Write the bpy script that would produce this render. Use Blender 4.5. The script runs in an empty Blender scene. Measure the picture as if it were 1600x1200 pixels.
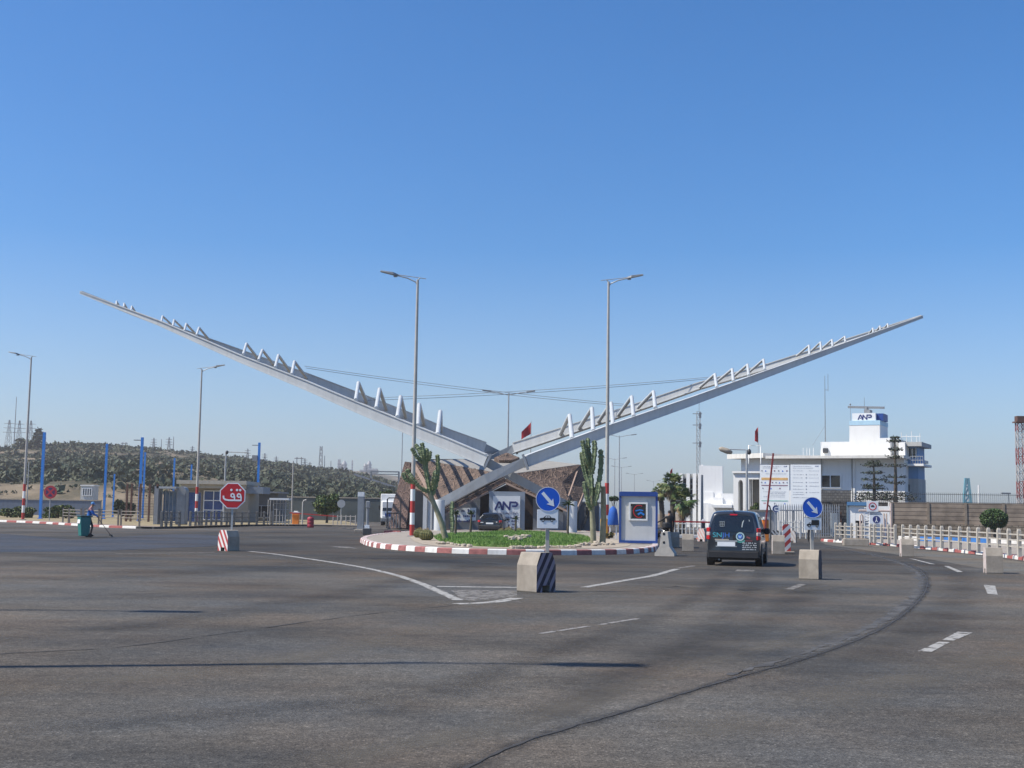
import bpy, math, random
from mathutils import Vector, Matrix, noise
scene = bpy.context.scene
COL = scene.collection
R = math.radians
rng = random.Random(7)

# ------------------------------------------------------------------ camera, sky, sun, exposure
CAM_H, FOC = 1.65, 2000.0
PITCH, ROLL = math.atan(197 / 2000), R(0.9)
_f = Vector((0, math.cos(PITCH), math.sin(PITCH)))
_u0 = Vector((0, -math.sin(PITCH), math.cos(PITCH)))
_r = Vector((1, 0, 0)) * math.cos(ROLL) + _u0 * math.sin(ROLL)
_u = -Vector((1, 0, 0)) * math.sin(ROLL) + _u0 * math.cos(ROLL)
CAM = Vector((0, 0, CAM_H))
cd = bpy.data.cameras.new('camera')
cd.sensor_width = 36; cd.sensor_fit = 'HORIZONTAL'; cd.lens = 36 * FOC / 1600
cd.clip_start = 0.1; cd.clip_end = 20000
cam = bpy.data.objects.new('camera', cd); COL.objects.link(cam)
cam.matrix_world = Matrix(((_r.x, _u.x, -_f.x, 0), (_r.y, _u.y, -_f.y, 0), (_r.z, _u.z, -_f.z, CAM_H), (0, 0, 0, 1)))
scene.camera = cam

SUN_EL, SUN_TO = R(51), R(12)            # shadows run towards +X and a little away
world = bpy.data.worlds.new('World'); scene.world = world; world.use_nodes = True
nt = world.node_tree; nt.nodes.clear()
sky = nt.nodes.new('ShaderNodeTexSky'); sky.sky_type = 'NISHITA'; sky.sun_disc = False
to_sun = Vector((-math.cos(SUN_TO) * math.cos(SUN_EL), -math.sin(SUN_TO) * math.cos(SUN_EL), math.sin(SUN_EL)))
sky.sun_elevation = SUN_EL
sky.sun_rotation = math.atan2(to_sun.x, to_sun.y)
sky.altitude = 0; sky.air_density = 1.0; sky.dust_density = 0.9; sky.ozone_density = 10.0
bg = nt.nodes.new('ShaderNodeBackground'); bg.inputs['Strength'].default_value = 0.13
wo = nt.nodes.new('ShaderNodeOutputWorld')
hs = nt.nodes.new('ShaderNodeHueSaturation'); tcw = nt.nodes.new('ShaderNodeTexCoord'); spw = nt.nodes.new('ShaderNodeSeparateXYZ'); nt.links.new(tcw.outputs['Generated'], spw.inputs[0])
sm = nt.nodes.new('ShaderNodeMapRange'); sm.inputs[1].default_value = 0.0; sm.inputs[2].default_value = 0.20; sm.inputs[3].default_value = 0.84; sm.inputs[4].default_value = 1.16; nt.links.new(spw.outputs[2], sm.inputs[0]); nt.links.new(sm.outputs[0], hs.inputs['Saturation'])
nw = nt.nodes.new('ShaderNodeTexNoise'); nw.inputs['Scale'].default_value = 2.2; nw.inputs['Detail'].default_value = 4; nt.links.new(tcw.outputs['Generated'], nw.inputs['Vector'])
vw = nt.nodes.new('ShaderNodeMapRange'); vw.inputs[1].default_value = 0.3; vw.inputs[2].default_value = 0.7; vw.inputs[3].default_value = 0.97; vw.inputs[4].default_value = 1.03; nt.links.new(nw.outputs['Fac'], vw.inputs[0]); nt.links.new(vw.outputs[0], hs.inputs['Value'])
nt.links.new(sky.outputs[0], hs.inputs['Color']); nt.links.new(hs.outputs[0], bg.inputs[0]); nt.links.new(bg.outputs[0], wo.inputs[0])
sd = bpy.data.lights.new('sun', 'SUN'); sd.energy = 5.0; sd.angle = R(0.5); sd.color = (1, 0.935, 0.82)
sun = bpy.data.objects.new('sun', sd); COL.objects.link(sun)
sun.rotation_euler = (-to_sun).to_track_quat('-Z', 'Y').to_euler()
scene.view_settings.view_transform = 'Standard'; scene.view_settings.look = 'None'
scene.view_settings.exposure = 0.28; scene.view_settings.gamma = 1.0

# ------------------------------------------------------------------ from a spot in the photograph to a place
def ray(px, py): return _f * FOC + _r * (px - 800) - _u * (py - 600)
def at(px, py, Y):
    d = ray(px, py); return CAM + d * (Y / d.y)
def G(px, py, z=0.0):
    d = ray(px, py); return CAM + d * ((z - CAM_H) / d.z)
def hor(px): return 797 + (px - 800) * math.tan(ROLL)
def gx(px, Y, z=0.0):                     # ground place on the line of sight at distance Y
    p = at(px, hor(px), Y); return Vector((p.x, Y, z))
def zh(px, py, Y): return at(px, py, Y).z
def onplane(px, py, p0, rz):              # local (x, z) on an upright plane through p0 turned by rz
    n = Vector((math.sin(rz), -math.cos(rz), 0)); t = Vector((math.cos(rz), math.sin(rz), 0))
    d = ray(px, py); k = (p0 - CAM).dot(n) / d.dot(n); q = CAM + d * k - p0
    return q.dot(t), q.z

# ------------------------------------------------------------------ materials
def S(r, g, b):
    f = lambda c: (c / 12.92 if c <= 0.04045 else ((c + 0.055) / 1.055) ** 2.4)
    return (f(r / 255), f(g / 255), f(b / 255))
MATS = {}
def mat(name, col, rough=0.6, metal=0.0, var=0.12, scale=3.0, bump=0.0, bscale=40.0, streak=0.0, coat=0.0, spec=0.5, trans=0.0):
    if name in MATS: return MATS[name]
    m = bpy.data.materials.new(name); m.use_nodes = True
    t = m.node_tree; N = t.nodes; L = t.links; b = N['Principled BSDF']
    b.inputs['Roughness'].default_value = rough; b.inputs['Metallic'].default_value = metal
    b.inputs['Specular IOR Level'].default_value = spec
    b.inputs['Coat Weight'].default_value = coat; b.inputs['Coat Roughness'].default_value = 0.06
    tc = N.new('ShaderNodeTexCoord')
    nz = N.new('ShaderNodeTexNoise'); nz.inputs['Scale'].default_value = scale; nz.inputs['Detail'].default_value = 5; nz.inputs['Roughness'].default_value = 0.65
    L.new(tc.outputs['Object'], nz.inputs['Vector'])
    mx = N.new('ShaderNodeMix'); mx.data_type = 'RGBA'
    mr = N.new('ShaderNodeMapRange'); mr.inputs[1].default_value = 0.3; mr.inputs[2].default_value = 0.7
    L.new(nz.outputs['Fac'], mr.inputs[0]); L.new(mr.outputs[0], mx.inputs[0])
    mx.inputs[6].default_value = (*[c * (1 - var) for c in col], 1); mx.inputs[7].default_value = (*[min(1, c * (1 + var)) for c in col], 1)
    out = mx.outputs[2]
    if streak:
        mp = N.new('ShaderNodeMapping'); mp.inputs['Scale'].default_value = (2.2, 2.2, 0.18); L.new(tc.outputs['Object'], mp.inputs[0])
        n2 = N.new('ShaderNodeTexNoise'); n2.inputs['Scale'].default_value = 1.6; n2.inputs['Detail'].default_value = 6; L.new(mp.outputs[0], n2.inputs['Vector'])
        r2 = N.new('ShaderNodeMapRange'); r2.inputs[1].default_value = 0.48; r2.inputs[2].default_value = 0.75; r2.inputs[3].default_value = 0; r2.inputs[4].default_value = streak
        L.new(n2.outputs['Fac'], r2.inputs[0])
        m2 = N.new('ShaderNodeMix'); m2.data_type = 'RGBA'; L.new(r2.outputs[0], m2.inputs[0]); L.new(out, m2.inputs[6])
        m2.inputs[7].default_value = (col[0] * 0.42, col[1] * 0.38, col[2] * 0.33, 1); out = m2.outputs[2]
    L.new(out, b.inputs['Base Color'])
    if bump:
        n3 = N.new('ShaderNodeTexNoise'); n3.inputs['Scale'].default_value = bscale; n3.inputs['Detail'].default_value = 4; L.new(tc.outputs['Object'], n3.inputs['Vector'])
        bp = N.new('ShaderNodeBump'); bp.inputs['Strength'].default_value = bump; bp.inputs['Distance'].default_value = 0.02
        L.new(n3.outputs['Fac'], bp.inputs['Height']); L.new(bp.outputs[0], b.inputs['Normal'])
    if trans:
        b.inputs['Transmission Weight'].default_value = trans
    MATS[name] = m; return m

def stripes(name, ca, cb, vec, period, off=0.0, rough=0.6, worn=0.25, chip=0.0):
    m = bpy.data.materials.new(name); m.use_nodes = True
    t = m.node_tree; N = t.nodes; L = t.links; b = N['Principled BSDF']; b.inputs['Roughness'].default_value = rough
    tc = N.new('ShaderNodeTexCoord'); dp = N.new('ShaderNodeVectorMath'); dp.operation = 'DOT_PRODUCT'
    L.new(tc.outputs['Object'], dp.inputs[0]); dp.inputs[1].default_value = vec
    a = N.new('ShaderNodeMath'); a.operation = 'MULTIPLY_ADD'; L.new(dp.outputs['Value'], a.inputs[0]); a.inputs[1].default_value = 1 / period; a.inputs[2].default_value = off + 100
    fr = N.new('ShaderNodeMath'); fr.operation = 'FRACT'; L.new(a.outputs[0], fr.inputs[0])
    gt = N.new('ShaderNodeMath'); gt.operation = 'GREATER_THAN'; L.new(fr.outputs[0], gt.inputs[0]); gt.inputs[1].default_value = 0.5
    mx = N.new('ShaderNodeMix'); mx.data_type = 'RGBA'; L.new(gt.outputs[0], mx.inputs[0])
    mx.inputs[6].default_value = (*ca, 1); mx.inputs[7].default_value = (*cb, 1)
    nz = N.new('ShaderNodeTexNoise'); nz.inputs['Scale'].default_value = 9; nz.inputs['Detail'].default_value = 7; L.new(tc.outputs['Object'], nz.inputs['Vector'])
    mr = N.new('ShaderNodeMapRange'); mr.inputs[1].default_value = 0.5; mr.inputs[2].default_value = 0.7; mr.inputs[4].default_value = worn; L.new(nz.outputs['Fac'], mr.inputs[0])
    m2 = N.new('ShaderNodeMix'); m2.data_type = 'RGBA'; L.new(mr.outputs[0], m2.inputs[0]); L.new(mx.outputs[2], m2.inputs[6]); m2.inputs[7].default_value = (0.25, 0.22, 0.19, 1)
    L.new(m2.outputs[2], b.inputs['Base Color'])
    if chip:
        n4 = N.new('ShaderNodeTexNoise'); n4.inputs['Scale'].default_value = 5; n4.inputs['Detail'].default_value = 9; n4.inputs['Roughness'].default_value = 0.75; L.new(tc.outputs['Object'], n4.inputs['Vector'])
        r4 = N.new('ShaderNodeMapRange'); r4.inputs[1].default_value = 0.62 - chip; r4.inputs[2].default_value = 0.7 - chip; r4.inputs[3].default_value = 1; r4.inputs[4].default_value = 0; L.new(n4.outputs['Fac'], r4.inputs[0]); L.new(r4.outputs[0], b.inputs['Alpha'])
    return m

def ramp(N, fac_socket, L, stops):
    r = N.new('ShaderNodeValToRGB'); e = r.color_ramp.elements
    e[0].position, e[0].color = stops[0][0], (*stops[0][1], 1); e[1].position, e[1].color = stops[-1][0], (*stops[-1][1], 1)
    for p, c in stops[1:-1]:
        x = e.new(p); x.color = (*c, 1)
    L.new(fac_socket, r.inputs[0]); return r.outputs[0]

def asphalt(name, dark, light, ring=None, rough=0.85):
    m = bpy.data.materials.new(name); m.use_nodes = True
    t = m.node_tree; N = t.nodes; L = t.links; b = N['Principled BSDF']; b.inputs['Specular IOR Level'].default_value = 0.2
    tc = N.new('ShaderNodeTexCoord'); P = tc.outputs['Object']
    def nz(sc, det=4, vec=P, ro=0.6):
        n = N.new('ShaderNodeTexNoise'); n.inputs['Scale'].default_value = sc; n.inputs['Detail'].default_value = det; n.inputs['Roughness'].default_value = ro; L.new(vec, n.inputs['Vector']); return n.outputs['Fac']
    def rng_(s, a, b_, c=0.0, d=1.0):
        r = N.new('ShaderNodeMapRange'); r.inputs[1].default_value = a; r.inputs[2].default_value = b_; r.inputs[3].default_value = c; r.inputs[4].default_value = d; L.new(s, r.inputs[0]); return r.outputs[0]
    def mul(a, b_):
        x = N.new('ShaderNodeMath'); x.operation = 'MULTIPLY'; L.new(a, x.inputs[0]); L.new(b_, x.inputs[1]); return x.outputs[0]
    mp = N.new('ShaderNodeMapping'); mp.inputs['Rotation'].default_value = (0, 0, R(-24)); mp.inputs['Scale'].default_value = (0.16, 0.6, 1); L.new(P, mp.inputs[0])
    big = rng_(nz(0.13, 5), 0.34, 0.66)
    strk = rng_(nz(1.0, 7, mp.outputs[0], 0.7), 0.36, 0.66)
    ad = N.new('ShaderNodeMath'); ad.operation = 'MULTIPLY_ADD'; L.new(big, ad.inputs[0]); ad.inputs[1].default_value = 0.68; s2 = N.new('ShaderNodeMath'); s2.operation = 'MULTIPLY'; L.new(strk, s2.inputs[0]); s2.inputs[1].default_value = 0.32; L.new(s2.outputs[0], ad.inputs[2])
    c = ramp(N, ad.outputs[0], L, [(0.12, dark), (0.45, tuple((a + b_) / 2 for a, b_ in zip(dark, light))), (0.85, light)])
    hu = N.new('ShaderNodeMix'); hu.data_type = 'RGBA'; hu.blend_type = 'MULTIPLY'; hu.inputs[0].default_value = 1; L.new(c, hu.inputs[6])
    L.new(ramp(N, nz(0.21, 4), L, [(0.36, (0.84, 0.93, 1.05)), (0.5, (1, 1, 1)), (0.64, (1.12, 1.0, 0.90))]), hu.inputs[7]); c = hu.outputs[2]
    if ring:                                  # rubber-dark lane worn round the island
        m1 = N.new('ShaderNodeMapping'); m1.inputs['Location'].default_value = (ring[0], ring[1], 0); m1.inputs['Scale'].default_value = (ring[2], 1, 0); L.new(P, m1.inputs[0])
        wv = N.new('ShaderNodeVectorMath'); wv.operation = 'LENGTH'; L.new(m1.outputs[0], wv.inputs[0])
        jt = N.new('ShaderNodeMath'); jt.operation = 'MULTIPLY_ADD'; L.new(nz(0.5, 5), jt.inputs[0]); jt.inputs[1].default_value = 5.0; L.new(wv.outputs['Value'], jt.inputs[2])
        f1 = rng_(jt.outputs[0], 29.0, 39.0, 0.62, 1.0)
        r2 = N.new('ShaderNodeMix'); r2.data_type = 'RGBA'; r2.blend_type = 'MULTIPLY'; r2.inputs[0].default_value = 1; L.new(c, r2.inputs[6])
        c3 = N.new('ShaderNodeCombineColor'); [L.new(f1, c3.inputs[i]) for i in range(3)]; L.new(c3.outputs[0], r2.inputs[7]); c = r2.outputs[2]
    # aggregate: pale and dark stones of a centimetre or so
    vo = N.new('ShaderNodeTexVoronoi'); vo.inputs['Scale'].default_value = 62; L.new(P, vo.inputs['Vector'])
    sep = N.new('ShaderNodeSeparateColor'); L.new(vo.outputs['Color'], sep.inputs[0])
    g1 = rng_(sep.outputs[0], 0.0, 1.0, 0.62, 1.38)
    pale = rng_(sep.outputs[1], 0.88, 0.95, 1.0, 1.65)
    g2 = rng_(nz(7, 6), 0.3, 0.7, 0.78, 1.2)
    k = mul(mul(g1, pale), g2)
    mm = N.new('ShaderNodeMix'); mm.data_type = 'RGBA'; mm.blend_type = 'MULTIPLY'; mm.inputs[0].default_value = 1; L.new(c, mm.inputs[6])
    cc = N.new('ShaderNodeCombineColor'); [L.new(k, cc.inputs[i]) for i in range(3)]; L.new(cc.outputs[0], mm.inputs[7])
    # dark patches and oil
    oil = rng_(nz(0.55, 6), 0.6, 0.74, 0.0, 0.55)
    m2 = N.new('ShaderNodeMix'); m2.data_type = 'RGBA'; L.new(oil, m2.inputs[0]); L.new(mm.outputs[2], m2.inputs[6]); m2.inputs[7].default_value = (*[x * 0.7 for x in dark], 1)
    L.new(m2.outputs[2], b.inputs['Base Color'])
    L.new(rng_(nz(0.3, 4), 0.3, 0.7, rough - 0.12, min(1, rough + 0.08)), b.inputs['Roughness'])
    bp = N.new('ShaderNodeBump'); bp.inputs['Strength'].default_value = 0.45; bp.inputs['Distance'].default_value = 0.012
    L.new(vo.outputs['Distance'], bp.inputs['Height']); L.new(bp.outputs[0], b.inputs['Normal'])
    return m

def patchy(name, stops, scale, detail=8, rough=0.9, stretch=(1, 1, 1), bump=0.3, bscale=6.0):
    m = bpy.data.materials.new(name); m.use_nodes = True
    t = m.node_tree; N = t.nodes; L = t.links; b = N['Principled BSDF']; b.inputs['Roughness'].default_value = rough; b.inputs['Specular IOR Level'].default_value = 0.2
    tc = N.new('ShaderNodeTexCoord'); mp = N.new('ShaderNodeMapping'); mp.inputs['Scale'].default_value = stretch; L.new(tc.outputs['Object'], mp.inputs[0])
    n = N.new('ShaderNodeTexNoise'); n.inputs['Scale'].default_value = scale; n.inputs['Detail'].default_value = detail; n.inputs['Roughness'].default_value = 0.68; L.new(mp.outputs[0], n.inputs['Vector'])
    L.new(ramp(N, n.outputs['Fac'], L, stops), b.inputs['Base Color'])
    n2 = N.new('ShaderNodeTexNoise'); n2.inputs['Scale'].default_value = bscale; n2.inputs['Detail'].default_value = 6; L.new(tc.outputs['Object'], n2.inputs['Vector'])
    bp = N.new('ShaderNodeBump'); bp.inputs['Strength'].default_value = bump; bp.inputs['Distance'].default_value = 0.1; L.new(n2.outputs['Fac'], bp.inputs['Height']); L.new(bp.outputs[0], b.inputs['Normal'])
    return m

def filigree(name, stone, dark, scale):
    """openwork brown cladding: irregular cells with dark gaps"""
    m = bpy.data.materials.new(name); m.use_nodes = True
    t = m.node_tree; N = t.nodes; L = t.links; b = N['Principled BSDF']; b.inputs['Roughness'].default_value = 0.8
    tc = N.new('ShaderNodeTexCoord'); wn = N.new('ShaderNodeTexNoise'); wn.inputs['Scale'].default_value = scale * 0.8; wn.inputs['Detail'].default_value = 3; L.new(tc.outputs['Object'], wn.inputs['Vector'])
    va = N.new('ShaderNodeMix'); va.data_type = 'VECTOR'; va.inputs[0].default_value = 0.12; L.new(tc.outputs['Object'], va.inputs[4]); L.new(wn.outputs['Color'], va.inputs[5])
    vo = N.new('ShaderNodeTexVoronoi'); vo.feature = 'DISTANCE_TO_EDGE'; vo.inputs['Scale'].default_value = scale; L.new(va.outputs[1], vo.inputs['Vector'])
    v2 = N.new('ShaderNodeTexNoise'); v2.inputs['Scale'].default_value = scale * 0.36; v2.inputs['Detail'].default_value = 7; v2.inputs['Roughness'].default_value = 0.7; L.new(tc.outputs['Object'], v2.inputs['Vector'])
    c = ramp(N, v2.outputs['Fac'], L, [(0.38, dark), (0.47, tuple((a * 0.6 + d * 0.4) for a, d in zip(stone, dark))), (0.66, stone)])
    mr = N.new('ShaderNodeMapRange'); mr.inputs[1].default_value = 0.03; mr.inputs[2].default_value = 0.12; L.new(vo.outputs['Distance'], mr.inputs[0])
    mx = N.new('ShaderNodeMix'); mx.data_type = 'RGBA'; L.new(mr.outputs[0], mx.inputs[0]); mx.inputs[6].default_value = (*[x * 1.25 for x in stone], 1); L.new(c, mx.inputs[7])
    L.new(mx.outputs[2], b.inputs['Base Color'])
    bp = N.new('ShaderNodeBump'); bp.inputs['Strength'].default_value = 0.8; bp.inputs['Distance'].default_value = 0.15; bp.invert = True; L.new(mr.outputs[0], bp.inputs['Height']); L.new(bp.outputs[0], b.inputs['Normal'])
    return m

def courses(name, col, hx, hz, gap=0.05, var=0.2, brickwork=True):
    m = bpy.data.materials.new(name); m.use_nodes = True
    t = m.node_tree; N = t.nodes; L = t.links; b = N['Principled BSDF']; b.inputs['Roughness'].default_value = 0.9
    tc = N.new('ShaderNodeTexCoord'); sp = N.new('ShaderNodeSeparateXYZ'); L.new(tc.outputs['Object'], sp.inputs[0]); cb = N.new('ShaderNodeCombineXYZ'); L.new(sp.outputs[0], cb.inputs[0]); L.new(sp.outputs[2], cb.inputs[1])
    br = N.new('ShaderNodeTexBrick'); L.new(cb.outputs[0], br.inputs['Vector']); br.inputs['Scale'].default_value = 1
    br.inputs['Brick Width'].default_value = hx; br.inputs['Row Height'].default_value = hz; br.inputs['Mortar Size'].default_value = gap * hz; br.inputs['Bias'].default_value = 0
    if not brickwork: br.offset = 0
    br.inputs['Color1'].default_value = (*[c * (1 - var) for c in col], 1); br.inputs['Color2'].default_value = (*[c * (1 + var) for c in col], 1); br.inputs['Mortar'].default_value = (*[c * 0.4 for c in col], 1)
    n = N.new('ShaderNodeTexNoise'); n.inputs['Scale'].default_value = 1.2; n.inputs['Detail'].default_value = 8; L.new(tc.outputs['Object'], n.inputs['Vector'])
    mr = N.new('ShaderNodeMapRange'); mr.inputs[1].default_value = 0.3; mr.inputs[2].default_value = 0.7; mr.inputs[3].default_value = 0.65; mr.inputs[4].default_value = 1.25; L.new(n.outputs['Fac'], mr.inputs[0])
    cc = N.new('ShaderNodeCombineColor'); [L.new(mr.outputs[0], cc.inputs[i]) for i in range(3)]
    mm = N.new('ShaderNodeMix'); mm.data_type = 'RGBA'; mm.blend_type = 'MULTIPLY'; mm.inputs[0].default_value = 1; L.new(br.outputs['Color'], mm.inputs[6]); L.new(cc.outputs[0], mm.inputs[7]); L.new(mm.outputs[2], b.inputs['Base Color'])
    bp = N.new('ShaderNodeBump'); bp.inputs['Strength'].default_value = 0.5; bp.inputs['Distance'].default_value = 0.03; L.new(br.outputs['Fac'], bp.inputs['Height']); bp.invert = True; L.new(bp.outputs[0], b.inputs['Normal'])
    return m

M_WHITE = mat('white paint', (0.78, 0.78, 0.76), 0.55, var=0.05, streak=0.12)
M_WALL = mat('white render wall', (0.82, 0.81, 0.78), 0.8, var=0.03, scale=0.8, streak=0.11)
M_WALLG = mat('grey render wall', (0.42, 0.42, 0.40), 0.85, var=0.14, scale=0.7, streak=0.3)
M_STEEL = mat('painted silver steel', (0.55, 0.56, 0.55), 0.5, 0.0, var=0.08, scale=0.4, streak=0.2)
M_STEELJ = mat('painted silver steel joint', (0.27, 0.29, 0.31), 0.5, 0.0, var=0.12, scale=0.6, streak=0.25)
M_STRUT = mat('strut white steel', (0.50, 0.52, 0.52), 0.5, var=0.1, streak=0.2)
M_GALV = mat('galvanised steel', (0.40, 0.41, 0.41), 0.5, 0.35, var=0.12)
M_POLE = mat('pole cream paint', (0.42, 0.40, 0.37), 0.55, var=0.1, streak=0.2)
M_GREY = mat('grey metal', (0.24, 0.25, 0.26), 0.5, 0.2, var=0.12)
M_DARK = mat('dark metal', (0.055, 0.057, 0.06), 0.5, 0.1, var=0.2)
M_BLACK = mat('black plastic', (0.018, 0.018, 0.02), 0.55, var=0.2)
M_RUBBER = mat('tyre rubber', (0.022, 0.022, 0.022), 0.85, var=0.2)
M_RED = mat('red paint', (0.42, 0.035, 0.03), 0.55, var=0.14, scale=6, streak=0.15)
M_RUST = mat('rusty steel', (0.11, 0.055, 0.04), 0.8, var=0.25)
M_KRED = mat('kerb red paint', (0.33, 0.095, 0.085), 0.8, var=0.3, scale=5)
M_KWHITE = mat('kerb white paint', (0.66, 0.64, 0.60), 0.8, var=0.15, scale=5)
M_KGREY = mat('kerb bare concrete', (0.22, 0.21, 0.19), 0.9, var=0.2, scale=4)
M_KDARK = mat('kerb dark', (0.05, 0.05, 0.05), 0.9, var=0.3, scale=4)
M_CONC = mat('cast concrete', (0.32, 0.28, 0.23), 0.9, var=0.16, scale=5, bump=0.25, streak=0.3)
M_CONCG = mat('grey concrete', (0.37, 0.32, 0.255), 0.9, var=0.2, scale=4, bump=0.25, streak=0.35)
M_BLUE = mat('blue paint', (0.02, 0.20, 0.62), 0.45, var=0.1)
M_NAVY = mat('navy blue paint', (0.015, 0.06, 0.26), 0.5, var=0.08)
M_SIGNBLUE = mat('sign blue', (0.005, 0.10, 0.56), 0.35, var=0.04)
M_SIGNRED = mat('sign red', (0.52, 0.012, 0.02), 0.35, var=0.04)
M_SIGNWHITE = mat('sign white', (0.80, 0.82, 0.82), 0.4, var=0.03)
M_INK = mat('navy ink', (0.02, 0.03, 0.16), 0.5, var=0.03)
M_INKB = mat('black ink', (0.02, 0.02, 0.02), 0.5, var=0.03)
M_ORANGE = mat('orange plastic', (0.75, 0.22, 0.02), 0.5, var=0.1)
M_YELLOW = mat('yellow plastic', (0.75, 0.38, 0.02), 0.5, var=0.1)
M_GLASS = mat('dark window glass', (0.012, 0.016, 0.022), 0.06, var=0.3, scale=0.6, spec=0.6)
M_BGLASS = mat('blue tinted glass', (0.02, 0.06, 0.20), 0.1, var=0.4, scale=0.5, spec=0.6)
M_BROWN = filigree('brown openwork cladding', (0.158, 0.107, 0.080), (0.020, 0.013, 0.011), 2.6)
M_BROWND = filigree('dark brown cladding', (0.12, 0.075, 0.06), (0.03, 0.02, 0.018), 2.2)
M_TAN = mat('tan edge band', (0.34, 0.24, 0.19), 0.8, var=0.2, scale=3)
M_ROOF = mat('grey roof sheet', (0.29, 0.275, 0.245), 0.7, var=0.12, scale=1.0, streak=0.2)
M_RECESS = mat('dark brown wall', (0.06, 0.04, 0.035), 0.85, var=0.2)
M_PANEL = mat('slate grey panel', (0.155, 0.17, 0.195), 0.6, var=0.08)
M_SAND = patchy('sandy gravel', [(0.3, (0.26, 0.21, 0.16)), (0.6, (0.42, 0.36, 0.28)), (0.8, (0.5, 0.45, 0.37))], 3.0)
M_PAVE = patchy('beige paving', [(0.3, (0.26, 0.225, 0.19)), (0.7, (0.36, 0.32, 0.27))], 2.0, bump=0.1)
M_STONE = mat('pale stone', (0.38, 0.325, 0.255), 0.9, var=0.25, scale=4)
M_CACTUS = mat('cactus skin', (0.15, 0.195, 0.10), 0.65, var=0.3, scale=4)
M_CACTUSD = mat('cactus woody skin', (0.25, 0.235, 0.15), 0.8, var=0.3, scale=4)
M_SPINE = mat('cactus spine rib', (0.30, 0.30, 0.18), 0.8, var=0.2)
M_LEAF = mat('leaf green', (0.055, 0.105, 0.022), 0.6, var=0.5, scale=2.5)
M_LEAFD = mat('leaf dark green', (0.030, 0.055, 0.018), 0.65, var=0.5, scale=2.5)
M_LEAFY = mat('leaf yellow green', (0.17, 0.19, 0.06), 0.6, var=0.4, scale=2.5)
M_DRY = mat('dry frond', (0.30, 0.20, 0.095), 0.8, var=0.35, scale=3)
M_TRUNK = mat('trunk bark', (0.10, 0.08, 0.06), 0.9, var=0.3, scale=5)
M_SCRUB = mat('scrub leaves', (0.070, 0.076, 0.042), 0.8, var=0.5, scale=0.12)
M_SCRUBD = mat('scrub dark leaves', (0.045, 0.062, 0.034), 0.8, var=0.5, scale=0.12)
M_PAINT = mat('van dark grey paint', (0.030, 0.034, 0.042), 0.3, 0.35, var=0.06, coat=0.8)
M_CARB = mat('car black paint', (0.018, 0.02, 0.025), 0.3, 0.3, var=0.06, coat=0.8)
M_LAMP = mat('red lamp lens', (0.50, 0.008, 0.012), 0.2, var=0.1, coat=0.5)
M_SKIN = mat('skin', (0.36, 0.19, 0.12), 0.6, var=0.06)

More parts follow.
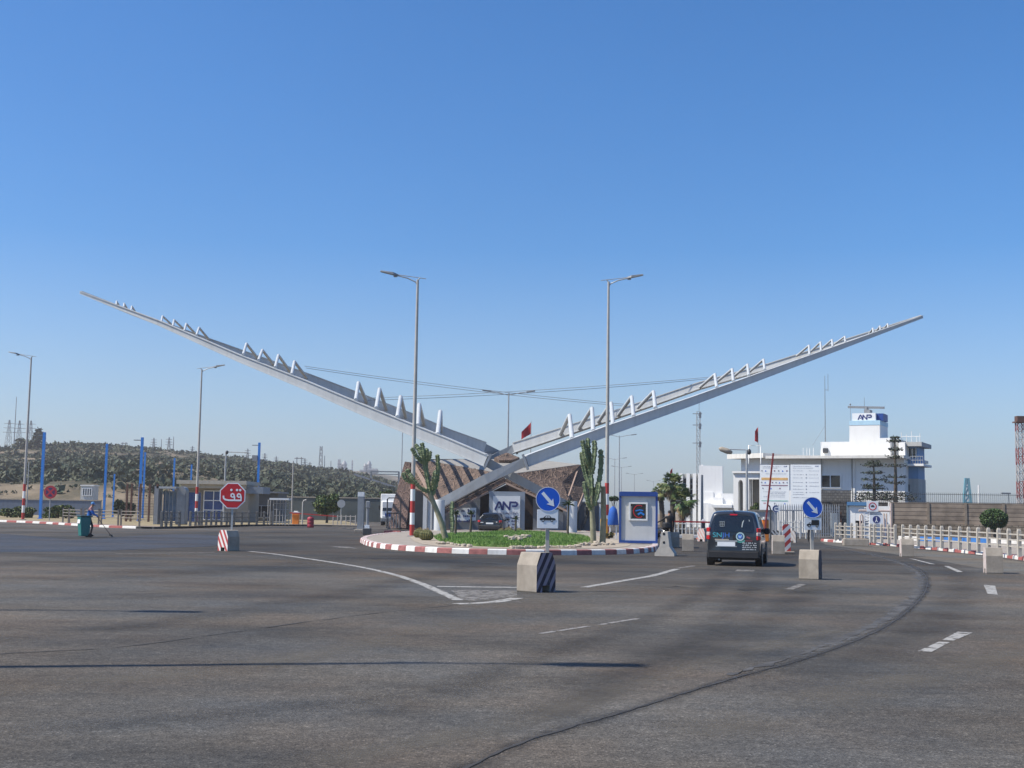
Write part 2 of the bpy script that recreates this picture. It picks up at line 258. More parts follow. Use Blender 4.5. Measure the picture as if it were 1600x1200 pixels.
# ------------------------------------------------------------------ mesh helper
class MB:
    def __init__(s): s.v = []; s.f = []; s.m = []; s.sm = []
    def add(s, vs, fs, mi=0, smooth=False):
        o = len(s.v); s.v += [Vector(v) for v in vs]
        for f in fs: s.f.append(tuple(i + o for i in f)); s.m.append(mi); s.sm.append(smooth)
    def poly(s, pts, mi=0): s.add(pts, [tuple(range(len(pts)))], mi)
    def box(s, c, size, mi=0, rz=0.0, ry=0.0, bev=0.0, taper=1.0, rx=0.0):
        x, y, z = (q / 2 for q in size); c = Vector(c)
        M = Matrix.Rotation(rz, 3, 'Z') @ Matrix.Rotation(ry, 3, 'Y') @ Matrix.Rotation(rx, 3, 'X')
        if bev <= 0:
            vs = [(-x, -y, -z), (x, -y, -z), (x, y, -z), (-x, y, -z), (-x * taper, -y * taper, z), (x * taper, -y * taper, z), (x * taper, y * taper, z), (-x * taper, y * taper, z)]
            fs = [(0, 3, 2, 1), (4, 5, 6, 7), (0, 1, 5, 4), (1, 2, 6, 5), (2, 3, 7, 6), (3, 0, 4, 7)]
        else:
            b = bev; vs = []; fs = []
            for (zz, q) in ((-z, b), (-z + b, 0), (z - b, 0), (z, b)):
                k = taper if zz > 0 else 1
                X, Yy = (x - q) * k, (y - q) * k; d = b if q == 0 else b * 0.6
                vs += [(-X + d, -Yy, zz), (X - d, -Yy, zz), (X, -Yy + d, zz), (X, Yy - d, zz), (X - d, Yy, zz), (-X + d, Yy, zz), (-X, Yy - d, zz), (-X, -Yy + d, zz)]
            for r_ in range(3):
                for i in range(8): j = (i + 1) % 8; fs.append((r_ * 8 + i, r_ * 8 + j, r_ * 8 + 8 + j, r_ * 8 + 8 + i))
            fs.append(tuple(range(7, -1, -1))); fs.append(tuple(range(24, 32)))
        s.add([M @ Vector(v) + c for v in vs], fs, mi)
    def tube(s, p0, p1, r0, r1=None, n=8, mi=0, smooth=True): s.path([p0, p1], [r0, r0 if r1 is None else r1], n, mi, smooth)
    def path(s, pts, rad, n=8, mi=0, smooth=True, caps=True, star=0.0):
        pts = [Vector(p) for p in pts]; k = len(pts)
        if not hasattr(rad, '__len__'): rad = [rad] * k
        vs = []; ref = None
        for i, p in enumerate(pts):
            d = (pts[min(i + 1, k - 1)] - pts[max(i - 1, 0)]).normalized()
            if ref is None: ref = Vector((1, 0, 0)) if abs(d.x) < 0.9 else Vector((0, 1, 0))
            a = (ref - d * ref.dot(d)).normalized(); b = d.cross(a); ref = a
            for j in range(n):
                t = 2 * math.pi * j / n; q = rad[i] * (1 - star * (j % 2))
                vs.append(p + (a * math.cos(t) + b * math.sin(t)) * q)
        fs = [(i * n + j, i * n + (j + 1) % n, (i + 1) * n + (j + 1) % n, (i + 1) * n + j) for i in range(k - 1) for j in range(n)]
        s.add(vs, fs, mi, smooth)
        if caps: s.add(vs[:n][::-1], [tuple(range(n))], mi); s.add(vs[-n:], [tuple(range(n))], mi)
    def lathe(s, prof, c=(0, 0, 0), n=20, mi=0, smooth=True, axis='z'):
        c = Vector(c); vs = []
        for (r, z) in prof:
            for j in range(n):
                t = 2 * math.pi * j / n; q = Vector((r * math.cos(t), r * math.sin(t), z))
                if axis == 'x': q = Vector((q.z, q.x, q.y))
                if axis == 'y': q = Vector((q.x, q.z, q.y))
                vs.append(q + c)
        k = len(prof)
        fs = [(i * n + j, i * n + (j + 1) % n, (i + 1) * n + (j + 1) % n, (i + 1) * n + j) for i in range(k - 1) for j in range(n)]
        s.add(vs, fs, mi, smooth); s.add(vs[:n], [tuple(range(n - 1, -1, -1))], mi); s.add(vs[-n:], [tuple(range(n))], mi)
    def prism(s, xz, y0, y1, mi=0, side=None):
        """outline in x,z (anticlockwise seen from -y), front at y0, back at y1"""
        n = len(xz); vs = [(x, y0, z) for x, z in xz] + [(x, y1, z) for x, z in xz]
        s.add(vs, [tuple(range(n)), tuple(range(2 * n - 1, n - 1, -1))], mi)
        s.add(vs, [(i, i + n, (i + 1) % n + n, (i + 1) % n) for i in range(n)], mi if side is None else side)
    def slab(s, pts, th, mi=0):
        """a bent sheet: outline of 3d points thickened along its normal"""
        pts = [Vector(p) for p in pts]; n = Vector((0, 0, 0)); k = len(pts)
        for i in range(k): n += (pts[i] - pts[0]).cross(pts[(i + 1) % k] - pts[0])
        n.normalize(); q = [p - n * th for p in pts]; c0 = sum(pts, Vector()) / k; c1 = c0 - n * th
        fs = [(i, (i + 1) % k, 2 * k) for i in range(k)] + [((i + 1) % k + k, i + k, 2 * k + 1) for i in range(k)] + [(i + k, (i + 1) % k + k, (i + 1) % k, i) for i in range(k)]
        s.add(pts + q + [c0, c1], fs, mi)
    def bar(s, pts, w, h, mi=0):
        """rectangular box beam along points; w across (horizontal), h deep (upright); lists for tapers"""
        pts = [Vector(p) for p in pts]; k = len(pts)
        if not hasattr(w, '__len__'): w = [w] * k
        if not hasattr(h, '__len__'): h = [h] * k
        vs = []
        for i, p in enumerate(pts):
            d = (pts[min(i + 1, k - 1)] - pts[max(i - 1, 0)]).normalized()
            a = d.cross(Vector((0, 0, 1)))
            a = a.normalized() if a.length > 1e-4 else Vector((1, 0, 0))
            b = a.cross(d)
            for (q, r_) in ((-1, -1), (1, -1), (1, 1), (-1, 1)): vs.append(p + a * (q * w[i] / 2) + b * (r_ * h[i] / 2))
        fs = [(i * 4 + j, i * 4 + (j + 1) % 4, (i + 1) * 4 + (j + 1) % 4, (i + 1) * 4 + j) for i in range(k - 1) for j in range(4)]
        fs += [(3, 2, 1, 0), tuple(4 * (k - 1) + j for j in range(4))]
        s.add(vs, fs, mi)
    def stroke(s, pts, w, y0=-0.004, y1=0.0, mi=0):
        """flat lettering stroke in x,z: each leg of the line a plate of width w"""
        for i in range(len(pts) - 1):
            a, b = Vector(pts[i]), Vector(pts[i + 1]); d = (b - a)
            if d.length < 1e-6: continue
            d.normalize(); n = Vector((-d.y, d.x)) * (w / 2); e = d * (w * 0.35); o = 0.0004 * (i % 3)
            s.prism([tuple(a - e - n), tuple(b + e - n), tuple(b + e + n), tuple(a - e + n)], y0 - o, y1, mi)
    def disc(s, c, r, y0, y1, n=28, mi=0, side=None):
        s.prism([(c[0] + r * math.cos(2 * math.pi * i / n), c[1] + r * math.sin(2 * math.pi * i / n)) for i in range(n)], y0, y1, mi, side)
    def ring(s, c, r0, r1, y0, y1, n=28, mi=0):
        for i in range(n):
            a, b = 2 * math.pi * i / n, 2 * math.pi * (i + 1) / n
            s.prism([(c[0] + r * math.cos(t), c[1] + r * math.sin(t)) for r, t in ((r0, a), (r1, a), (r1, b), (r0, b))], y0, y1, mi)
    def leaf(s, p, size, rg, mi=0, flat=0.0):
        d = Vector((rg.uniform(-1, 1), rg.uniform(-1, 1), rg.uniform(-1, 1) * (1 - flat))).normalized(); e = d.cross(Vector((rg.uniform(-1, 1), rg.uniform(-1, 1), rg.uniform(-1, 1)))).normalized()
        s.add([p - d * size * .5, p + e * size * .32, p + d * size * .6, p - e * size * .32], [(0, 1, 2, 3)], mi)
    def crown(s, c, rad, n, size, rg, mis=(0,), lumps=9, shell=0.55):
        """leaves gathered in lumps over an ellipsoid"""
        c = Vector(c); L_ = []
        for i in range(lumps):
            d = Vector((rg.gauss(0, 1), rg.gauss(0, 1), rg.gauss(0, 1))).normalized() * rg.uniform(0.45, 0.85)
            L_.append((Vector((d.x * rad[0], d.y * rad[1], d.z * rad[2])), rg.uniform(0.28, 0.5)))
        for i in range(n):
            o, q = L_[rg.randrange(lumps)]
            d = Vector((rg.gauss(0, 1), rg.gauss(0, 1), rg.gauss(0, 1))).normalized() * (shell + (1 - shell) * rg.random())
            p = c + o + Vector((d.x * rad[0] * q, d.y * rad[1] * q, d.z * rad[2] * q))
            s.leaf(p, size * rg.uniform(0.6, 1.3), rg, mis[rg.randrange(len(mis))])
    def build(s, name, mats, parent=None, world=False, loc=None, rz=0.0, bevel=0.0):
        me = bpy.data.meshes.new(name)
        vs = s.v
        if world and parent is not None:
            inv = Matrix.Translation(parent.location) @ Matrix.Rotation(parent.rotation_euler.z, 4, 'Z'); inv.invert(); vs = [inv @ v for v in vs]
        if world and parent is None and loc is not None: vs = [v - Vector(loc) for v in vs]
        me.from_pydata([tuple(v) for v in vs], [], s.f)
        for m in (mats if isinstance(mats, (list, tuple)) else [mats]): me.materials.append(m)
        me.polygons.foreach_set('material_index', s.m); me.polygons.foreach_set('use_smooth', s.sm); me.update()
        o = bpy.data.objects.new(name, me); COL.objects.link(o)
        if parent is not None: o.parent = parent
        if loc is not None: o.location = loc
        if rz: o.rotation_euler.z = rz
        if bevel:
            b = o.modifiers.new('bevel', 'BEVEL'); b.width = bevel; b.segments = 2; b.limit_method = 'ANGLE'; b.angle_limit = R(40)
        return o

def tag(o, label, cat, group=None):
    o['label'] = label; o['category'] = cat
    if group: o['group'] = group
    return o
def thing(name, label, cat, loc=(0, 0, 0), rz=0.0, group=None):
    o = bpy.data.objects.new(name, None); o.empty_display_size = 0.3; COL.objects.link(o)
    o.location = loc; o.rotation_euler = (0, 0, rz); return tag(o, label, cat, group)
def struct(o, kind='structure'):
    o['kind'] = kind; return o
def dup(root, loc, rz=None, label=None, group=None, scale=None):
    def cp(o, par):
        c = o.copy(); COL.objects.link(c)
        if par is not None: c.parent = par
        for ch in o.children: cp(ch, c)
        return c
    c = cp(root, None); c.location = loc
    if rz is not None: c.rotation_euler.z = rz
    if scale: c.scale = (scale,) * 3
    if label: c['label'] = label
    if group: c['group'] = group
    return c
def text(name, s, h, m, parent, loc, rz=0.0, align='CENTER', ex=0.002, width=None):
    cu = bpy.data.curves.new('lettering', 'FONT'); cu.body = s; cu.size = h * 1.38; cu.align_x = align; cu.align_y = 'CENTER'; cu.extrude = ex; cu.resolution_u = 3
    t = bpy.data.objects.new('lettering', cu); me = bpy.data.meshes.new_from_object(t); bpy.data.objects.remove(t)
    xs = [v.co.x for v in me.vertices]
    if width and xs:
        k = width / max(1e-6, max(xs) - min(xs))
        for v in me.vertices: v.co.x *= k
    me.materials.clear(); me.materials.append(m)
    o = bpy.data.objects.new(name, me); COL.objects.link(o); o.parent = parent; o.location = loc; o.rotation_euler = (R(90), 0, rz); return o
# ------------------------------------------------------------------ ground, roads, kerbs
def sheet(name, pts, m, z=None):
    b = MB(); b.poly([(p[0], p[1], p[2] if z is None else z) for p in pts]); return struct(b.build(name, m))
M_EARTH = patchy('dry earth', [(0.3, (0.16, 0.12, 0.08)), (0.55, (0.27, 0.21, 0.14)), (0.75, (0.35, 0.29, 0.2))], 0.35)
M_DRYGRASS = patchy('dry grass', [(0.28, (0.13, 0.115, 0.055)), (0.5, (0.29, 0.235, 0.14)), (0.75, (0.37, 0.31, 0.2))], 0.7)
M_ROAD = asphalt('road asphalt', (0.046, 0.0415, 0.036), (0.118, 0.105, 0.088), (0.0, -68.0, 1.35))
M_ROADN = asphalt('newer road asphalt', (0.034, 0.037, 0.045), (0.06, 0.064, 0.074), rough=0.8)  # bluish tint puts the reflection of the sky into the new asphalt colour
sheet('ground', [(-1500, -80, 0), (1500, -80, 0), (1500, 1750, 0), (-1500, 1750, 0)], M_EARTH, -0.06)
sheet('road', [(-140, -40, 0), (140, -40, 0), (140, 175, 0), (-140, 175, 0)], M_ROAD, 0.0)
def smooth_line(pts, n=8):
    out = []
    for i in range(len(pts) - 1):
        p0, p1, p2, p3 = pts[max(i - 1, 0)], pts[i], pts[i + 1], pts[min(i + 2, len(pts) - 1)]
        for k in range(n):
            t = k / n; out.append(0.5 * (2 * p1 + (p2 - p0) * t + (2 * p0 - 5 * p1 + 4 * p2 - p3) * t * t + (3 * p1 - 3 * p2 + p3 - p0) * t ** 3))
    return out + [pts[-1]]
def resample(pts, step):
    L = [0.0]
    for a, b in zip(pts, pts[1:]): L.append(L[-1] + (b - a).length)
    n = max(1, round(L[-1] / step)); out = []; j = 0
    for i in range(n + 1):
        d = L[-1] * i / n
        while j < len(pts) - 2 and L[j + 1] < d: j += 1
        out.append(pts[j].lerp(pts[j + 1], min(1, (d - L[j]) / max(1e-9, L[j + 1] - L[j]))))
    return out
def strip(name, pts, w, m, z=0.004, jag=0.0, obj=True, mb=None):
    pts = [Vector((p.x, p.y, z)) for p in pts]; b = mb or MB(); vs = []
    for i, p in enumerate(pts):
        d = (pts[min(i + 1, len(pts) - 1)] - pts[max(i - 1, 0)]).normalized(); n = Vector((-d.y, d.x, 0)); ww = (w[i] if hasattr(w, '__len__') else w) / 2
        vs += [p + n * (ww + rng.uniform(-jag, jag)), p - n * (ww + rng.uniform(-jag, jag))]
    b.add(vs, [(2 * i, 2 * i + 1, 2 * i + 3, 2 * i + 2) for i in range(len(pts) - 1)])
    return struct(b.build(name, m)) if mb is None else None
def kerb(name, pts, h, w, side, mats, pick, step=1.0):
    pts = resample(pts, step); b = MB()
    for i in range(len(pts) - 1):
        a, c = pts[i], pts[i + 1]; d = (c - a).normalized(); n = Vector((-d.y, d.x, 0)) * side; g = d * 0.006
        a0, c0 = a + g, c - g; z = Vector((0, 0, 1)); mi = pick(i, a)
        vs = []
        for p in (a0, c0): vs += [p + z * -0.05, p + n * 0.02 + z * (h - 0.03), p + n * 0.05 + z * h, p + n * w + z * h, p + n * w + z * -0.05]
        b.add(vs, [(0, 1, 6, 5), (1, 2, 7, 6), (2, 3, 8, 7), (3, 4, 9, 8), (0, 4, 3, 2, 1), (5, 6, 7, 8, 9)], mi)
    return struct(b.build(name, mats))
KM = [M_KRED, M_KWHITE, M_KGREY, M_KDARK]
# verge beyond the road on the hill side
vpx = [(-420, 806), (-200, 809), (0, 815.5), (60, 818), (110, 821), (160, 824), (200, 825.5), (232, 826.5), (270, 826), (330, 824), (420, 822), (500, 822.5), (566, 824)]
vline = smooth_line([G(*p) for p in vpx], 5)
kerb('kerb', vline, 0.15, 0.28, 1, KM, lambda i, a: 3 if a.x > -26.2 else (i % 2), 1.6)
vtop = [Vector((p.x, p.y + 0.22, 0.14)) for p in vline]
sheet('verge', vtop + [Vector((-22, 165, .14)), Vector((-60, 185, .14)), Vector((-160, 185, .14))], M_DRYGRASS)
# paved strip along that kerb
pv = MB(); off = [p + Vector((0.6, 2.6, 0)) for p in vtop]
pv.add([Vector((p.x, p.y, 0.146)) for p in vtop] + [Vector((p.x, p.y, 0.146)) for p in off], [(i, i + 1, len(vtop) + i + 1, len(vtop) + i) for i in range(len(vtop) - 1)])
M_PAVEC = patchy('worn pink paving', [(0.3, (0.22, 0.175, 0.14)), (0.7, (0.36, 0.29, 0.235))], 0.8, bump=0.1)
struct(pv.build('pavement', M_PAVEC))
# roundabout island
ipx = [(562, 847), (570, 851.5), (588, 856), (620, 859.5), (660, 862.5), (700, 864.5), (750, 866), (800, 867), (850, 867.5), (900, 867.3), (950, 866.7), (985, 865.5), (1010, 863.5), (1024, 861), (1029.5, 857.5), (1026, 851), (1010, 844), (975, 837.5), (900, 833.2), (780, 831.8), (660, 833.2), (600, 838), (572, 842.5), (562, 847)]
iline = smooth_line([G(*p) for p in ipx], 6)
M_KREDF = mat('kerb faded red paint', (0.31, 0.115, 0.105), 0.8, var=0.3, scale=5, streak=0.3)
M_KWHITEF = mat('kerb bright white paint', (0.72, 0.70, 0.66), 0.8, var=0.12, scale=5, streak=0.35)
kerb('kerb', iline, 0.2, 0.3, 1, [M_KREDF, M_KWHITEF], lambda i, a: i % 2, 0.72)
icent = sum(iline, Vector()) / len(iline)
itop = [Vector((p.x, p.y, 0.188)) + (icent - p).normalized() * 0.2 for p in iline[:-1]]
sheet('island', itop, M_PAVE)
sandpx = [(640, 840), (656, 849), (700, 854), (760, 856), (850, 857), (920, 856.5), (965, 855), (985, 851), (965, 844), (930, 838), (860, 834.5), (700, 835), (655, 836.5)]
sheet('gravel_bed', smooth_line([G(x, y, 0.2) for x, y in sandpx + sandpx[:1]], 4)[:-1], M_SAND, 0.2)
lawnpx = [(676, 840), (690, 847), (720, 851), (760, 853.5), (820, 854.5), (870, 854), (900, 852), (922, 847), (918, 841), (900, 836.5), (860, 834.5), (760, 834), (700, 835.5)]
lawn = smooth_line([G(x, y, 0.22) for x, y in lawnpx + lawnpx[:1]], 4)[:-1]
M_LAWN = patchy('lawn turf', [(0.3, (0.06, 0.12, 0.02)), (0.7, (0.12, 0.2, 0.045))], 1.5)
def lawn_z(p):
    d = min((Vector((p.x, p.y, 0)) - Vector((q.x, q.y, 0))).length for q in lawn); return 0.22 + 0.3 * min(1, d / 5.0) ** 0.7
def inside(p, poly):
    c = False
    for a, b in zip(poly, poly[1:] + poly[:1]):
        if (a.y > p.y) != (b.y > p.y) and p.x < (b.x - a.x) * (p.y - a.y) / (b.y - a.y) + a.x: c = not c
    return c
lc = sum(lawn, Vector()) / len(lawn); lb = MB(); n_ = len(lawn); vs = []
for k in range(6):
    for p in lawn:
        q = p.lerp(lc, 1 - (1 - k / 5) ** 1.3 if k < 5 else 0.97); q = Vector((q.x, q.y, 0)); q.z = lawn_z(q) if k else 0.19; vs.append(q)
lb.add(vs, [(k * n_ + i, k * n_ + (i + 1) % n_, (k + 1) * n_ + (i + 1) % n_, (k + 1) * n_ + i) for k in range(5) for i in range(n_)], 0, True); lb.poly(vs[-n_:])
struct(lb.build('lawn', M_LAWN))
M_GRASS1 = mat('grass blade', (0.10, 0.205, 0.028), 0.6, var=0.35, scale=0.9); M_GRASS2 = mat('grass blade pale', (0.19, 0.27, 0.065), 0.6, var=0.35, scale=0.9)
g = MB(); x0, x1 = min(p.x for p in lawn), max(p.x for p in lawn); y0, y1 = min(p.y for p in lawn), max(p.y for p in lawn); cnt = 0
while cnt < 34000:
    p = Vector((rng.uniform(x0, x1), y0 + (y1 - y0) * rng.random() ** 1.6, 0))
    if not inside(p, lawn): continue
    p.z = lawn_z(p) - 0.01; cnt += 1; a = rng.uniform(0, 6.28); hh = rng.uniform(0.04, 0.12); e = Vector((math.cos(a), math.sin(a), 0)) * 0.014; t = Vector((rng.uniform(-.05, .05), rng.uniform(-.05, .05), hh))
    g.add([p - e, p + e, p + t], [(0, 1, 2)], rng.random() < 0.3)
struct(g.build('grass', [M_GRASS1, M_GRASS2]), 'stuff')
# pavement and kerb on the harbour side
rpx = [(1282, 845.5), (1297, 847), (1330, 848.8), (1360, 851), (1395, 853.5), (1429, 856.5), (1460, 859.5), (1493, 863), (1547, 868.5), (1600, 876), (1680, 889), (1900, 930)]
rline = smooth_line([G(*p) for p in rpx], 6)
kerb('kerb', rline, 0.15, 0.3, 1, KM[:2], lambda i, a: i % 2, 0.95)
rtop = [Vector((p.x + 0.15, p.y + 0.2, 0.138)) for p in rline]
sheet('pavement', rtop + [Vector((75, 60, .138)), Vector((75, 84, .138)), Vector((24, 84, .138))], M_PAVE)
# dusty shoulder in front of that kerb (paler, a sheet on the road)
sh = [G(*p) for p in [(1282, 846), (1330, 849.5), (1395, 854.5), (1460, 861), (1547, 870), (1700, 895), (1760, 925), (1640, 903), (1560, 893), (1470, 877), (1400, 866.5), (1340, 858), (1290, 851)]]
M_SHOULDER = asphalt('dusty shoulder', (0.085, 0.075, 0.062), (0.145, 0.13, 0.105))
sheet('road_shoulder', sh, M_SHOULDER, 0.004)
sheet('road_patch', smooth_line([G(*p) for p in [(-500, 826), (-200, 829), (0, 834), (120, 843), (200, 838), (290, 834.5), (345, 838), (343, 846), (336, 853), (250, 857), (150, 861), (0, 862.5), (-300, 864)]], 4), M_ROADN, 0.004)
# markings
M_MARK = stripes('worn road paint', (0.33, 0.32, 0.295), (0.33, 0.32, 0.295), (1, 0, 0), 1, worn=0.8, rough=0.8, chip=0.10)
M_MARKF = stripes('faded road paint', (0.16, 0.15, 0.135), (0.16, 0.15, 0.135), (1, 0, 0), 1, worn=0.9, rough=0.85, chip=0.12)
M_MARKF2 = stripes('thin faded road paint', (0.21, 0.20, 0.185), (0.21, 0.20, 0.185), (1, 0, 0), 1, worn=0.9, rough=0.85, chip=0.1)
M_TAR = mat('tar seam', (0.038, 0.035, 0.032), 0.85, var=0.5, scale=1.5)
M_TARP = patchy('scuffed joint', [(0.35, (0.045, 0.043, 0.043)), (0.52, (0.07, 0.068, 0.067)), (0.7, (0.125, 0.122, 0.12))], 1.6)
def line(px, w, m=M_MARK, name='road_marking', n=6, jag=0.012, z=0.005): return strip(name, smooth_line([G(*p) for p in px], n), w, m, z, jag)
line([(390, 861.5), (430, 866), (490, 874.5), (560, 885.5), (610, 896.5), (650, 909), (690, 926), (716, 938)], 0.2)
line([(180, 865.5), (260, 864.5), (336, 863)], 0.22, M_MARKF)
line([(683, 916.5), (745, 917.5), (808, 918)], 0.3)
line([(712, 944), (770, 941), (808, 934.5)], 0.26)
struct(sheet('road_marking', [G(*p) for p in [(704, 922), (808, 923), (808, 932.5), (740, 939.5), (722, 937)]], M_MARKF, 0.0045))
line([(912, 918), (980, 906.5), (1020, 899.5), (1058, 889)], 0.2)
line([(1062, 888), (1085, 884)], 0.2, M_MARKF)
line([(845, 990.5), (882, 984.5), (922, 978.5)], 0.1, M_MARKF2); line([(938, 976.5), (968, 971.5), (997, 967)], 0.1, M_MARKF2)
for q in ([(1434, 1018), (1456, 1019), (1484, 1004), (1467, 1003)], [(1472, 1000.5), (1490, 1001.5), (1520, 989), (1496, 987.5)], [(1537, 914), (1555, 915.5), (1559, 929.5), (1543, 928)], [(1226, 920.5), (1239, 921.5), (1260, 913.5), (1249, 912.5)],
          [(1475, 884.5), (1482, 884.5), (1505, 894), (1496, 894)], [(1420, 872.5), (1430, 874), (1462, 882), (1452, 881)], [(515, 853.5), (545, 854.5), (560, 857.5), (530, 856)], [(1148, 893), (1152, 890), (1180, 891), (1177, 893)]):
    sheet('road_marking', [G(*p) for p in q], M_MARK if q[0][0] > 1300 else M_MARKF, 0.005)
seam = [(700, 1215), (800, 1167), (890, 1137), (975, 1113), (1060, 1086), (1150, 1059), (1250, 1032), (1340, 1000), (1400, 969), (1433, 941), (1447, 920), (1447, 902), (1430, 887), (1390, 873.5), (1340, 862.5), (1290, 855)]
line(seam, 0.03, M_TAR, 'road_joint', 8, 0.012, 0.0065)
line([(x - 7 - (8 if y > 960 else 0), y - 1 - (3 if y > 960 else 0)) for x, y in seam[5:]], [(0.05 + 0.34 * min(1, i / 40)) * (0.7 + 0.3 * math.sin(i * 1.7) * math.sin(i * .37)) for i in range((len(seam) - 6) * 8 + 1)], M_TARP, 'road_joint', 8, 0.06, 0.005)
line([(-200, 1040), (0, 1022), (180, 1012), (330, 993), (480, 972), (600, 957), (720, 945)], 0.03, M_TAR, 'road_joint', 8, 0.02, 0.005)
line([(560, 828), (640, 846), (760, 880), (900, 872), (1000, 872)], 0.05, M_TAR, 'road_joint', 8, 0.02, 0.005)

# soft worn lanes, dust and the smeared tar along the joint: sheets whose cover breaks up and fades to nothing at their sides
def wear(name, col, amax, lo, hi, sc, rough=0.85):
    m = bpy.data.materials.new(name); m.use_nodes = True; t = m.node_tree; N = t.nodes; L = t.links; b = N['Principled BSDF']; b.inputs['Roughness'].default_value = rough; b.inputs['Specular IOR Level'].default_value = 0.25; b.inputs['Base Color'].default_value = (*col, 1)
    tc = N.new('ShaderNodeTexCoord'); sp = N.new('ShaderNodeSeparateXYZ'); L.new(tc.outputs['UV'], sp.inputs[0])
    n = N.new('ShaderNodeTexNoise'); n.inputs['Scale'].default_value = sc; n.inputs['Detail'].default_value = 8; n.inputs['Roughness'].default_value = 0.7; L.new(tc.outputs['Object'], n.inputs['Vector'])
    r = N.new('ShaderNodeMapRange'); r.inputs[1].default_value = lo; r.inputs[2].default_value = hi; r.inputs[4].default_value = amax; L.new(n.outputs['Fac'], r.inputs[0])
    p = N.new('ShaderNodeMath'); p.operation = 'PINGPONG'; p.inputs[1].default_value = 0.5; L.new(sp.outputs[1], p.inputs[0])
    e = N.new('ShaderNodeMapRange'); e.interpolation_type = 'SMOOTHSTEP'; e.inputs[1].default_value = 0.0; e.inputs[2].default_value = 0.5; L.new(p.outputs[0], e.inputs[0])
    p2 = N.new('ShaderNodeMath'); p2.operation = 'MULTIPLY'; L.new(r.outputs[0], p2.inputs[0]); L.new(e.outputs[0], p2.inputs[1]); L.new(p2.outputs[0], b.inputs['Alpha']); return m
def soft(name, px, w, m, z, n=8):
    P = smooth_line([G(*p) for p in px], n); vs = []; uv = []
    for i, p in enumerate(P):
        d = (P[min(i + 1, len(P) - 1)] - P[max(i - 1, 0)]).normalized(); q = Vector((-d.y, d.x, 0)) * (w[i * len(w) // len(P)] if hasattr(w, '__len__') else w) * .5; c = Vector((p.x, p.y, z)); vs += [c + q, c, c - q]; uv += [(i, 0), (i, .5), (i, 1)]
    b = MB(); b.add(vs, [(3 * i + k, 3 * i + k + 1, 3 * i + k + 4, 3 * i + k + 3) for i in range(len(P) - 1) for k in (0, 1)]); o = b.build(name, m); l = o.data.uv_layers.new(name='uv')
    for lp in o.data.loops: l.data[lp.index].uv = uv[lp.vertex_index]
    return struct(o)
W_TYRE = wear('rubber polished lane', (0.034, 0.032, 0.03), 0.30, 0.3, 0.65, 0.5, 0.75); W_DUST = wear('dusty lane edge', (0.15, 0.135, 0.112), 0.6, 0.38, 0.68, 0.7); W_TAR = wear('smeared tar', (0.026, 0.025, 0.024), 0.6, 0.34, 0.66, 2.2, 0.7); W_PALE = wear('pale scuff', (0.17, 0.168, 0.165), 0.7, 0.42, 0.66, 2.2)
soft('road_stain', seam, [.34, .3, .3, .26, .24, .22, .24, .3, .34, .34, .3], W_TAR, .006); soft('road_stain', [(x - 12, y - 3) for x, y in seam[6:]], .6, W_PALE, .0055)
soft('road_stain', [(x + 55, y + 6) for x, y in seam[5:14]], 1.5, W_TYRE, .0048); soft('road_stain', [(x - 190, y - 8) for x, y in seam[4:11]], 1.3, W_TYRE, .0048)
soft('road_stain', [(600, 1120), (800, 1040), (980, 980), (1090, 930), (1135, 895)], .9, W_TYRE, .0048); soft('road_stain', [(850, 1120), (1010, 1040), (1120, 975), (1170, 925), (1190, 895)], .9, W_TYRE, .0048)
soft('road_stain', [(-100, 905), (200, 900), (420, 885), (560, 872), (700, 878), (800, 890)], 3.0, W_TYRE, .0048); soft('road_stain', [(-100, 1005), (150, 985), (400, 950), (600, 915), (760, 880)], 1.6, W_TYRE, .0049)
soft('road_stain', [(-50, 1080), (200, 1062), (450, 1030), (650, 990), (800, 960)], 1.1, W_DUST, .0048); soft('road_stain', [(700, 945), (780, 940), (900, 930), (1040, 915), (1180, 925), (1290, 915)], 2.0, W_DUST, .0046); soft('road_stain', [(1100, 1150), (1300, 1090), (1500, 1040), (1650, 1000)], 1.2, W_DUST, .0048)
soft('road_stain', [(150, 868), (340, 866), (420, 872), (520, 886)], 1.2, W_DUST, .0047); soft('road_stain', [(575, 856), (660, 866), (800, 870.5), (950, 870), (1020, 866)], .9, W_DUST, .0047)
soft('road_stain', [(-100, 1150), (200, 1130), (500, 1100), (800, 1075)], .8, W_TYRE, .0048); soft('road_stain', [(500, 1190), (800, 1130), (1050, 1050), (1300, 985)], .7, W_DUST, .0047)

# ------------------------------------------------------------------ hills
def crest_y(px):
    P = [(-700, 690), (0, 700), (60, 701), (105, 698), (150, 698), (200, 700), (260, 705), (300, 709), (340, 714), (380, 718), (420, 724), (460, 729), (500, 735), (540, 740), (580, 746), (610, 755), (650, 772), (700, 792), (760, 800)]
    for (a, ya), (b, yb) in zip(P, P[1:]):
        if a <= px <= b: return ya + (yb - ya) * (px - a) / (b - a)
    return P[-1][1]
HY0, HY1 = 180.0, 560.0
def hill_point(px, t):
    Y = HY0 + (HY1 - HY0) * t
    top = max(0.0, zh(px, crest_y(px), HY1))
    k = 0.14 * min(1, t / 0.05) + 0.86 * t ** 1.15 if t <= 1 else 1 - (t - 1) * 1.2
    if px > 420: k *= 1 - 0.1 * min(1, (px - 420) / 60) * (1 - t)
    p = gx(px, Y); p.z = top * k
    p.z += min(1, t * 6) * min(1, top / 8) * (2.6 * noise.noise(Vector((p.x * 0.02, p.y * 0.012, 0))) + 0.9 * noise.noise(Vector((p.x * 0.08, p.y * 0.05, 3)))) * (0.25 if t > 0.9 else 1)
    return p
hb = MB(); NX, NT = 150, 46; vs = []
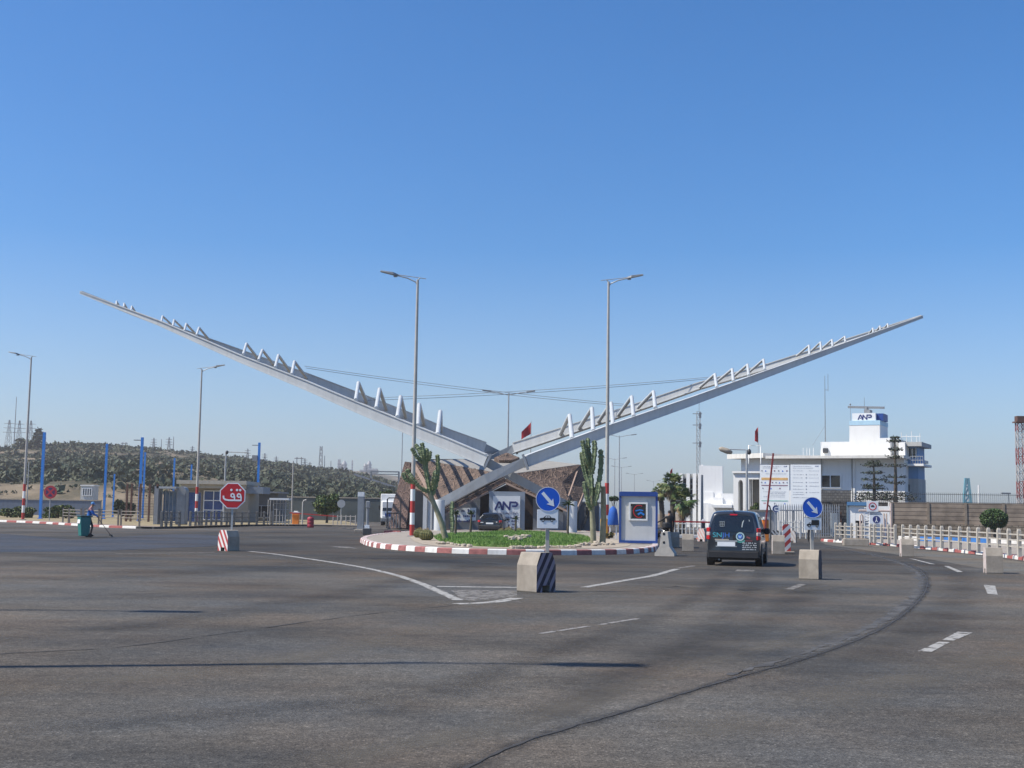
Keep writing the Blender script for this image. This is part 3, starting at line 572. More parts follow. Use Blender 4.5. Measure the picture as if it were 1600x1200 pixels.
for j in range(NT):
    for i in range(NX): vs.append(hill_point(-700 + 1460 * i / (NX - 1), 1.25 * j / (NT - 1)))
hb.add(vs, [(j * NX + i, j * NX + i + 1, (j + 1) * NX + i + 1, (j + 1) * NX + i) for j in range(NT - 1) for i in range(NX - 1)], 0, True)
M_HILL = patchy('scrubby hillside', [(0.34, (0.050, 0.052, 0.028)), (0.47, (0.10, 0.086, 0.055)), (0.56, (0.19, 0.15, 0.10)), (0.7, (0.31, 0.25, 0.175))], 0.055, 9, stretch=(1, 0.6, 1.5))
struct(hb.build('hill', M_HILL))
sb = MB(); made = 0
while made < 17500:
    px = rng.uniform(-60, 660); t = 0.03 + 0.98 * rng.random() ** 0.9
    p = hill_point(px, t)
    n1 = noise.noise(Vector((p.x * 0.028, p.y * 0.016, 7))) + 0.5 * noise.noise(Vector((p.x * 0.1, p.y * 0.06, 1)))
    dens = (0.35 if n1 < -.2 else .9) if t < 0.16 else (0.22 if n1 < -.05 else 0.95)
    if px > 300: dens = max(dens, min(.85, .25 + (px - 300) / 160) if t > 0.2 else 0.15)
    if math.sin(t * 26 + px * .012 + 3 * n1) > .72 and px < 420: dens *= .3
    if rng.random() > dens: continue
    made += 1; r = rng.uniform(0.4, 1.1) * rng.choice((.6, .8, 1, 1.2, 2.2)) * (1.25 if px < 90 and t > .6 else 1); mi = int(rng.random() < 0.45)
    for k in range(13):
        d = Vector((rng.gauss(0, 1), rng.gauss(0, 1), abs(rng.gauss(0, 0.8)))).normalized() * r * rng.uniform(0.4, 1); d.z *= 0.7
        sb.leaf(p + d, r * rng.uniform(0.4, 0.75), rng, mi)
struct(sb.build('scrub', [M_SCRUB, M_SCRUBD]), 'stuff')
# far plateau under the industry
fb = MB(); NX = 60; vs = []
for j in range(10):
    for i in range(NX):
        px = -300 + 1150 * i / (NX - 1); Y = 820 + 480 * min(j, 8) / 8 + (300 if j == 9 else 0)
        top = zh(px, 736 if px < 560 else 738 + (px - 560) * 0.10 if px < 640 else 746 + (px - 640) * 0.25, 1300); p = gx(px, Y); p.z = max(0, top) * (min(j, 8) / 8) ** 1.2 + (3 * noise.noise(p * 0.01) if 0 < j < 8 else 0); vs.append(p)
fb.add(vs, [(j * NX + i, j * NX + i + 1, (j + 1) * NX + i + 1, (j + 1) * NX + i) for j in range(9) for i in range(NX - 1)], 0, True)
struct(fb.build('plateau', M_HILL))
# ------------------------------------------------------------------ the winged gate of steel beams
YF, YR, YT = 88.0, 112.0, 98.0
GATE = thing('gate_sculpture', 'huge silver steel gate of two crossing wings with triangular struts and stay cables', 'gate sculpture', gx(787, YT))
def wing_y(px, y0):                       # depth along a wing: crossing at 785, tips at 127 and 1440
    k = (px - 785) / 655 if px > 785 else (785 - px) / 658
    return y0 + (YT - y0) * max(0, k)
def wp(px, py, y0): return at(px, py, wing_y(px, y0))
def beam(pts, y0, w, foot=None):
    b = MB(); P = [wp(x, y, y0 if foot is None else foot) for x, y, _ in pts]
    H = [t * .95 * p.y / FOC for p, (_, _, t) in zip(P, pts)]
    b.bar(P, [w * (0.35 + 0.65 * min(1, h / 0.8)) for h in H], H); return b
A = [(821, 721, 17), (880, 699, 16.5), (950, 672.5, 15), (1020, 648, 13.5), (1080, 627, 12), (1180, 590.5, 10), (1280, 554, 7.5), (1370, 521, 5), (1440, 495.5, 2.6)]
B = [(761, 720, 18), (700, 694, 17.5), (640, 670, 17), (560, 637, 15.5), (480, 602.5, 13.5), (375, 560, 10.5), (250, 505, 7), (190, 482, 5), (127, 457.5, 2.6)]
C_ = [(804, 700, 15.5), (873, 677.5, 14), (950, 652, 12.5), (1027, 626, 11), (1093, 603, 10), (1200, 573, 8), (1330, 530.5, 5), (1440, 494.5, 2.2)]
D = [(756, 699, 15.5), (700, 679, 15), (640, 653, 14), (560, 621, 12.5), (480, 590, 11), (327, 533.5, 7), (207, 489, 4.5), (127, 457, 2.2)]
for pts, y0 in ((A, YF), (B, YF + 1.3), (C_, YR), (D, YR + 1.3)):
    b = beam(pts, y0, 0.75); P = [wp(x, y, y0) for x, y, _ in pts]; H = [t * .95 * p.y / FOC for p, (_, _, t) in zip(P, pts)]; Wd = [0.75 * (0.35 + 0.65 * min(1, h / 0.8)) + .12 for h in H]
    for s in (-1, 1): b.bar([p + Vector((0, 0, s * (h / 2 + .012) / max(.5, abs(((P[min(i + 1, len(P) - 1)] - P[max(i - 1, 0)]).normalized()).xy.length)))) for i, (p, h) in enumerate(zip(P, H))], Wd, .06)
    b.build('wing_beam', M_STEEL, GATE, True)
legs = [([(689, 787, 15), (760, 748.5, 15.5), (822, 721, 15)], YF), ([(884, 789, 13), (797, 743, 14), (761, 722, 15)], YF + 1.3),
        ([(700, 757, 13), (745, 731, 13), (781, 711.5, 13.5), (806, 700.5, 13.5)], YR), ([(868, 757, 13), (822, 732, 13), (781, 711.5, 13.5), (755, 699.5, 13.5)], YR + 1.3)]
for pts, y0 in legs:
    beam(pts, y0, 0.62, y0).build('leg_beam', M_STEELJ, GATE, True)
def plate(px, py, y0, ang, h):
    b = MB(); p = at(px, py, y0); b.box(p, (0.16, 0.95, h * y0 / FOC), 0, 0, R(ang)); b.build('joint_plate', M_STEELJ, GATE, True)
plate(821, 722, YF, -20, 25); plate(762, 720.5, YF + 1.3, 24, 24); plate(805, 700.5, YR, -20, 19); plate(755, 699.5, YR + 1.3, 24, 19)
for px, py, y in ((687, 781, YF - .1), (894, 783, YF + 1.2)):
    p = at(px, py, y); b = MB(); b.lathe([(0.36, 0), (0.36, p.z - 0.05), (0.33, p.z)], (p.x, y, 0), 20); b.build('foot_column', M_STEEL, GATE, True)
# triangular struts: peak, front foot on the front beam, back foot on the rear beam
L_PK = [(688, 643, 684, 679, 689, 674), (655, 632, 653, 665, 663, 664), (626, 620, 621, 652, 634, 652), (593, 608, 588, 638, 604, 640), (560, 598, 556, 625, 573, 628),
        (460, 565, 456, 585, 479, 590), (435, 555, 430, 574, 453, 580), (410, 547, 404, 563, 428, 570), (385, 537, 380, 554, 403, 560),
        (311, 512, 307, 524, 327, 531), (291, 506, 288, 517, 306, 522), (272, 500, 270, 510, 287, 514), (254, 494, 252, 503, 268, 507),
        (206, 478.5, 205, 485, 212, 488), (194, 474, 193.5, 480, 199, 483), (182, 470.5, 182, 476, 187, 479)]
R_PK = [(890, 649, 894, 686, 876, 678), (925, 638, 927, 674, 905, 669), (955, 630, 958, 664, 935, 659), (987, 620, 990, 651, 966, 649), (1021, 612, 1024, 638, 997, 637),
        (1117, 585, 1120, 606, 1094, 605), (1144, 577, 1146, 596, 1121, 596), (1168, 570, 1170, 587, 1147, 588), (1193, 562, 1195, 578, 1171, 581),
        (1264, 540, 1265, 555, 1245, 556), (1282, 535, 1283, 549, 1266, 550), (1300, 531, 1301, 542, 1284, 545), (1320, 526, 1321, 535, 1302, 539),
        (1364, 513, 1364.5, 520, 1357, 523), (1375, 509.5, 1375.5, 516, 1368, 519), (1387, 506, 1387.5, 512, 1380, 515)]
for i, (x, y, fx, fy, bx, by) in enumerate(L_PK + R_PK):
    lft = i < len(L_PK); k = abs(x - 785) / 656; r = 0.195 * (1 - 0.72 * k)
    y0, y1 = wing_y(x, YF + (1.3 if lft else 0)), wing_y(x, YR + (1.3 if lft else 0))
    pk = at(x, y, (y0 + y1) / 2); ff = at(fx, fy, y0); bf = at(bx, by, y1); b = MB()
    b.path([ff, pk + (ff - pk).normalized() * r * .4], [r, r * 0.95], 10); b.path([bf, pk], [r, r * 0.95], 10)
    b.lathe([(r * .96, -r * .5), (r * .9, r * 0.3), (r * 0.4, r * .5)], pk, 10)
    b.build('strut', M_STRUT, GATE, True)
for p0, p1, sg in (((476, 572), (980, 632), 0.5), ((478, 575), (982, 635), 0.6), ((1107, 589.5), (571, 622), 0.5), ((1105, 592), (573, 625.5), 0.6)):
    a, c = wp(*p0, YR), wp(*p1, YR); b = MB()
    b.path([a.lerp(c, t / 16) - Vector((0, 0, sg * 4 * (t / 16) * (1 - t / 16) * 0.4)) for t in range(17)], 0.02, 6); b.build('stay_cable', M_GREY, GATE, True)

# ------------------------------------------------------------------ port entrance building under the gate
GB = thing('entrance_building', 'low grey entrance building under folded brown openwork canopy behind the lawn', 'building', gx(790, 99))
def bp(name, pts, m, th=0.18, par=None):
    b = MB(); b.slab([at(*p) for p in pts], th); return b.build(name, m, par or GB, par is None)
bp('canopy', [(645, 724, 103), (667, 723, 103), (757, 739, 99), (790, 746, 97.5), (689, 798, 96.5), (660, 771, 100), (647, 766, 102)], M_BROWN, 0.25)
bp('canopy', [(790, 746, 97.5), (816, 742, 99), (905, 729.5, 103), (913, 731, 103.5), (913, 767, 102), (899, 801, 98.5), (889, 788, 97)], M_BROWN, 0.25)
bp('canopy_fin', [(638, 722, 104), (646, 723, 103), (647, 768, 102), (640, 826, 101.5), (612, 826, 106), (620, 785, 106)], M_BROWND, 0.3)
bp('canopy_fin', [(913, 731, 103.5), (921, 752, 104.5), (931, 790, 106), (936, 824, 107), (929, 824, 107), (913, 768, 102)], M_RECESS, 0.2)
def band(pts, m, h=0.5, w=0.3, name='edge_band'):
    b = MB(); b.bar([at(*p) for p in pts], w, h); return b.build(name, m, GB, True)
band([(689, 803, 95.6), (790, 750, 96.6)], M_BROWN, 0.42, 0.3); band([(790, 750, 96.6), (889, 795, 95.8)], M_BROWN, 0.42, 0.3)
band([(689, 807.5, 95.5), (790, 754.5, 96.5)], M_TAN, 0.13, 0.34); band([(790, 754.5, 96.5), (889, 800, 95.7)], M_TAN, 0.13, 0.34)
band([(913.5, 767, 101.7), (899, 801, 98.2)], M_TAN, 0.3, 0.2); band([(904, 730, 102.9), (888, 776, 98)], M_TAN, 0.1, 0.1); band([(646, 725, 102.7), (689, 798, 96.2)], M_TAN, 0.3, 0.16)
band([(757, 739, 98.8), (667, 722.6, 102.8)], M_TAN, 0.1, 0.12); band([(816, 741.6, 98.8), (905, 729, 102.8)], M_TAN, 0.12, 0.14)
rf = bp('roof', [(667, 722.5, 103.5), (735, 719.5, 110), (845, 721.5, 110), (905, 728.5, 103.5), (816, 741, 99.4), (790, 744, 98.2), (757, 738, 99.4)], M_ROOF, 0.15)
for i in range(7):
    t = i / 6; q = MB()
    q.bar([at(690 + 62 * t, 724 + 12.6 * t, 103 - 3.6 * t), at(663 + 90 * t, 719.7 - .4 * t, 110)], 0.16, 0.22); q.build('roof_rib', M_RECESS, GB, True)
for i in range(3):
    t = i / 2; q = MB(); q.bar([at(834 + 60 * t, 738 - 8 * t, 100 + 2.6 * t), at(838 + 62 * t, 721.4 + 5.6 * t, 110 - 5 * t)], 0.1, 0.12); q.build('roof_rib', M_ROOF, GB, True)
M_EDGE = stripes('broken roof edge', (0.03, 0.03, 0.03), (0.45, 0.45, 0.44), (1, 0, 0), 1.7, worn=0.3)
band([(662, 719, 109.5), (737, 718.6, 110.4)], M_DARK, 0.16, 0.3, 'roof_edge'); band([(842, 721.5, 110.4), (906, 727.6, 106)], M_EDGE, 0.15, 0.3, 'roof_edge')
bp('roof_hip', [(772, 722, 107), (792, 714, 107.5), (812, 722, 107), (800, 726, 106), (780, 726, 106)], M_BROWN, 0.4)
# walls under the canopy
def wall(name, x0, x1, yt0, yt1, Y, d, m, yb=None):
    z0 = 0.0 if yb is None else zh((x0 + x1) / 2, yb, Y); b = MB(); X0, X1 = gx(x0, Y).x, gx(x1, Y).x
    b.prism([(X0, z0), (X1, z0), (X1, zh(x1, yt1, Y)), (X0, zh(x0, yt0, Y))], Y, Y + d); return b.build(name, m, GB, True)
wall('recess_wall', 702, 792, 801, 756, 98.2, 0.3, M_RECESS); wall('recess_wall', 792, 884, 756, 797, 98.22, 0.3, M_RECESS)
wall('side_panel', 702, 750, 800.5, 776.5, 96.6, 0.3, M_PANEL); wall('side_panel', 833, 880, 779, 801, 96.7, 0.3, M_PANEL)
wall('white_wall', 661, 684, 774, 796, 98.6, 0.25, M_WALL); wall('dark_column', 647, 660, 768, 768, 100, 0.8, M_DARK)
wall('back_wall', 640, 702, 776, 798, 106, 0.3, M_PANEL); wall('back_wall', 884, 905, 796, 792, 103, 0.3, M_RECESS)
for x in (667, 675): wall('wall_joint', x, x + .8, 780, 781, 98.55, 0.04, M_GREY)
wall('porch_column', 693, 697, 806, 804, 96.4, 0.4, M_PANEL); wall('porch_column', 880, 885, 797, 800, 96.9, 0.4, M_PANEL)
sg = wall('sign_slab', 764, 820, 767.5, 768.5, 95.2, 0.5, mat('slate sign slab', (0.27, 0.31, 0.36), 0.6, var=0.06))
def sign_plate(x0, x1, y0, y1, Y, name='sign_plate'):
    o = gx((x0 + x1) / 2, Y); r = bpy.data.objects.new(name, None); 
    b = MB(); X0, X1 = gx(x0, Y).x, gx(x1, Y).x; b.prism([(X0, zh(x0, y1, Y)), (X1, zh(x1, y1, Y)), (X1, zh(x1, y0, Y)), (X0, zh(x0, y0, Y))], Y, Y + 0.06); bpy.data.objects.remove(r)
    return b.build(name, M_SIGNWHITE, GB, True)
def logo(parent, o, w, m=M_INK, world=True):
    """the port authority's merged letters A N P: an open A with a dot, an N running into a hooked P"""
    k = w / 250; b = MB(); t = 20 * k
    P = lambda L_: [(o.x + x * k, o.z + y * k) for x, y in L_]
    b.stroke(P([(0, 2), (33, 76), (42, 82), (51, 76), (77, 0)]), t, o.y - 0.012, o.y)
    b.stroke(P([(84, 0), (90, 82), (158, 2), (164, 82)]), t, o.y - 0.017, o.y)
    b.stroke(P([(164, 82), (224, 82), (238, 75), (243, 60), (238, 46), (224, 39), (192, 39)]), t * .95, o.y - 0.022, o.y)
    b.disc((o.x + 41 * k, o.z + 25 * k), 9 * k, o.y - 0.014, o.y, 12)
    return b.build('logo', m, parent, world)
def textbars(parent, o, w, rows, h, m, seed=3, gap=0.5):
    """rows of writing too small to read in the photograph: broken word-length dashes"""
    q = random.Random(seed); b = MB(); z = o.z
    for r_ in rows:
        x = o.x
        while x < o.x + w * r_:
            l = min(q.uniform(0.25, 0.9) * h * 4, o.x + w * r_ - x); n = max(1, int(l / (h * 0.55)))
            for i in range(n):
                hh = h * q.choice((0.55, 0.7, 1.0)); xx = x + i * h * 0.6
                b.prism([(xx, z), (xx + h * 0.4, z), (xx + h * 0.4, z + hh), (xx, z + hh)], o.y - 0.008, o.y)
            x += l + h * 0.6
        z -= h * (1 + gap) * 1.3
    return b.build('lettering', m, parent, parent == GB)
sp = sign_plate(770, 812.5, 775, 827, 95.1)
p = at(774, 796, 95.09); logo(GB, p, gx(809, 95.09).x - gx(774, 95.09).x)
p = at(773.5, 802.5, 95.09)
ar = ''.join(chr(c) for c in (0xFE8D, 0xFEDF, 0xFEEE, 0xFEDB, 0xFE8E, 0xFEDF, 0xFE94, 0x20, 0xFE8D, 0xFEDF, 0xFEEE, 0xFEC3, 0xFEE8, 0xFEF4, 0xFE94, 0x20, 0xFEDF, 0xFEE0, 0xFEE4, 0xFEEE, 0xFE8D, 0xFEE7, 0xFE8A))[::-1]
inv = -GB.location
text('lettering', ar, 0.2, M_INK, GB, at(791, 801.5, 95.08) + inv, width=1.65, ex=0.006)
text('lettering', 'Agence Nationale des Ports', 0.2, M_INK, GB, at(791, 808.5, 95.08) + inv, width=1.7, ex=0.006)
textbars(GB, at(774, 815, 95.09), 1.65, (1, 0.9, 1), 0.12, M_INK, 5)
sp2 = sign_plate(709, 744, 793.5, 813.5, 96.2)
textbars(GB, at(711, 799.5, 96.19), 1.55, (1, 1, 1), 0.22, M_INK, 8, 0.35)

# ------------------------------------------------------------------ street lamps
M_BANDS = None
def lamp(px, base_py, z0, top_py, d, label, Y=None, loc=None, H=None, bands=5, bh=0.62):
    if loc is None:
        loc = G(px, base_py, z0) if Y is None else gx(px, Y, z0)
        H = zh(px, top_py, loc.y) - z0
    t = thing('street_lamp', label, 'street lamp', loc, 0, 'tall street lamps with red and white bases')
    b = MB(); b.path([(0, 0, 0), (0, 0, H * .5), (0, 0, H)], [0.12, 0.1, 0.065], 14); b.box((0, 0, 0.02), (0.45, 0.45, 0.05)); b.build('pole', M_POLE, t)
    b = MB()
    for i in range(bands): b.lathe([(0.128 - i * .001, i * bh), (0.128 - i * .001, (i + 1) * bh)], n=14, mi=i % 2)
    b.build('painted_base', [M_RED, M_WHITE], t)
    b = MB(); b.path([(0, 0, H - .3), (d * .12, 0, H - .12), (d * .55, 0, H + .08), (d * 1.2, 0, H + .24)], 0.035, 8); b.path([(-d * .45, 0, H + .06), (d * .3, 0, H + .16), (d * 1.1, 0, H + .26)], 0.022, 6); b.path([(0, 0, H - .05), (-d * .12, 0, H + .12)], 0.035, 6); b.build('bracket', M_GALV, t)
    b = MB(); b.add([(d * x, y, z) for x, y, z in ((1.05, -.06, H + .19), (1.05, .06, H + .19), (1.3, .2, H + .24), (2.0, .17, H + .40), (2.05, 0, H + .42), (2.0, -.17, H + .40), (1.3, -.2, H + .24))] + [(d * x, y, z) for x, y, z in ((1.05, -.05, H + .27), (1.05, .05, H + .27), (1.32, .18, H + .37), (1.98, .14, H + .46), (2.03, 0, H + .45), (1.98, -.14, H + .46), (1.32, -.18, H + .37))],
          [(0, 1, 2, 3, 4, 5, 6), (13, 12, 11, 10, 9, 8, 7)] + [(i, (i + 1) % 7, (i + 1) % 7 + 7, i + 7) for i in range(7)]); b.box((d * 1.2, 0, H + .17), (0.2, 0.16, 0.07)); b.build('luminaire', M_GREY, t)
    return t
lamp(643.5, 838, 0.19, 437, -1, 'tall street lamp with red and white base beside the leaning cactus')
lamp(948, 836, 0.19, 440, 1, 'tall street lamp with red and white base beside the blue trimmed booth', Y=74)
lamp(307, 0, 0.15, 577, 1, 'tall street lamp with red and white base at the blue windowed guardhouse', Y=113)
lamp(37, 811, 0.15, 558, -1, 'tall street lamp on dry grass beside the round red sign', Y=112)
# two more along the same road, out of the frame, whose shadows lie across the asphalt
lamp(0, 0, 0, 0, 1, 'street lamp out of view casting the nearer long shadow', loc=(-11.95, 11.65, 0), H=14.0)
lamp(0, 0, 0, 0, 1, 'street lamp out of view casting the second long shadow', loc=(-18.2, 17.7, 0), H=14.0)
# twin-arm lamps and plain poles farther off
def twin(px, top_py, H, label):
    Y = (H - CAM_H) * FOC / (hor(px) - top_py); t = thing('twin_arm_lamp', label, 'street lamp', gx(px, Y), 0, 'twin arm lamps along the harbour road')
    b = MB(); b.path([(0, 0, 0), (0, 0, H)], [0.11, 0.06], 10); b.build('pole', M_GALV, t)
    for s in (-1, 1):
        b = MB(); b.path([(0, 0, H - .2), (s * 1.1, 0, H + .05), (s * 1.6, 0, H + .12)], 0.04, 6); b.build('arm', M_GALV, t)
        b = MB(); b.box((s * 1.95, 0, H + .16), (0.8, 0.28, 0.12), ry=-s * R(8), bev=0.03); b.build('luminaire', M_GREY, t)
for px, ty, lb in ((792, 614, 'twin arm lamp rising behind the crossing of the steel wings'), (967, 681, 'twin arm lamp behind the booth, tallest of its row'), (960, 717, 'twin arm lamp second in the row behind the red banded lamp'), (970.5, 730, 'twin arm lamp third in the row beyond the booth'), (991, 741, 'twin arm lamp in the gap between booth roof and palm, nearer one'), (1021, 752, 'twin arm lamp just beside the palm crown, smallest of its row')):
    twin(px, ty, 12.0, lb)
def pole(name, px, Y, top_py, r, m, label, cat='pole', z0=0.0, group=None):
    b = MB(); H = zh(px, top_py, Y) - z0; b.path([(0, 0, 0), (0, 0, H)], [r, r * .7], 10); b.lathe([(r * 1.8, 0), (r * 1.8, .08), (r, .12)], n=10); return tag(b.build(name, m, loc=gx(px, Y, z0)), label, cat, group)
pole('thin_pole', 626, 150, 672, 0.07, M_GALV, 'thin grey pole standing behind the brown canopy fin')
pole('thin_pole', 456, 118, 720, 0.07, M_POLE, 'plain pale pole beside the tall cage turnstile')
pole('thin_pole', 42, 130, 722, 0.06, M_GALV, 'thin grey pole close behind the lamp on dry grass')
pole('thin_pole', 1097, 92, 742, 0.11, M_GREY, 'dark grey pole by the white pylon building, above the red boom')
# camera mast with a side arm
t = thing('camera_mast', 'grey mast with a long side arm and camera above the guardhouse', 'camera mast', gx(350, 117)); H = zh(350, 706, 117)
b = MB(); b.path([(0, 0, 0), (0, 0, H)], [0.1, 0.08], 10); b.build('pole', M_GALV, t)
b = MB(); b.tube((0, 0, H), (1.9, 0, H - .03), 0.045); b.build('arm', M_GALV, t)
b = MB(); b.lathe([(0.05, -.22), (0.13, -.12), (0.13, .05), (0.06, .12)], (0.1, -.05, H), 12); b.build('camera', M_DARK, t)

# blue lighting columns on the hill side
def column(px, by, ty, Y, label, arm=0, w=0.26):
    w *= .78
    t = thing('lighting_column', label, 'lighting column', gx(px, Y, 0.1), 0, 'blue columns along the hill road'); H = zh(px, ty, Y)
    b = MB(); b.box((0, 0, H / 2), (w, w, H)); b.box((0, 0, .05), (w * 1.7, w * 1.7, .1)); b.build('post', M_BLUE, t)
    b = MB(); b.box((-.1 - .3, 0, H * .965), (0.75 if arm else .3, 0.16, 0.08)); b.build('luminaire', M_GREY, t)
    if arm > 1: b = MB(); b.box((-.45, 0, H * .8), (0.55, .4, .6)); b.build('control_box', M_GREY, t)
for i, a in enumerate([(64, 797, 677, 122, 'blue column rising beside the round red sign', 0, .3), (163, 793, 695, 128, 'blue column just past the small white cabin', 0, .26), (177, 795, 742, 150, 'shortest blue column, thin, beside the taller one near the white cabin', 0, .2),
     (218, 800, 685, 118, 'blue column with a small arm behind the rust red posts', 1, .28), (223.5, 800, 708, 140, 'blue column close behind a taller one at the rust red posts', 0, .22), (270, 790, 717, 160, 'blue column above the turnstile gateway', 1, .24),
     (297, 790, 727, 170, 'blue column above the guardhouse roof, beside the lamp', 0, .24), (402, 790, 693, 140, 'blue column carrying a grey box above the stop sign', 2, .3)]): column(a[0], a[1], a[2], a[3], a[4], a[5], a[6])

# pylons and masts on the hill
def pylon(px, by, ty, label, kind=0, Y=640.0):
    z0, z1 = zh(px, by, Y) - 4, zh(px, ty, Y); h = z1 - z0; w = h * (0.2 if kind == 0 else .12); b = MB(); r = 0.10
    if kind == 2: b.path([(0, 0, 0), (0, 0, h)], [.3, .15], 6)
    elif kind == 3:
        for s in (-1, 1): b.tube((s * w, 0, 0), (s * w, 0, h), .25, n=5)
        b.tube((-w * 2, 0, h * .93), (w * 2, 0, h * .93), .25, n=5)
    else:
        n = 6; top = 0.12 if kind == 0 else .5
        lv = [(w / 2 * (1 - (1 - top) * i / n), h * i / n) for i in range(n + 1)]
        for (a, z), (c, zz) in zip(lv, lv[1:]):
            for sx, sy in ((1, 1), (1, -1), (-1, 1), (-1, -1)): b.tube((a * sx, a * sy, z), (c * sx, c * sy, zz), r, n=4)
            for sy in (1, -1): b.tube((-a, a * sy, z), (c, c * sy, zz), r * .7, n=4); b.tube((a, a * sy, z), (-c, c * sy, zz), r * .7, n=4)
        if kind == 0:
            for f in (.66, .78, .9): b.tube((-w * (1.25 - f * .6), 0, h * f), (w * (1.25 - f * .6), 0, h * f), r * 1.2, n=4)
    p = gx(px, Y); tag(b.build({0: 'pylon', 1: 'lattice_mast', 2: 'thin_mast', 3: 'portal_pylon'}[kind], M_GREY, loc=(p.x, p.y, z0)), label, 'pylon' if kind in (0, 3) else 'mast', 'pylons and masts on the hill')
for a in [(8, 700, 656, 'lattice pylon on the hill at the edge of the picture'), (24, 700, 657, 'lattice pylon on the hill between a thin mast and the lamp'), (42, 700, 657, 'lattice pylon on the hill half behind the lamp pole'), (17, 700, 620, 'thin tall mast between two pylons on the hill', 2),
          (160, 700, 690, 'tiny pylon on the hill above the white cabin'), (190, 700, 691, 'small portal pylon on the hilltop', 3), (236, 703, 684, 'lattice pylon on the hill, first of the pair near the small arm column'), (248, 704, 686, 'thin mast on the hill between two pylons', 2), (260, 705, 683, 'lattice pylon on the hill, second of the pair'), (267, 706, 682, 'thin mast close beside the second pylon', 2),
          (297, 710, 697, 'small pylon behind the lamp at the guardhouse'), (384, 720, 701, 'pylon at the tip of the camera mast arm'), (411, 724, 708, 'pylon just past the blue column with box'), (429, 727, 713, 'pylon midway between blue column and pale pole'), (465, 731, 714, 'portal pylon just past the pale pole', 3), (474, 732, 716, 'small pylon beside the portal pylon'),
          (482, 733, 722, 'smallest pylon before the tall lattice mast'), (499, 738, 697, 'tall dark lattice mast on the ridge before the industrial plant', 1), (505, 738, 712, 'thin mast just past the tall lattice mast', 2), (515, 740, 720, 'short mast between lattice mast and plant', 2)]: pylon(*a)
# industry on the far plateau
M_IND = mat('pale industrial cladding', (0.42, 0.42, 0.42), 0.7, var=0.15, scale=0.05)
def plant(px, label, parts, Y=1300):
    z0 = zh(px, 738, Y); t = thing('industrial_plant', label, 'industrial plant', gx(px, Y, z0 - 2), 0, 'process plants on the far plateau'); k = Y / FOC
    for nm, x, w, h, dome in parts:
        b = MB()
        if dome: b.lathe([(w * k / 2, 0), (w * k / 2, h * k * .7), (w * k * .4, h * k * .86), (w * k * .15, h * k)], (x * k, 0, 0), 14)
        else: b.box((x * k, 0, h * k / 2), (w * k, w * k * .8, h * k))
        for q in range(3): b.box((x * k, 0, h * k * (.3 + .2 * q)), (w * k * 1.25, w * k, .5), 1)
        b.build(nm, [M_IND, M_GREY], t)
plant(536, 'pale process plant with tower, domed silo and chimney on the ridge', [('tower', -8, 4, 23, 0), ('silo', 0, 8, 21, 1), ('chimney', 12.5, 2, 22, 0), ('hall', 6, 12, 8, 0), ('silo', -4, 5, 17, 1)])
plant(573, 'pale process plant with twin silos and long hall on the ridge', [('silo', 2, 7, 21, 1), ('silo', -4, 5, 17, 1), ('hall', 8, 14, 9, 0), ('hall', -8, 8, 7, 0)])
t = thing('pipe_bridge', 'grey pipe bridge on tall legs at the end of the ridge', 'pipe bridge', gx(600, 420)); z1, z2 = zh(600, 737, 420), zh(600, 741, 420)
b = MB(); b.box((0, 0, z1), (9.5, 1.2, .4)); b.box((0, 0, z2), (9.5, 1.2, .3)); b.build('deck', M_GREY, t)
for x in (-4.5, 4.6):
    b = MB(); b.box((x, 0, z1 / 2), (.5, .8, z1)); b.build('leg', M_GREY, t)
b = MB(); b.bar([(-10, 0, z1 - 1), (3.5, 0, z1 - 5)], .8, .6); b.build('conveyor', M_GREY, t)
# ------------------------------------------------------------------ concrete blocks and road signs
def block(px, by, rz, w, l, h, label, ca, cb, m=M_CONC, worn=0.3, n=[0], per=0.2, sgn=1):
    n[0] += 1; sm = stripes('block stripes %d' % n[0], ca, cb, (sgn, 0, 0.6), per, rng.random(), 0.8, worn)
    p = G(px, by); b = MB()
    prof = [(-w / 2, 0), (-.2 * w, 0), (-.2 * w, .17 * h), (.2 * w, .17 * h), (.2 * w, 0), (w / 2, 0), (w / 2, .68 * h), (.3 * w, h), (-.3 * w, h), (-w / 2, .68 * h)]
    b.prism(prof, -l / 2, l / 2, 1, 0); c = math.cos(rz); s = math.sin(rz)
    return tag(b.build('concrete_block', [m, sm], loc=(p.x, p.y + .25, 0), rz=rz, bevel=0.02), label, 'concrete block', 'concrete blocks along the lanes')
W_, K_, RD = (0.60, 0.57, 0.54), (0.035, 0.025, 0.04), (0.42, 0.05, 0.05)
block(838, 925.5, R(45), 0.56, 0.56, 0.80, 'concrete block with black and white striped end, carrying the round sign with car plate', K_, (0.30, 0.24, 0.28), M_CONC, 0.35, sgn=-1)  # white stripes toned mauve: shade of the end put into their colour
block(1270, 905.5, R(66), 0.50, 0.50, 0.75, 'concrete block with shade painted on its end, carrying the round sign with lorry plate', K_, (0.10, 0.09, 0.1), M_CONCG)  # near-black end colours carry the shade of the side away from the sun
block(354.5, 861, R(-42), 0.60, 0.52, 0.76, 'red and white striped concrete block carrying the stop sign', RD, (0.72, 0.69, 0.66), M_CONCG, .2, per=.24)
block(1420, 870, R(-99), 0.55, 0.50, 0.72, 'concrete block with faded stripes between van lane and railing, the farther of two', (0.55, 0.40, 0.34), W_)
block(1557, 896, R(-101), 0.52, 0.48, 0.76, 'concrete block with scratched face near the railing, closest to the picture edge', (0.52, 0.38, 0.33), W_)
block(1054.5, 855.5, R(-98), 0.5, 0.5, 0.72, 'small concrete block beside the person in black', (0.5, 0.4, 0.34), W_)
block(1076, 861.5, R(-98), 0.52, 0.5, 0.74, 'small concrete block with pinkish edge, next along from the person in black', (0.55, 0.3, 0.26), W_)
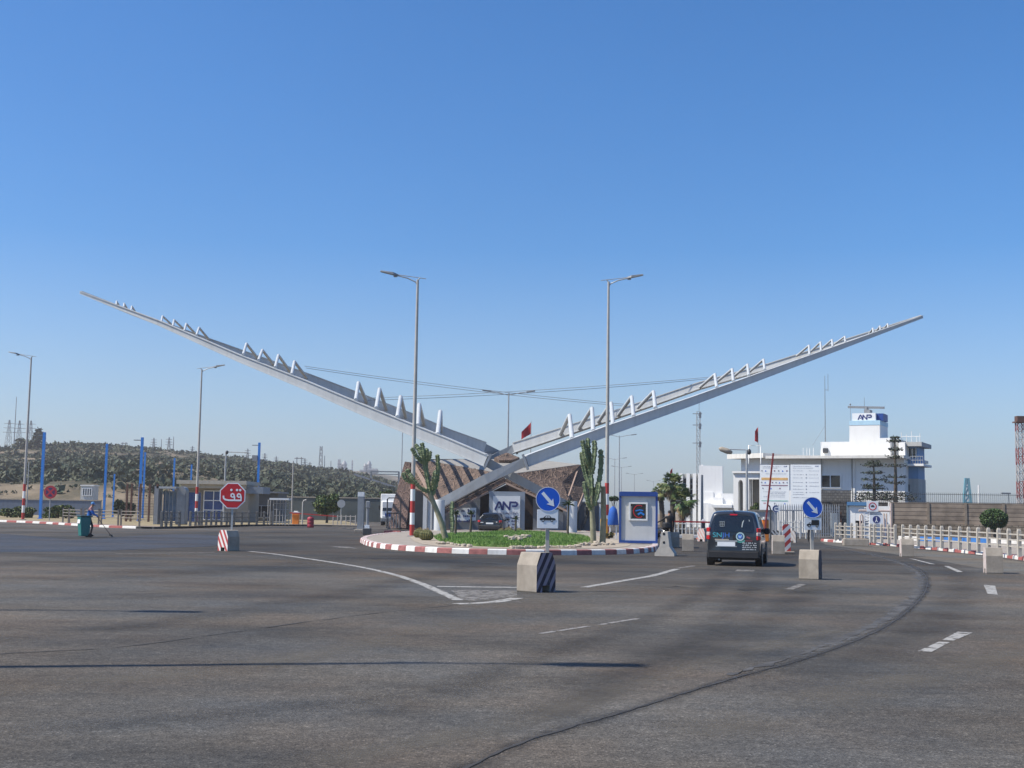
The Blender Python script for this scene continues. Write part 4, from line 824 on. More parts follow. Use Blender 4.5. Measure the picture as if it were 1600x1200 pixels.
block(1218, 866, R(-98), 0.6, 0.5, 0.78, 'small concrete block behind the red and white chevron panel', (0.5, 0.4, 0.34), W_)
block(1239, 848, R(-20), 0.5, 0.5, 0.7, 'concrete block beyond the chevron panel, by the palisade', W_, (0.5, .42, .36))
block(1100, 846, R(-40), 0.5, 0.5, 0.75, 'pinkish concrete block beside the tail lamp of the van', (0.6, 0.35, 0.3), W_)

ARROW = [(-.16, .56), (-.30, .16), (-.44, .29), (.02, -.10), (-.12, -.25)]
def arrow(mb, c, r, y0, y1, mi=0):
    d = Vector((.66, -.75)); n = Vector((.75, .66)); o = Vector(c); P = lambda a, t: tuple(o + d * (a * r) + n * (t * r))
    mb.prism([P(-.70, -.13), P(.30, -.13), P(.22, -.36), P(.78, 0), P(.22, .36), P(.30, .13), P(-.70, .13)], y0, y1, mi)
M_SIGNPOST = mat('pale sign post', (0.42, 0.40, 0.36), 0.6, var=0.15, streak=0.25)
M_BACK = mat('bare aluminium', (0.42, 0.43, 0.44), 0.4, 0.5, var=0.1)
def keep_sign(px, cy, r_px, plate, Y, z0, sym, label, rz=0.0):
    t = thing('direction_sign', label, 'road sign', gx(px, Y, z0), rz); k = Y / FOC
    zc = zh(px, cy, Y) - z0; r = r_px * k; x0, x1, ya, yb = plate; za, zb = zh(px, ya, Y) - z0, zh(px, yb, Y) - z0; xa, xb = (x0 - px) * k, (x1 - px) * k
    b = MB(); b.box((0, 0.03, (zc - .04) / 2), (.075, .05, zc - .04)); b.build('post', M_SIGNPOST, t)
    b = MB(); b.disc((0, zc), r, -.035, -.012, 40, 0, 1); b.build('disc', [M_SIGNBLUE, M_BACK], t)
    b = MB(); b.ring((0, zc), r * .955, r * 1.0, -.038, -.034, 40); b.build('rim', M_SIGNWHITE, t)
    b = MB(); arrow(b, (0, zc), r, -.040, -.0355); b.build('arrow', M_SIGNWHITE, t)
    b = MB(); b.box(((xa + xb) / 2, -.02, (za + zb) / 2), (xb - xa, .02, za - zb)); pl = b.build('plate', M_SIGNWHITE, t, bevel=.004)
    b = MB(); cx, cz, w = (xa + xb) / 2, (za + zb) / 2, (xb - xa); q = lambda L_: [(cx + x * w, cz + z * w) for x, z in L_]
    if sym == 'car':
        b.prism(q([(-.37, -.06), (.36, -.06), (.38, .0), (.33, .05), (.18, .065), (.10, .16), (-.10, .16), (-.2, .065), (-.36, .04), (-.38, 0)]), -.036, -.03)
        for x in (-.22, .2): b.disc((cx + x * w, cz - .07 * w), .065 * w, -.038, -.03, 16)
        b.build('car_symbol', M_INKB, t)
        b = MB(); b.prism(q([(-.13, .07), (-.01, .07), (-.01, .13), (-.08, .13)]), -.0375, -.03); b.prism(q([(.02, .07), (.12, .07), (.08, .13), (.02, .13)]), -.0375, -.03)
        for x in (-.22, .2): b.disc((cx + x * w, cz - .07 * w), .028 * w, -.040, -.03, 12)
        b.build('symbol_window', M_SIGNWHITE, t)
    else:
        b.prism(q([(-.08, -.08), (.36, -.08), (.36, .22), (-.08, .22)]), -.036, -.03); b.prism(q([(-.36, -.1), (-.1, -.1), (-.1, .08), (-.22, .08), (-.26, -.0), (-.36, -.02)]), -.036, -.03)
        for x in (-.22, .24): b.disc((cx + x * w, cz - .12 * w), .08 * w, -.038, -.03, 16)
        b.build('lorry_symbol', M_INKB, t)
        b = MB()
        for x in (-.22, .24): b.disc((cx + x * w, cz - .12 * w), .03 * w, -.040, -.03, 12)
        b.prism(q([(-.2, 0), (-.12, 0), (-.12, .055), (-.18, .055)]), -.0375, -.03); b.build('symbol_window', M_SIGNWHITE, t)
    b = MB(); b.box((.02, .075, (za + zb) / 2 + .02), (w * 1.02, .012, (za - zb) * .98), 0, R(7)); b.build('rear_plate', M_BACK, t)
    return t
kb = G(838, 925.5).y + .3
keep_sign(856, 780, 19, (839.5, 872, 796.5, 825.5), kb, .72, 'car', 'blue round sign with white arrow above a white car plate', R(2))
kb2 = G(1270, 905.5).y + .3
keep_sign(1269, 793, 16.2, (1256, 1283, 809, 828), kb2, .68, 'lorry', 'blue round sign with white arrow above a white lorry plate', R(3))
# stop sign
YS = G(354.5, 861).y + .3
t = thing('stop_sign', 'red octagonal stop sign in Arabic on a post in a striped block', 'road sign', gx(363, YS, .7)); k = YS / FOC
zc = zh(364.3, 774.5, YS) - .7; r = 21.6 * k
oc = lambda q: [(q * math.cos(R(22.5 + 45 * i)), zc + q * math.sin(R(22.5 + 45 * i))) for i in range(8)]
b = MB(); b.box((0, .03, (zc - .1) / 2), (.07, .04, zc - .1)); b.build('post', M_GALV, t)
b = MB(); b.prism(oc(r), -.03, -.012, 0, 1); b.build('border', [M_SIGNWHITE, M_BACK], t)
b = MB(); b.prism(oc(r * .92), -.034, -.0295); b.build('face', M_SIGNRED, t)
cv = lambda L_: [((x - 679) / 5.45 * k, zc - (z - 622) / 5.45 * k) for x, z in L_]
b = MB(); tw = 2.6 * k
b.stroke(cv([(603, 628), (606, 645), (620, 656), (650, 661), (700, 661), (752, 661)]), tw, -.04, -.034)
b.stroke(cv([(752, 663), (753, 635), (746, 612), (733, 605), (722, 612), (721, 626), (731, 634), (750, 632)]), tw * .8, -.042, -.034)
b.stroke(cv([(697, 663), (698, 635), (691, 612), (679, 605), (668, 612), (667, 626), (677, 634), (695, 632)]), tw * .8, -.042, -.034)
for dx, dz in ((668, 574), (716, 574), (743, 574)): b.disc(cv([(dx, dz)])[0], 1.9 * k, -.04, -.034, 12)
b.build('lettering', M_SIGNWHITE, t)
# round no-stopping sign on the verge
YN = 110.0; t = thing('no_stopping_sign', 'round red sign with dark blue centre on thin post in dry grass', 'road sign', gx(78, YN, .14)); k = YN / FOC; zc = zh(78, 769, YN) - .14
b = MB(); b.tube((0, .03, 0), (0, .03, zc), .04); b.build('post', M_GALV, t)
b = MB(); b.disc((0, zc), 10.2 * k, -.03, 0, 32); b.build('disc', mat('weathered sign red', (0.36, 0.02, 0.035), 0.5, var=.12), t)
b = MB(); b.disc((0, zc), 7 * k, -.034, -.03, 32); b.build('blue_centre', mat('dark sign blue', (0.05, 0.02, 0.09), 0.5), t)
b = MB(); b.stroke([(-5.2 * k, zc - 5.2 * k), (5.2 * k, zc + 5.2 * k)], 2.6 * k, -.038, -.034); b.stroke([(-5.2 * k, zc + 5.2 * k), (5.2 * k, zc - 5.2 * k)], 2.6 * k, -.0385, -.034); b.build('cross', mat('weathered sign red'[:14] + ' bright', (0.42, 0.02, 0.035), 0.5), t)
# chevron panel
p = G(1229, 865); t = thing('chevron_sign', 'red and white diagonal chevron panel standing on the road behind the van', 'road sign', p, R(4)); k = p.y / FOC
b = MB(); h = 42 * k; b.box((0, 0, .09 + h / 2), (13 * k, .03, h)); b.build('panel', stripes('chevron stripes', (0.50, 0.05, 0.04), (0.75, 0.73, 0.70), (-1, 0, 1.05), .42, .2, .5, .15), t)
b = MB(); b.box((0, .02, .05), (.62, .36, .1), bev=.02); b.build('foot', M_CONC, t)
p = G(1211, 842); t = thing('chevron_board', 'low black and white striped board beside the orange barrier post', 'road sign', p); k = p.y / FOC
b = MB(); b.box((0, 0, .32), (12 * k, .04, .5)); b.build('board', stripes('chevron dark', (0.03, 0.03, 0.03), (0.55, 0.55, 0.53), (1, 0, .8), .26, 0, .5, .2), t)
for s in (-.2, .2):
    b = MB(); b.box((s, .05, .14), (.05, .05, .28)); b.build('leg', M_GREY, t)
# jersey wedge
p = G(1038, 869); k = p.y / FOC; b = MB(); h = .92
prof = [(-.37, 0), (.37, 0), (.37, .1), (.19, .36), (.12, h), (-.12, h), (-.19, .36), (-.37, .1)]
b.prism(prof, 0, 1.0)
for z in (.52, .84): b.box((-.02, -.002, z), (.085, .02, .085), 1)
tag(b.build('jersey_barrier', [mat('pale cast concrete', (0.50, 0.46, 0.40), .9, var=.16, scale=4, bump=.3, streak=.3), M_BLACK], loc=(p.x, p.y, 0), rz=R(-13), bevel=.015), 'pale concrete jersey barrier seen end on, at the corner of the island', 'jersey barrier')
# long low planter
p = G(1340, 853.5, 0); b = MB(); b.box((0, 0, .2), (38 * p.y / FOC, .7, .40), bev=.03); b.box((0, 0, .405), (38 * p.y / FOC - .25, .45, .03), 1)
tag(b.build('planter', [M_CONC, M_EARTH], loc=(p.x, p.y + .4, 0), rz=R(-8)), 'long low concrete planter at the kerb in front of the turnstile', 'planter')
p = G(1093, 842.5); b = MB(); b.box((0, 0, .03), (.36, .36, .06)); b.lathe([(.15, .05), (.1, .28)], n=14); b.lathe([(.1, .28), (.075, .42)], n=14, mi=1); b.lathe([(.075, .42), (.035, .62)], n=14)
tag(b.build('traffic_cone', [mat('cone orange', (0.70, .16, .10), .6), M_SIGNWHITE], loc=p), 'small pinkish traffic cone at the foot of the dark grey pole', 'traffic cone')

# ------------------------------------------------------------------ railings on the hill side
def vy(px):
    for (a, ya), (c, yc) in zip(vpx, vpx[1:]):
        if a <= px <= c: return ya + (yc - ya) * (px - a) / (c - a)
def vp_(px, back=0.6): p = G(px, vy(px)); return Vector((p.x, p.y + back, .14))
M_RAILB = mat('weathered brown steel', (0.20, 0.175, 0.145), 0.7, 0.1, var=.2)
def panel(xa, xb, label):
    a, c = vp_(xa), vp_(xb); t = thing('rail_panel', label, 'railing', a, 0, 'rail panels along the pink pavement')
    d = c - a
    for q in (0, 1):
        b = MB(); b.box(d * q + Vector((0, 0, .56)), (.1, .1, 1.12)); b.box(d * q + Vector((0, 0, 1.13)), (.13, .13, .03)); b.build('post', M_RAILB, t)
    for z in (1.0, .78, .55):
        b = MB(); b.tube(Vector((0, 0, z)), d + Vector((0, 0, z)), .035); b.build('rail', M_RAILB, t)
panel(93.5, 102.5, 'shortest brown rail panel on the pink pavement, end of the row'); panel(103.5, 121.5, 'brown rail panel just behind the teal bin'); panel(128, 149.5, 'brown rail panel behind the street sweeper'); panel(153.5, 180, 'brown rail panel above the broom head'); panel(184.5, 213.5, 'brown rail panel in front of the rust red posts')
t = thing('mesh_fence', 'dark wire mesh fence on rust red posts before the gateway', 'fence', gx(195, 112, .14)); X0 = gx(195, 112).x; X1 = gx(246, 112).x
for px in (198, 205, 218.5, 233, 245):
    b = MB(); b.box((gx(px, 112).x - X0, 0, 1.65), (.16, .16, 3.3)); b.build('post', M_RUST, t)
b = MB()
for i in range(int((X1 - X0) / .12)): b.tube((i * .12, 0, .1), (i * .12, 0, 3.0), .011, n=4)
for i in range(13): b.tube((0, .02, .15 + i * .235), (X1 - X0, .02, .15 + i * .235), .011, n=4)
b.build('wire_mesh', mat('dark rust wire', (.07, .05, .04), .8), t)
def bollard_fence(name, pxs, label, m, Yf, h=1.05, w=.12, rails=(.95, .6, .28)):
    pts = [Yf(x) for x in pxs]; t = thing(name, label, 'railing', pts[0])
    for p in pts:
        b = MB(); q = p - pts[0]; b.box(q + Vector((0, 0, h / 2)), (w, w, h), bev=.015); b.box(q + Vector((0, 0, h + .02)), (w * .7, w * .7, .05)); b.build('post', m, t)
    for z in rails:
        b = MB(); b.path([p - pts[0] + Vector((0, 0, z)) for p in pts], .028, 6); b.build('rail', m, t)
M_RAILG = mat('dark grey railing', (0.13, 0.13, 0.125), 0.6, .15, var=.2)
bollard_fence('railing', [249, 256, 264, 277], 'dark railing in front of the turnstile gateway', M_RAILG, lambda x: vp_(x, .5), w=.17)
bollard_fence('railing', [294, 302, 307, 311, 318, 325.5, 333, 341, 349, 354, 360, 372, 383, 395, 406, 418], 'long grey railing of close posts before the blue windowed guardhouse', M_RAILG, lambda x: vp_(x, .5 + (x - 290) * .01), w=.16)
# turnstile gateway
t = thing('turnstile_gateway', 'grey steel turnstile gateway with thick rounded column and blue glass', 'gateway', gx(245, 99, .14)); k = 99 / FOC
X = lambda px: (px - 245) * k
b = MB(); b.box((X(247), 0, 1.45), (.32, 1.2, 2.9)); b.build('side_post', M_GREY, t)
b = MB(); b.box((X(262), 0, 2.82), (1.5, 1.2, .16)); b.build('canopy', M_GALV, t)
b = MB(); b.box((X(283), .3, 1.3), (.75, .9, 2.6), bev=.06); b.lathe([(.37, -.47), (.37, .47)], (X(283), .3, 2.55), 20, axis='y'); b.build('rounded_column', M_GREY, t)
b = MB(); b.box((X(265), .5, 1.4), (1.25, .03, 2.3)); b.build('glass', mat('pale blue glass', (0.16, 0.24, 0.36), .15, var=.3), t)
for i in range(5):
    b = MB(); b.tube((X(252) + i * .28, .1, .05), (X(252) + i * .28, .1, 2.7), .03); b.build('bar', M_GALV, t)
# guardhouse
t = thing('guardhouse', 'low beige guardhouse with flat roof and blue windows behind the railing', 'building', gx(279, 118, .1)); k = 118 / FOC
X = lambda px: (px - 279) * k; Z = lambda py: zh(330, py, 118) - .1
M_BEIGE = mat('beige render', (0.30, 0.27, 0.225), .85, var=.1, scale=.8, streak=.25)
b = MB(); b.box((X(335), 2.6, Z(762) / 2), (X(388) - X(284), 5, Z(762))); b.build('wall', M_BEIGE, t)
b = MB(); b.box((X(333), 2.2, (Z(757) + Z(751)) / 2), (X(386) - X(278), 6.6, Z(751) - Z(757))); b.box((X(335), 2.2, Z(760)), (X(384) - X(284), 5.9, .35)); b.build('roof', mat('pale roof slab', (.42, .39, .33), .85, var=.1, streak=.25), t)
def window(par, x0, x1, z0, z1, y, glass, frame, cols=1, rows=1, name='window', fw=.08):
    b = MB(); b.box(((x0 + x1) / 2, y, (z0 + z1) / 2), (x1 - x0, .05, z1 - z0)); g_ = b.build(name, glass, par); b = MB()
    for i in range(cols + 1): b.box((x0 + (x1 - x0) * i / cols, y - .03, (z0 + z1) / 2), (fw, .06, z1 - z0 + fw))
    for i in range(rows + 1): b.box(((x0 + x1) / 2, y - .028, z0 + (z1 - z0) * i / rows), (x1 - x0 + fw - .003, .055, fw))
    b.build('frame', frame, g_); return g_
window(t, X(318), X(348), Z(812), Z(767), .06, M_BGLASS, M_WHITE, 2, 3); window(t, X(293.5), X(314), Z(818), Z(769), .06, M_BGLASS, M_BEIGE, 1, 1, 'door')
b = MB(); b.box((X(396), 1.5, (Z(760) + Z(770)) / 2), (1.7, 3.5, .62)); b.build('side_canopy', mat('blue grey fascia', (.17, .21, .27), .6), t)
t = thing('annex_building', 'dark grey low annex beside the guardhouse, behind the stop sign', 'building', gx(360, 128, 0)); k = 128 / FOC
b = MB(); b.box((2.2, 3, zh(390, 770, 128) / 2), (4.9, 5, zh(390, 770, 128))); b.build('wall', mat('dark grey render', (.10, .105, .105), .85, var=.2), t)
b = MB(); b.box((2.2, 2.9, zh(390, 770, 128) + .08), (5.2, 5.6, .16)); b.build('roof', M_PANEL, t)
window(t, .3, 3.9, .5, 1.7, .47, M_GLASS, M_GREY, 4, 1)
# walls at the foot of the hill
def long_wall(name, x0, x1, Y, ty, m, label, th=.3, cope=None):
    a = gx(x0, Y); t = thing(name, label, 'wall', a); L_ = gx(x1, Y).x - a.x; H = zh((x0 + x1) / 2, ty, Y)
    b = MB(); b.box((L_ / 2, 0, H / 2), (L_, th, H)); b.build('panel', m, t)
    b = MB(); b.box((L_ / 2, 0, H + .05), (L_ + .1, th + .12, .12)); b.build('coping', cope or M_CONCG, t)
    b = MB()
long_wall('perimeter_wall', -60, 158, 158, 781, mat('blue grey wall', (.115, .145, .20), .8, var=.12, streak=.2), 'long blue grey wall with pale coping at the foot of the hill')
long_wall('perimeter_wall', 425, 600, 150, 778, mat('grey green wall', (.085, .10, .095), .85, var=.15, scale=.5, streak=.2), 'grey green wall behind the red boom and round green tree')
for x, w in ((476, 2.5), (533, 3)):
    pass
t = thing('guard_cabin', 'small white cabin with barred window at the foot of the hill', 'cabin', gx(135, 165, 0)); k = 165 / FOC; H = zh(135, 759, 165)
b = MB(); b.box((0, 1, H / 2), (20 * k, 2, H)); b.build('wall', mat('off white render', (.52, .52, .50), .8, var=.1, streak=.2), t); b = MB(); b.box((0, 1, H + .05), (21.5 * k, 2.2, .14)); b.build('roof', M_WALL, t)
window(t, -6.5 * k, 7.5 * k, H - 15 * k, H - 4 * k, -.03, mat('grey window', (.14, .16, .18), .3), M_WHITE, 4, 1)
# cage turnstile with a white roof
t = thing('cage_turnstile', 'tall cage turnstile of pale bars under a thin white roof', 'turnstile', gx(436, 108, .1)); k = 108 / FOC; X = lambda px: (px - 436) * k; H = zh(436, 781, 108) - .1
b = MB(); b.box((X(438), 0, H + .06), (30 * k, 1.3, .16)); b.build('roof', M_WHITE, t)
for px in (420, 424, 428, 434, 437, 441, 445, 448, 452):
    b = MB(); q = .45 * math.sin(px * 1.3); b.tube((X(px), q, 0), (X(px), q, H), .035); b.build('bar', M_POLE, t)
for z in (.25, .8, 1.3, 1.8):
    b = MB(); b.tube((X(428), 0, z), (X(450), .2, z), .02); b.build('arm', M_GALV, t)
# exit barrier
def gate_boom(loc, machine_m, m_boom, blen, ang, label, hbox=.95, bw=.4, sgn=1, cap=None):
    t = thing('barrier_gate', label, 'boom barrier', loc); b = MB(); b.box((0, 0, hbox / 2), (bw, bw, hbox), bev=.03); b.build('cabinet', machine_m, t)
    b = MB(); b.box((0, 0, hbox + .04), (bw * 1.05, bw * 1.05, .08)); b.box((0, 0, hbox + .12), (bw * .6, bw * .6, .1)); b.build('cabinet_cap', cap or M_WHITE, t)
    b = MB(); a = R(ang); d = Vector((math.cos(a), 0, math.sin(a))); b.bar([Vector((0, -bw * .62, hbox * .97)) - d * .5, Vector((0, -bw * .62, hbox * .97)) + d * blen], .06, .10); b.build('boom', m_boom, t); return t
gate_boom(gx(463, 112), M_ORANGE, M_RED, 3.6, -3.5, 'orange boom barrier with lowered red boom at the hill side exit', 1.12, .55)
t = thing('bent_pole', 'pale pole with a bent hook top beside the orange boom barrier', 'pole', gx(473, 111)); H = zh(473, 781, 111)
b = MB(); b.path([(0, 0, 0), (0, 0, H - .25), (.08, 0, H - .06), (.3, 0, H)], .06, 8); b.build('pole', M_POLE, t)
p = G(485, 824.5); b = MB(); b.lathe([(.24, 0), (.27, .03), (.27, .25), (.25, .28), (.27, .31), (.27, .52), (.25, .55), (.27, .58), (.26, .78), (.2, .84)], n=20); b.lathe([(.1, .84), (.1, .9)], n=12)
tag(b.build('plastic_barrel', mat('faded red plastic', (.38, .03, .05), .55, var=.15), loc=p), 'faded red plastic barrel on the road before the red boom', 'barrel')
bollard_fence('railing', [521, 528, 534, 541, 548, 556], 'white tubular railing beyond the exit, beside the grey pillar', M_POLE, lambda x: gx(x, 112), h=.95, w=.08, rails=(.88, .5))
t = thing('round_sign', 'round sign seen from behind, beside the round green tree', 'road sign', gx(533, 118)); zc = zh(533, 787, 118)
b = MB(); b.tube((0, 0, 0), (0, 0, zc), .04); b.build('post', M_GALV, t); b = MB(); b.disc((0, zc), 6.3 * 118 / FOC, -.05, -.02, 24); b.build('disc', M_BACK, t)
p = G(563, 831); t = thing('portal_pillar', 'square grey pillar with white cap at the exit lane', 'pillar', p); k = p.y / FOC
H = 62 * k; b = MB(); b.box((0, 0, H / 2), (9.5 * k, .5, H)); b.build('shaft', mat('grey cladding', (.26, .275, .285), .6, var=.1, streak=.2), t); b = MB(); b.box((0, 0, H - 4 * k), (9.8 * k, .52, 7 * k)); b.build('cap', M_WHITE, t); b = MB(); b.box((.1, -.1, .09), (.9, 1.0, .18), bev=.02); b.build('plinth', M_CONC, t)
p = G(573.5, 835.5); t = thing('card_reader', 'slim grey card reader column on dark block beside the portal pillar', 'card reader', p); k = p.y / FOC
b = MB(); b.box((0, 0, .2), (.5, .5, .4), bev=.03); b.build('base', M_DARK, t); b = MB(); b.path([(0, 0, .4), (0, 0, 1.7)], .09, 10); b.build('column', M_GREY, t); b = MB(); b.box((.02, -.05, 1.85), (.24, .24, .42), bev=.03); b.build('reader_box', M_GREY, t); b = MB(); b.box((0, -.15, .5), (.3, .1, .2)); b.build('sticker', M_SIGNWHITE, t)
t = thing('cage_gate', 'open dark tube cage gate in front of the white truck', 'gate', gx(605, 100, .1)); k = 100 / FOC; W = 21 * k; H = zh(615, 778, 100) - .1
b = MB(); b.path([(0, 0, 0), (0, 0, H - .12), (.1, 0, H), (W, 0, H), (W, 0, 0)], .05, 8); b.build('frame', M_DARK, t)
b = MB(); b.tube((0, 0, H * .5), (W, 0, H * .5), .05); b.build('rail', M_DARK, t)
for i in range(5):
    b = MB(); b.tube((W * (i + .5) / 5, 0, 0), (W * (i + .5) / 5, 0, H * .5), .03); b.build('bar', M_GREY, t)
p = G(612.5, 836); b = MB(); b.box((0, .2, .13), (26 * p.y / FOC, .4, .26), bev=.03)
tag(b.build('kerb_block', M_KRED, loc=p), 'short dark red kerb block on the paving beside the lamp base', 'kerb block')

M_NAVYB = mat('blue cover cloth', (0.012, 0.09, 0.38), .8, var=.15)
# ------------------------------------------------------------------ booth, cabinets and barrier at the entry lane
YB = 60.4; t = thing('booth', 'small grey guard booth with navy blue frame and square window', 'booth', gx(997.5, YB, .19), R(-6)); k = YB / FOC
X = lambda px: (px - 997.5) * k; Z = lambda py: zh(998, py, YB) - .19; top = Z(770); M_BOOTH = mat('pale grey booth panel', (.60, .60, .58), .6, var=.05, streak=.12)
b = MB(); b.box((0, .9, top / 2), (54 * k, 1.72, top - .1)); b.build('wall', M_BOOTH, t)
for s in (-1, 1):
    for y in (0.03, 1.77):
        b = MB(); b.box((s * 28.2 * k, y, top / 2), (3.4 * k, .11, top)); b.build('corner_post', M_NAVY, t)
b = MB(); b.box((0, .9, top - .07), (60 * k, 1.95, .19)); b.box((0, .9, top + .03), (57 * k, 1.8, .04)); b.build('roof', M_NAVY, t)
b = MB(); b.box((0, .9, .07), (58 * k, 1.88, .12)); b.build('floor_frame', M_NAVY, t)
w_ = window(t, X(984), X(1010.5), Z(812), Z(786), .03, M_GLASS, M_WHITE, 1, 1)
b = MB(); cx, cz = X(998.5), Z(799); rr = 9.5 * k
b.stroke([(cx + rr * math.cos(R(a)) * .9, cz + rr * math.sin(R(a))) for a in range(60, 315, 15)], rr * .14, -.012, .0); b.build('red_sticker', M_SIGNRED, w_)
b = MB(); b.stroke([(cx - .1 * rr, cz - .45 * rr), (cx + .3 * rr, cz - .2 * rr), (cx + .75 * rr, cz - .5 * rr)], rr * .3, -.013, .0); b.stroke([(cx - .5 * rr, cz + .1 * rr), (cx + .1 * rr, cz + .25 * rr), (cx + .6 * rr, cz + .15 * rr)], rr * .2, -.014, .0); b.build('blue_sticker', M_BLUE, w_)
b = MB(); b.box((X(987), -.012, Z(800)), (.03, .02, 18 * k)); b.build('window_bar', M_GREY, w_)
p = gx(944, 74, .19); t = thing('yellow_cabinet', 'rounded yellow cabinet standing behind the red banded lamp base', 'cabinet', p); b = MB(); b.box((0, 0, .55), (.42, .4, 1.1), bev=.08); b.build('body', M_YELLOW, t); b = MB(); b.box((0, -.205, .7), (.3, .02, .5)); b.build('door', M_ORANGE, t)
p = gx(958, 70, .19); t = thing('covered_stand', 'pale stand with a blue cloth cover beside the booth', 'stand', p)
b = MB(); b.lathe([(.05, 1.75), (.2, 1.6), (.26, 1.3), (.3, .78), (.28, .74)], n=14); b.build('cloth_cover', M_NAVYB, t)
for s in (-.16, .18):
    b = MB(); b.box((s, 0, .5), (.07, .07, 1.0)); b.build('leg', M_WHITE, t)
t = thing('service_cabin', 'grey service cabin with dark window beside the brown canopy', 'cabin', gx(905, 102, .05)); k = 102 / FOC; H = zh(920, 787, 102); b = MB(); b.box((20 * k, 1.5, H / 2), (42 * k, 3, H)); b.build('wall', M_PANEL, t); b = MB(); b.box((20 * k, 1.5, H + .05), (44 * k, 3.2, .12)); b.build('roof', M_GREY, t)
window(t, 9 * k, 17 * k, H - 20 * k, H - 5 * k, -.03, M_GLASS, M_GREY, 1, 1)
b = MB(); b.bar([(4 * k, -.3, .2), (17 * k, -.3, 1.7)], .3, .14); b.build('ramp_rail', M_DARK, t)
b = MB(); b.box((34 * k, -.2, H / 2), (7 * k, .2, H * .94)); b.build('white_door', M_WALL, t)
t = gate_boom(gx(1099, 84), M_DARK, M_RED, 2.15, 179.5, 'lowered red boom above the white railing beyond the person in black', 1.1, .22)
M_RAILW = mat('white railing paint', (.62, .61, .57), .6, var=.1, streak=.2)
bollard_fence('railing', [1054, 1060, 1066, 1072, 1078, 1084, 1090, 1095], 'white railing under the red boom by the entry lane', M_RAILW, lambda x: gx(x, 86, .12), h=.85, w=.07, rails=(.8, .45))
b = MB(); p = gx(1076, 85); b.box((0, 0, .1), (2.2, .35, .22), bev=.02); tag(b.build('kerb_block', M_KWHITE, loc=p), 'low pale kerb under the white railing by the entry lane', 'kerb block')
gate_boom(gx(1195.5, 78), M_ORANGE, stripes('boom red', (.27, .03, .03), (.30, .05, .05), (1, 0, 0), 1, worn=.3), 4.1, 83.5, 'orange boom barrier with its red boom raised before the white boards', 1.3, .38, cap=M_BOOTH)
t = thing('bent_pole', 'dark pole with a hooked top between raised boom and palisade', 'pole', gx(1204, 82)); H = zh(1204, 789, 82); b = MB(); b.path([(0, 0, 0), (0, 0, H - .3), (-.06, 0, H - .08), (-.2, 0, H)], .05, 8); b.build('pole', M_DARK, t)
t = thing('round_sign', 'small round white sign with dark curved arrow before the palisade', 'road sign', gx(1212.5, 86)); zc = zh(1212, 795, 86); r = 6 * 86 / FOC
b = MB(); b.tube((0, 0, 0), (0, 0, zc), .03); b.build('post', M_GALV, t); b = MB(); b.disc((0, zc), r, -.05, -.03, 24); b.build('disc', M_SIGNWHITE, t); b = MB(); b.stroke([(r * .75 * math.cos(R(a)), zc + r * .75 * math.sin(R(a))) for a in range(70, 300, 20)], r * .3, -.056, -.05); b.stroke([(-.1 * r, zc), (.45 * r, zc)], r * .3, -.056, -.05); b.build('symbol', M_INK, t)
# ------------------------------------------------------------------ harbour buildings
RZ = R(-27); P0 = gx(1200, 122)
HB = thing('harbour_office', 'white harbour office with stepped upper storey, roof sign tower and radar', 'building', P0, RZ)
def hl(px, py, yoff=0.0):                 # local x,z of a spot on the front plane pushed back by yoff
    n = Vector((-math.sin(RZ), math.cos(RZ), 0)); return onplane(px, py, P0 + n * yoff, RZ)
def hbox(name, x0, x1, yt, yb, y0, d, m, par=None, bev=0.0):
    (xa, zt), (xb, _) = hl(x0, yt, y0), hl(x1, yt, y0); zb = 0.0 if yb is None else hl((x0 + x1) / 2, yb, y0)[1]
    zt = hl((x0 + x1) / 2, yt, y0)[1]
    b = MB(); b.box(((xa + xb) / 2, y0 + d / 2, (zt + zb) / 2), (xb - xa, d, zt - zb)); return b.build(name, m, par or HB, bevel=bev)
hbox('ground_floor', 1200, 1413, 714, None, 0.0, 11, M_WALL)
hbox('roof_slab', 1196, 1412, 711.5, 716, -1.5, 13.5, mat('roof slab edge', (.70, .68, .63), .85, var=.08, scale=1, streak=.25))
hbox('upper_storey', 1282, 1391, 690, 712.5, .4, 6, M_WALL)
hbox('upper_block', 1327, 1391, 684.5, 692, .42, 5.9, M_WALL)
tw = hbox('tower', 1327, 1374.5, 657.5, 691, .44, 3.8, M_WALL)
hbox('tower_band', 1326.7, 1374.9, 657, 664, .41, 3.86, mat('pale blue band', (.42, .62, .74), .7, var=.06))
sb_ = hbox('sign_box', 1331.5, 1368, 645.5, 657.4, .5, 2.6, M_SIGNWHITE)
(lx0, lz0) = hl(1341, 655.5, .5); (lx1, _) = hl(1362, 655, .5); logo(sb_, Vector((lx0, .495, lz0)), lx1 - lx0, M_INK, False)
hbox('sign_end', 1369, 1380, 646, 657.2, 1.0, 2.2, M_NAVY)
t_ = hbox('radar_base', 1350, 1359, 640, 645.6, 1.2, 1.2, M_GREY); 
x, z = hl(1353.5, 637, 1.5); b = MB(); b.path([(x, 1.8, z - .3), (x, 1.8, z + .1)], .16, 10); b.bar([(x - 1.75, 1.8, z + .12), (x + 1.6, 1.8, z - .02)], .22, .2); b.build('radar_scanner', M_GREY, HB)
b = MB(); x, z = hl(1348, 620, 1.5); b.tube((x, 2.2, z - 1.7), (x, 2.2, z), .02); x2, z2 = hl(1328.5, 632, .8); b.tube((x2, .8, z2 - 1.6), (x2, .8, z2), .018); b.lathe([(.02, 0), (.1, .1), (.02, .2)], (x2, .8, z2 - .1), 8); b.build('aerial', M_GREY, HB)
hbox('step_block', 1391, 1404, 686, 714, 1.2, 5, M_WALLG); hbox('step_block', 1404, 1414, 691, 714, .6, 5, M_WALL)
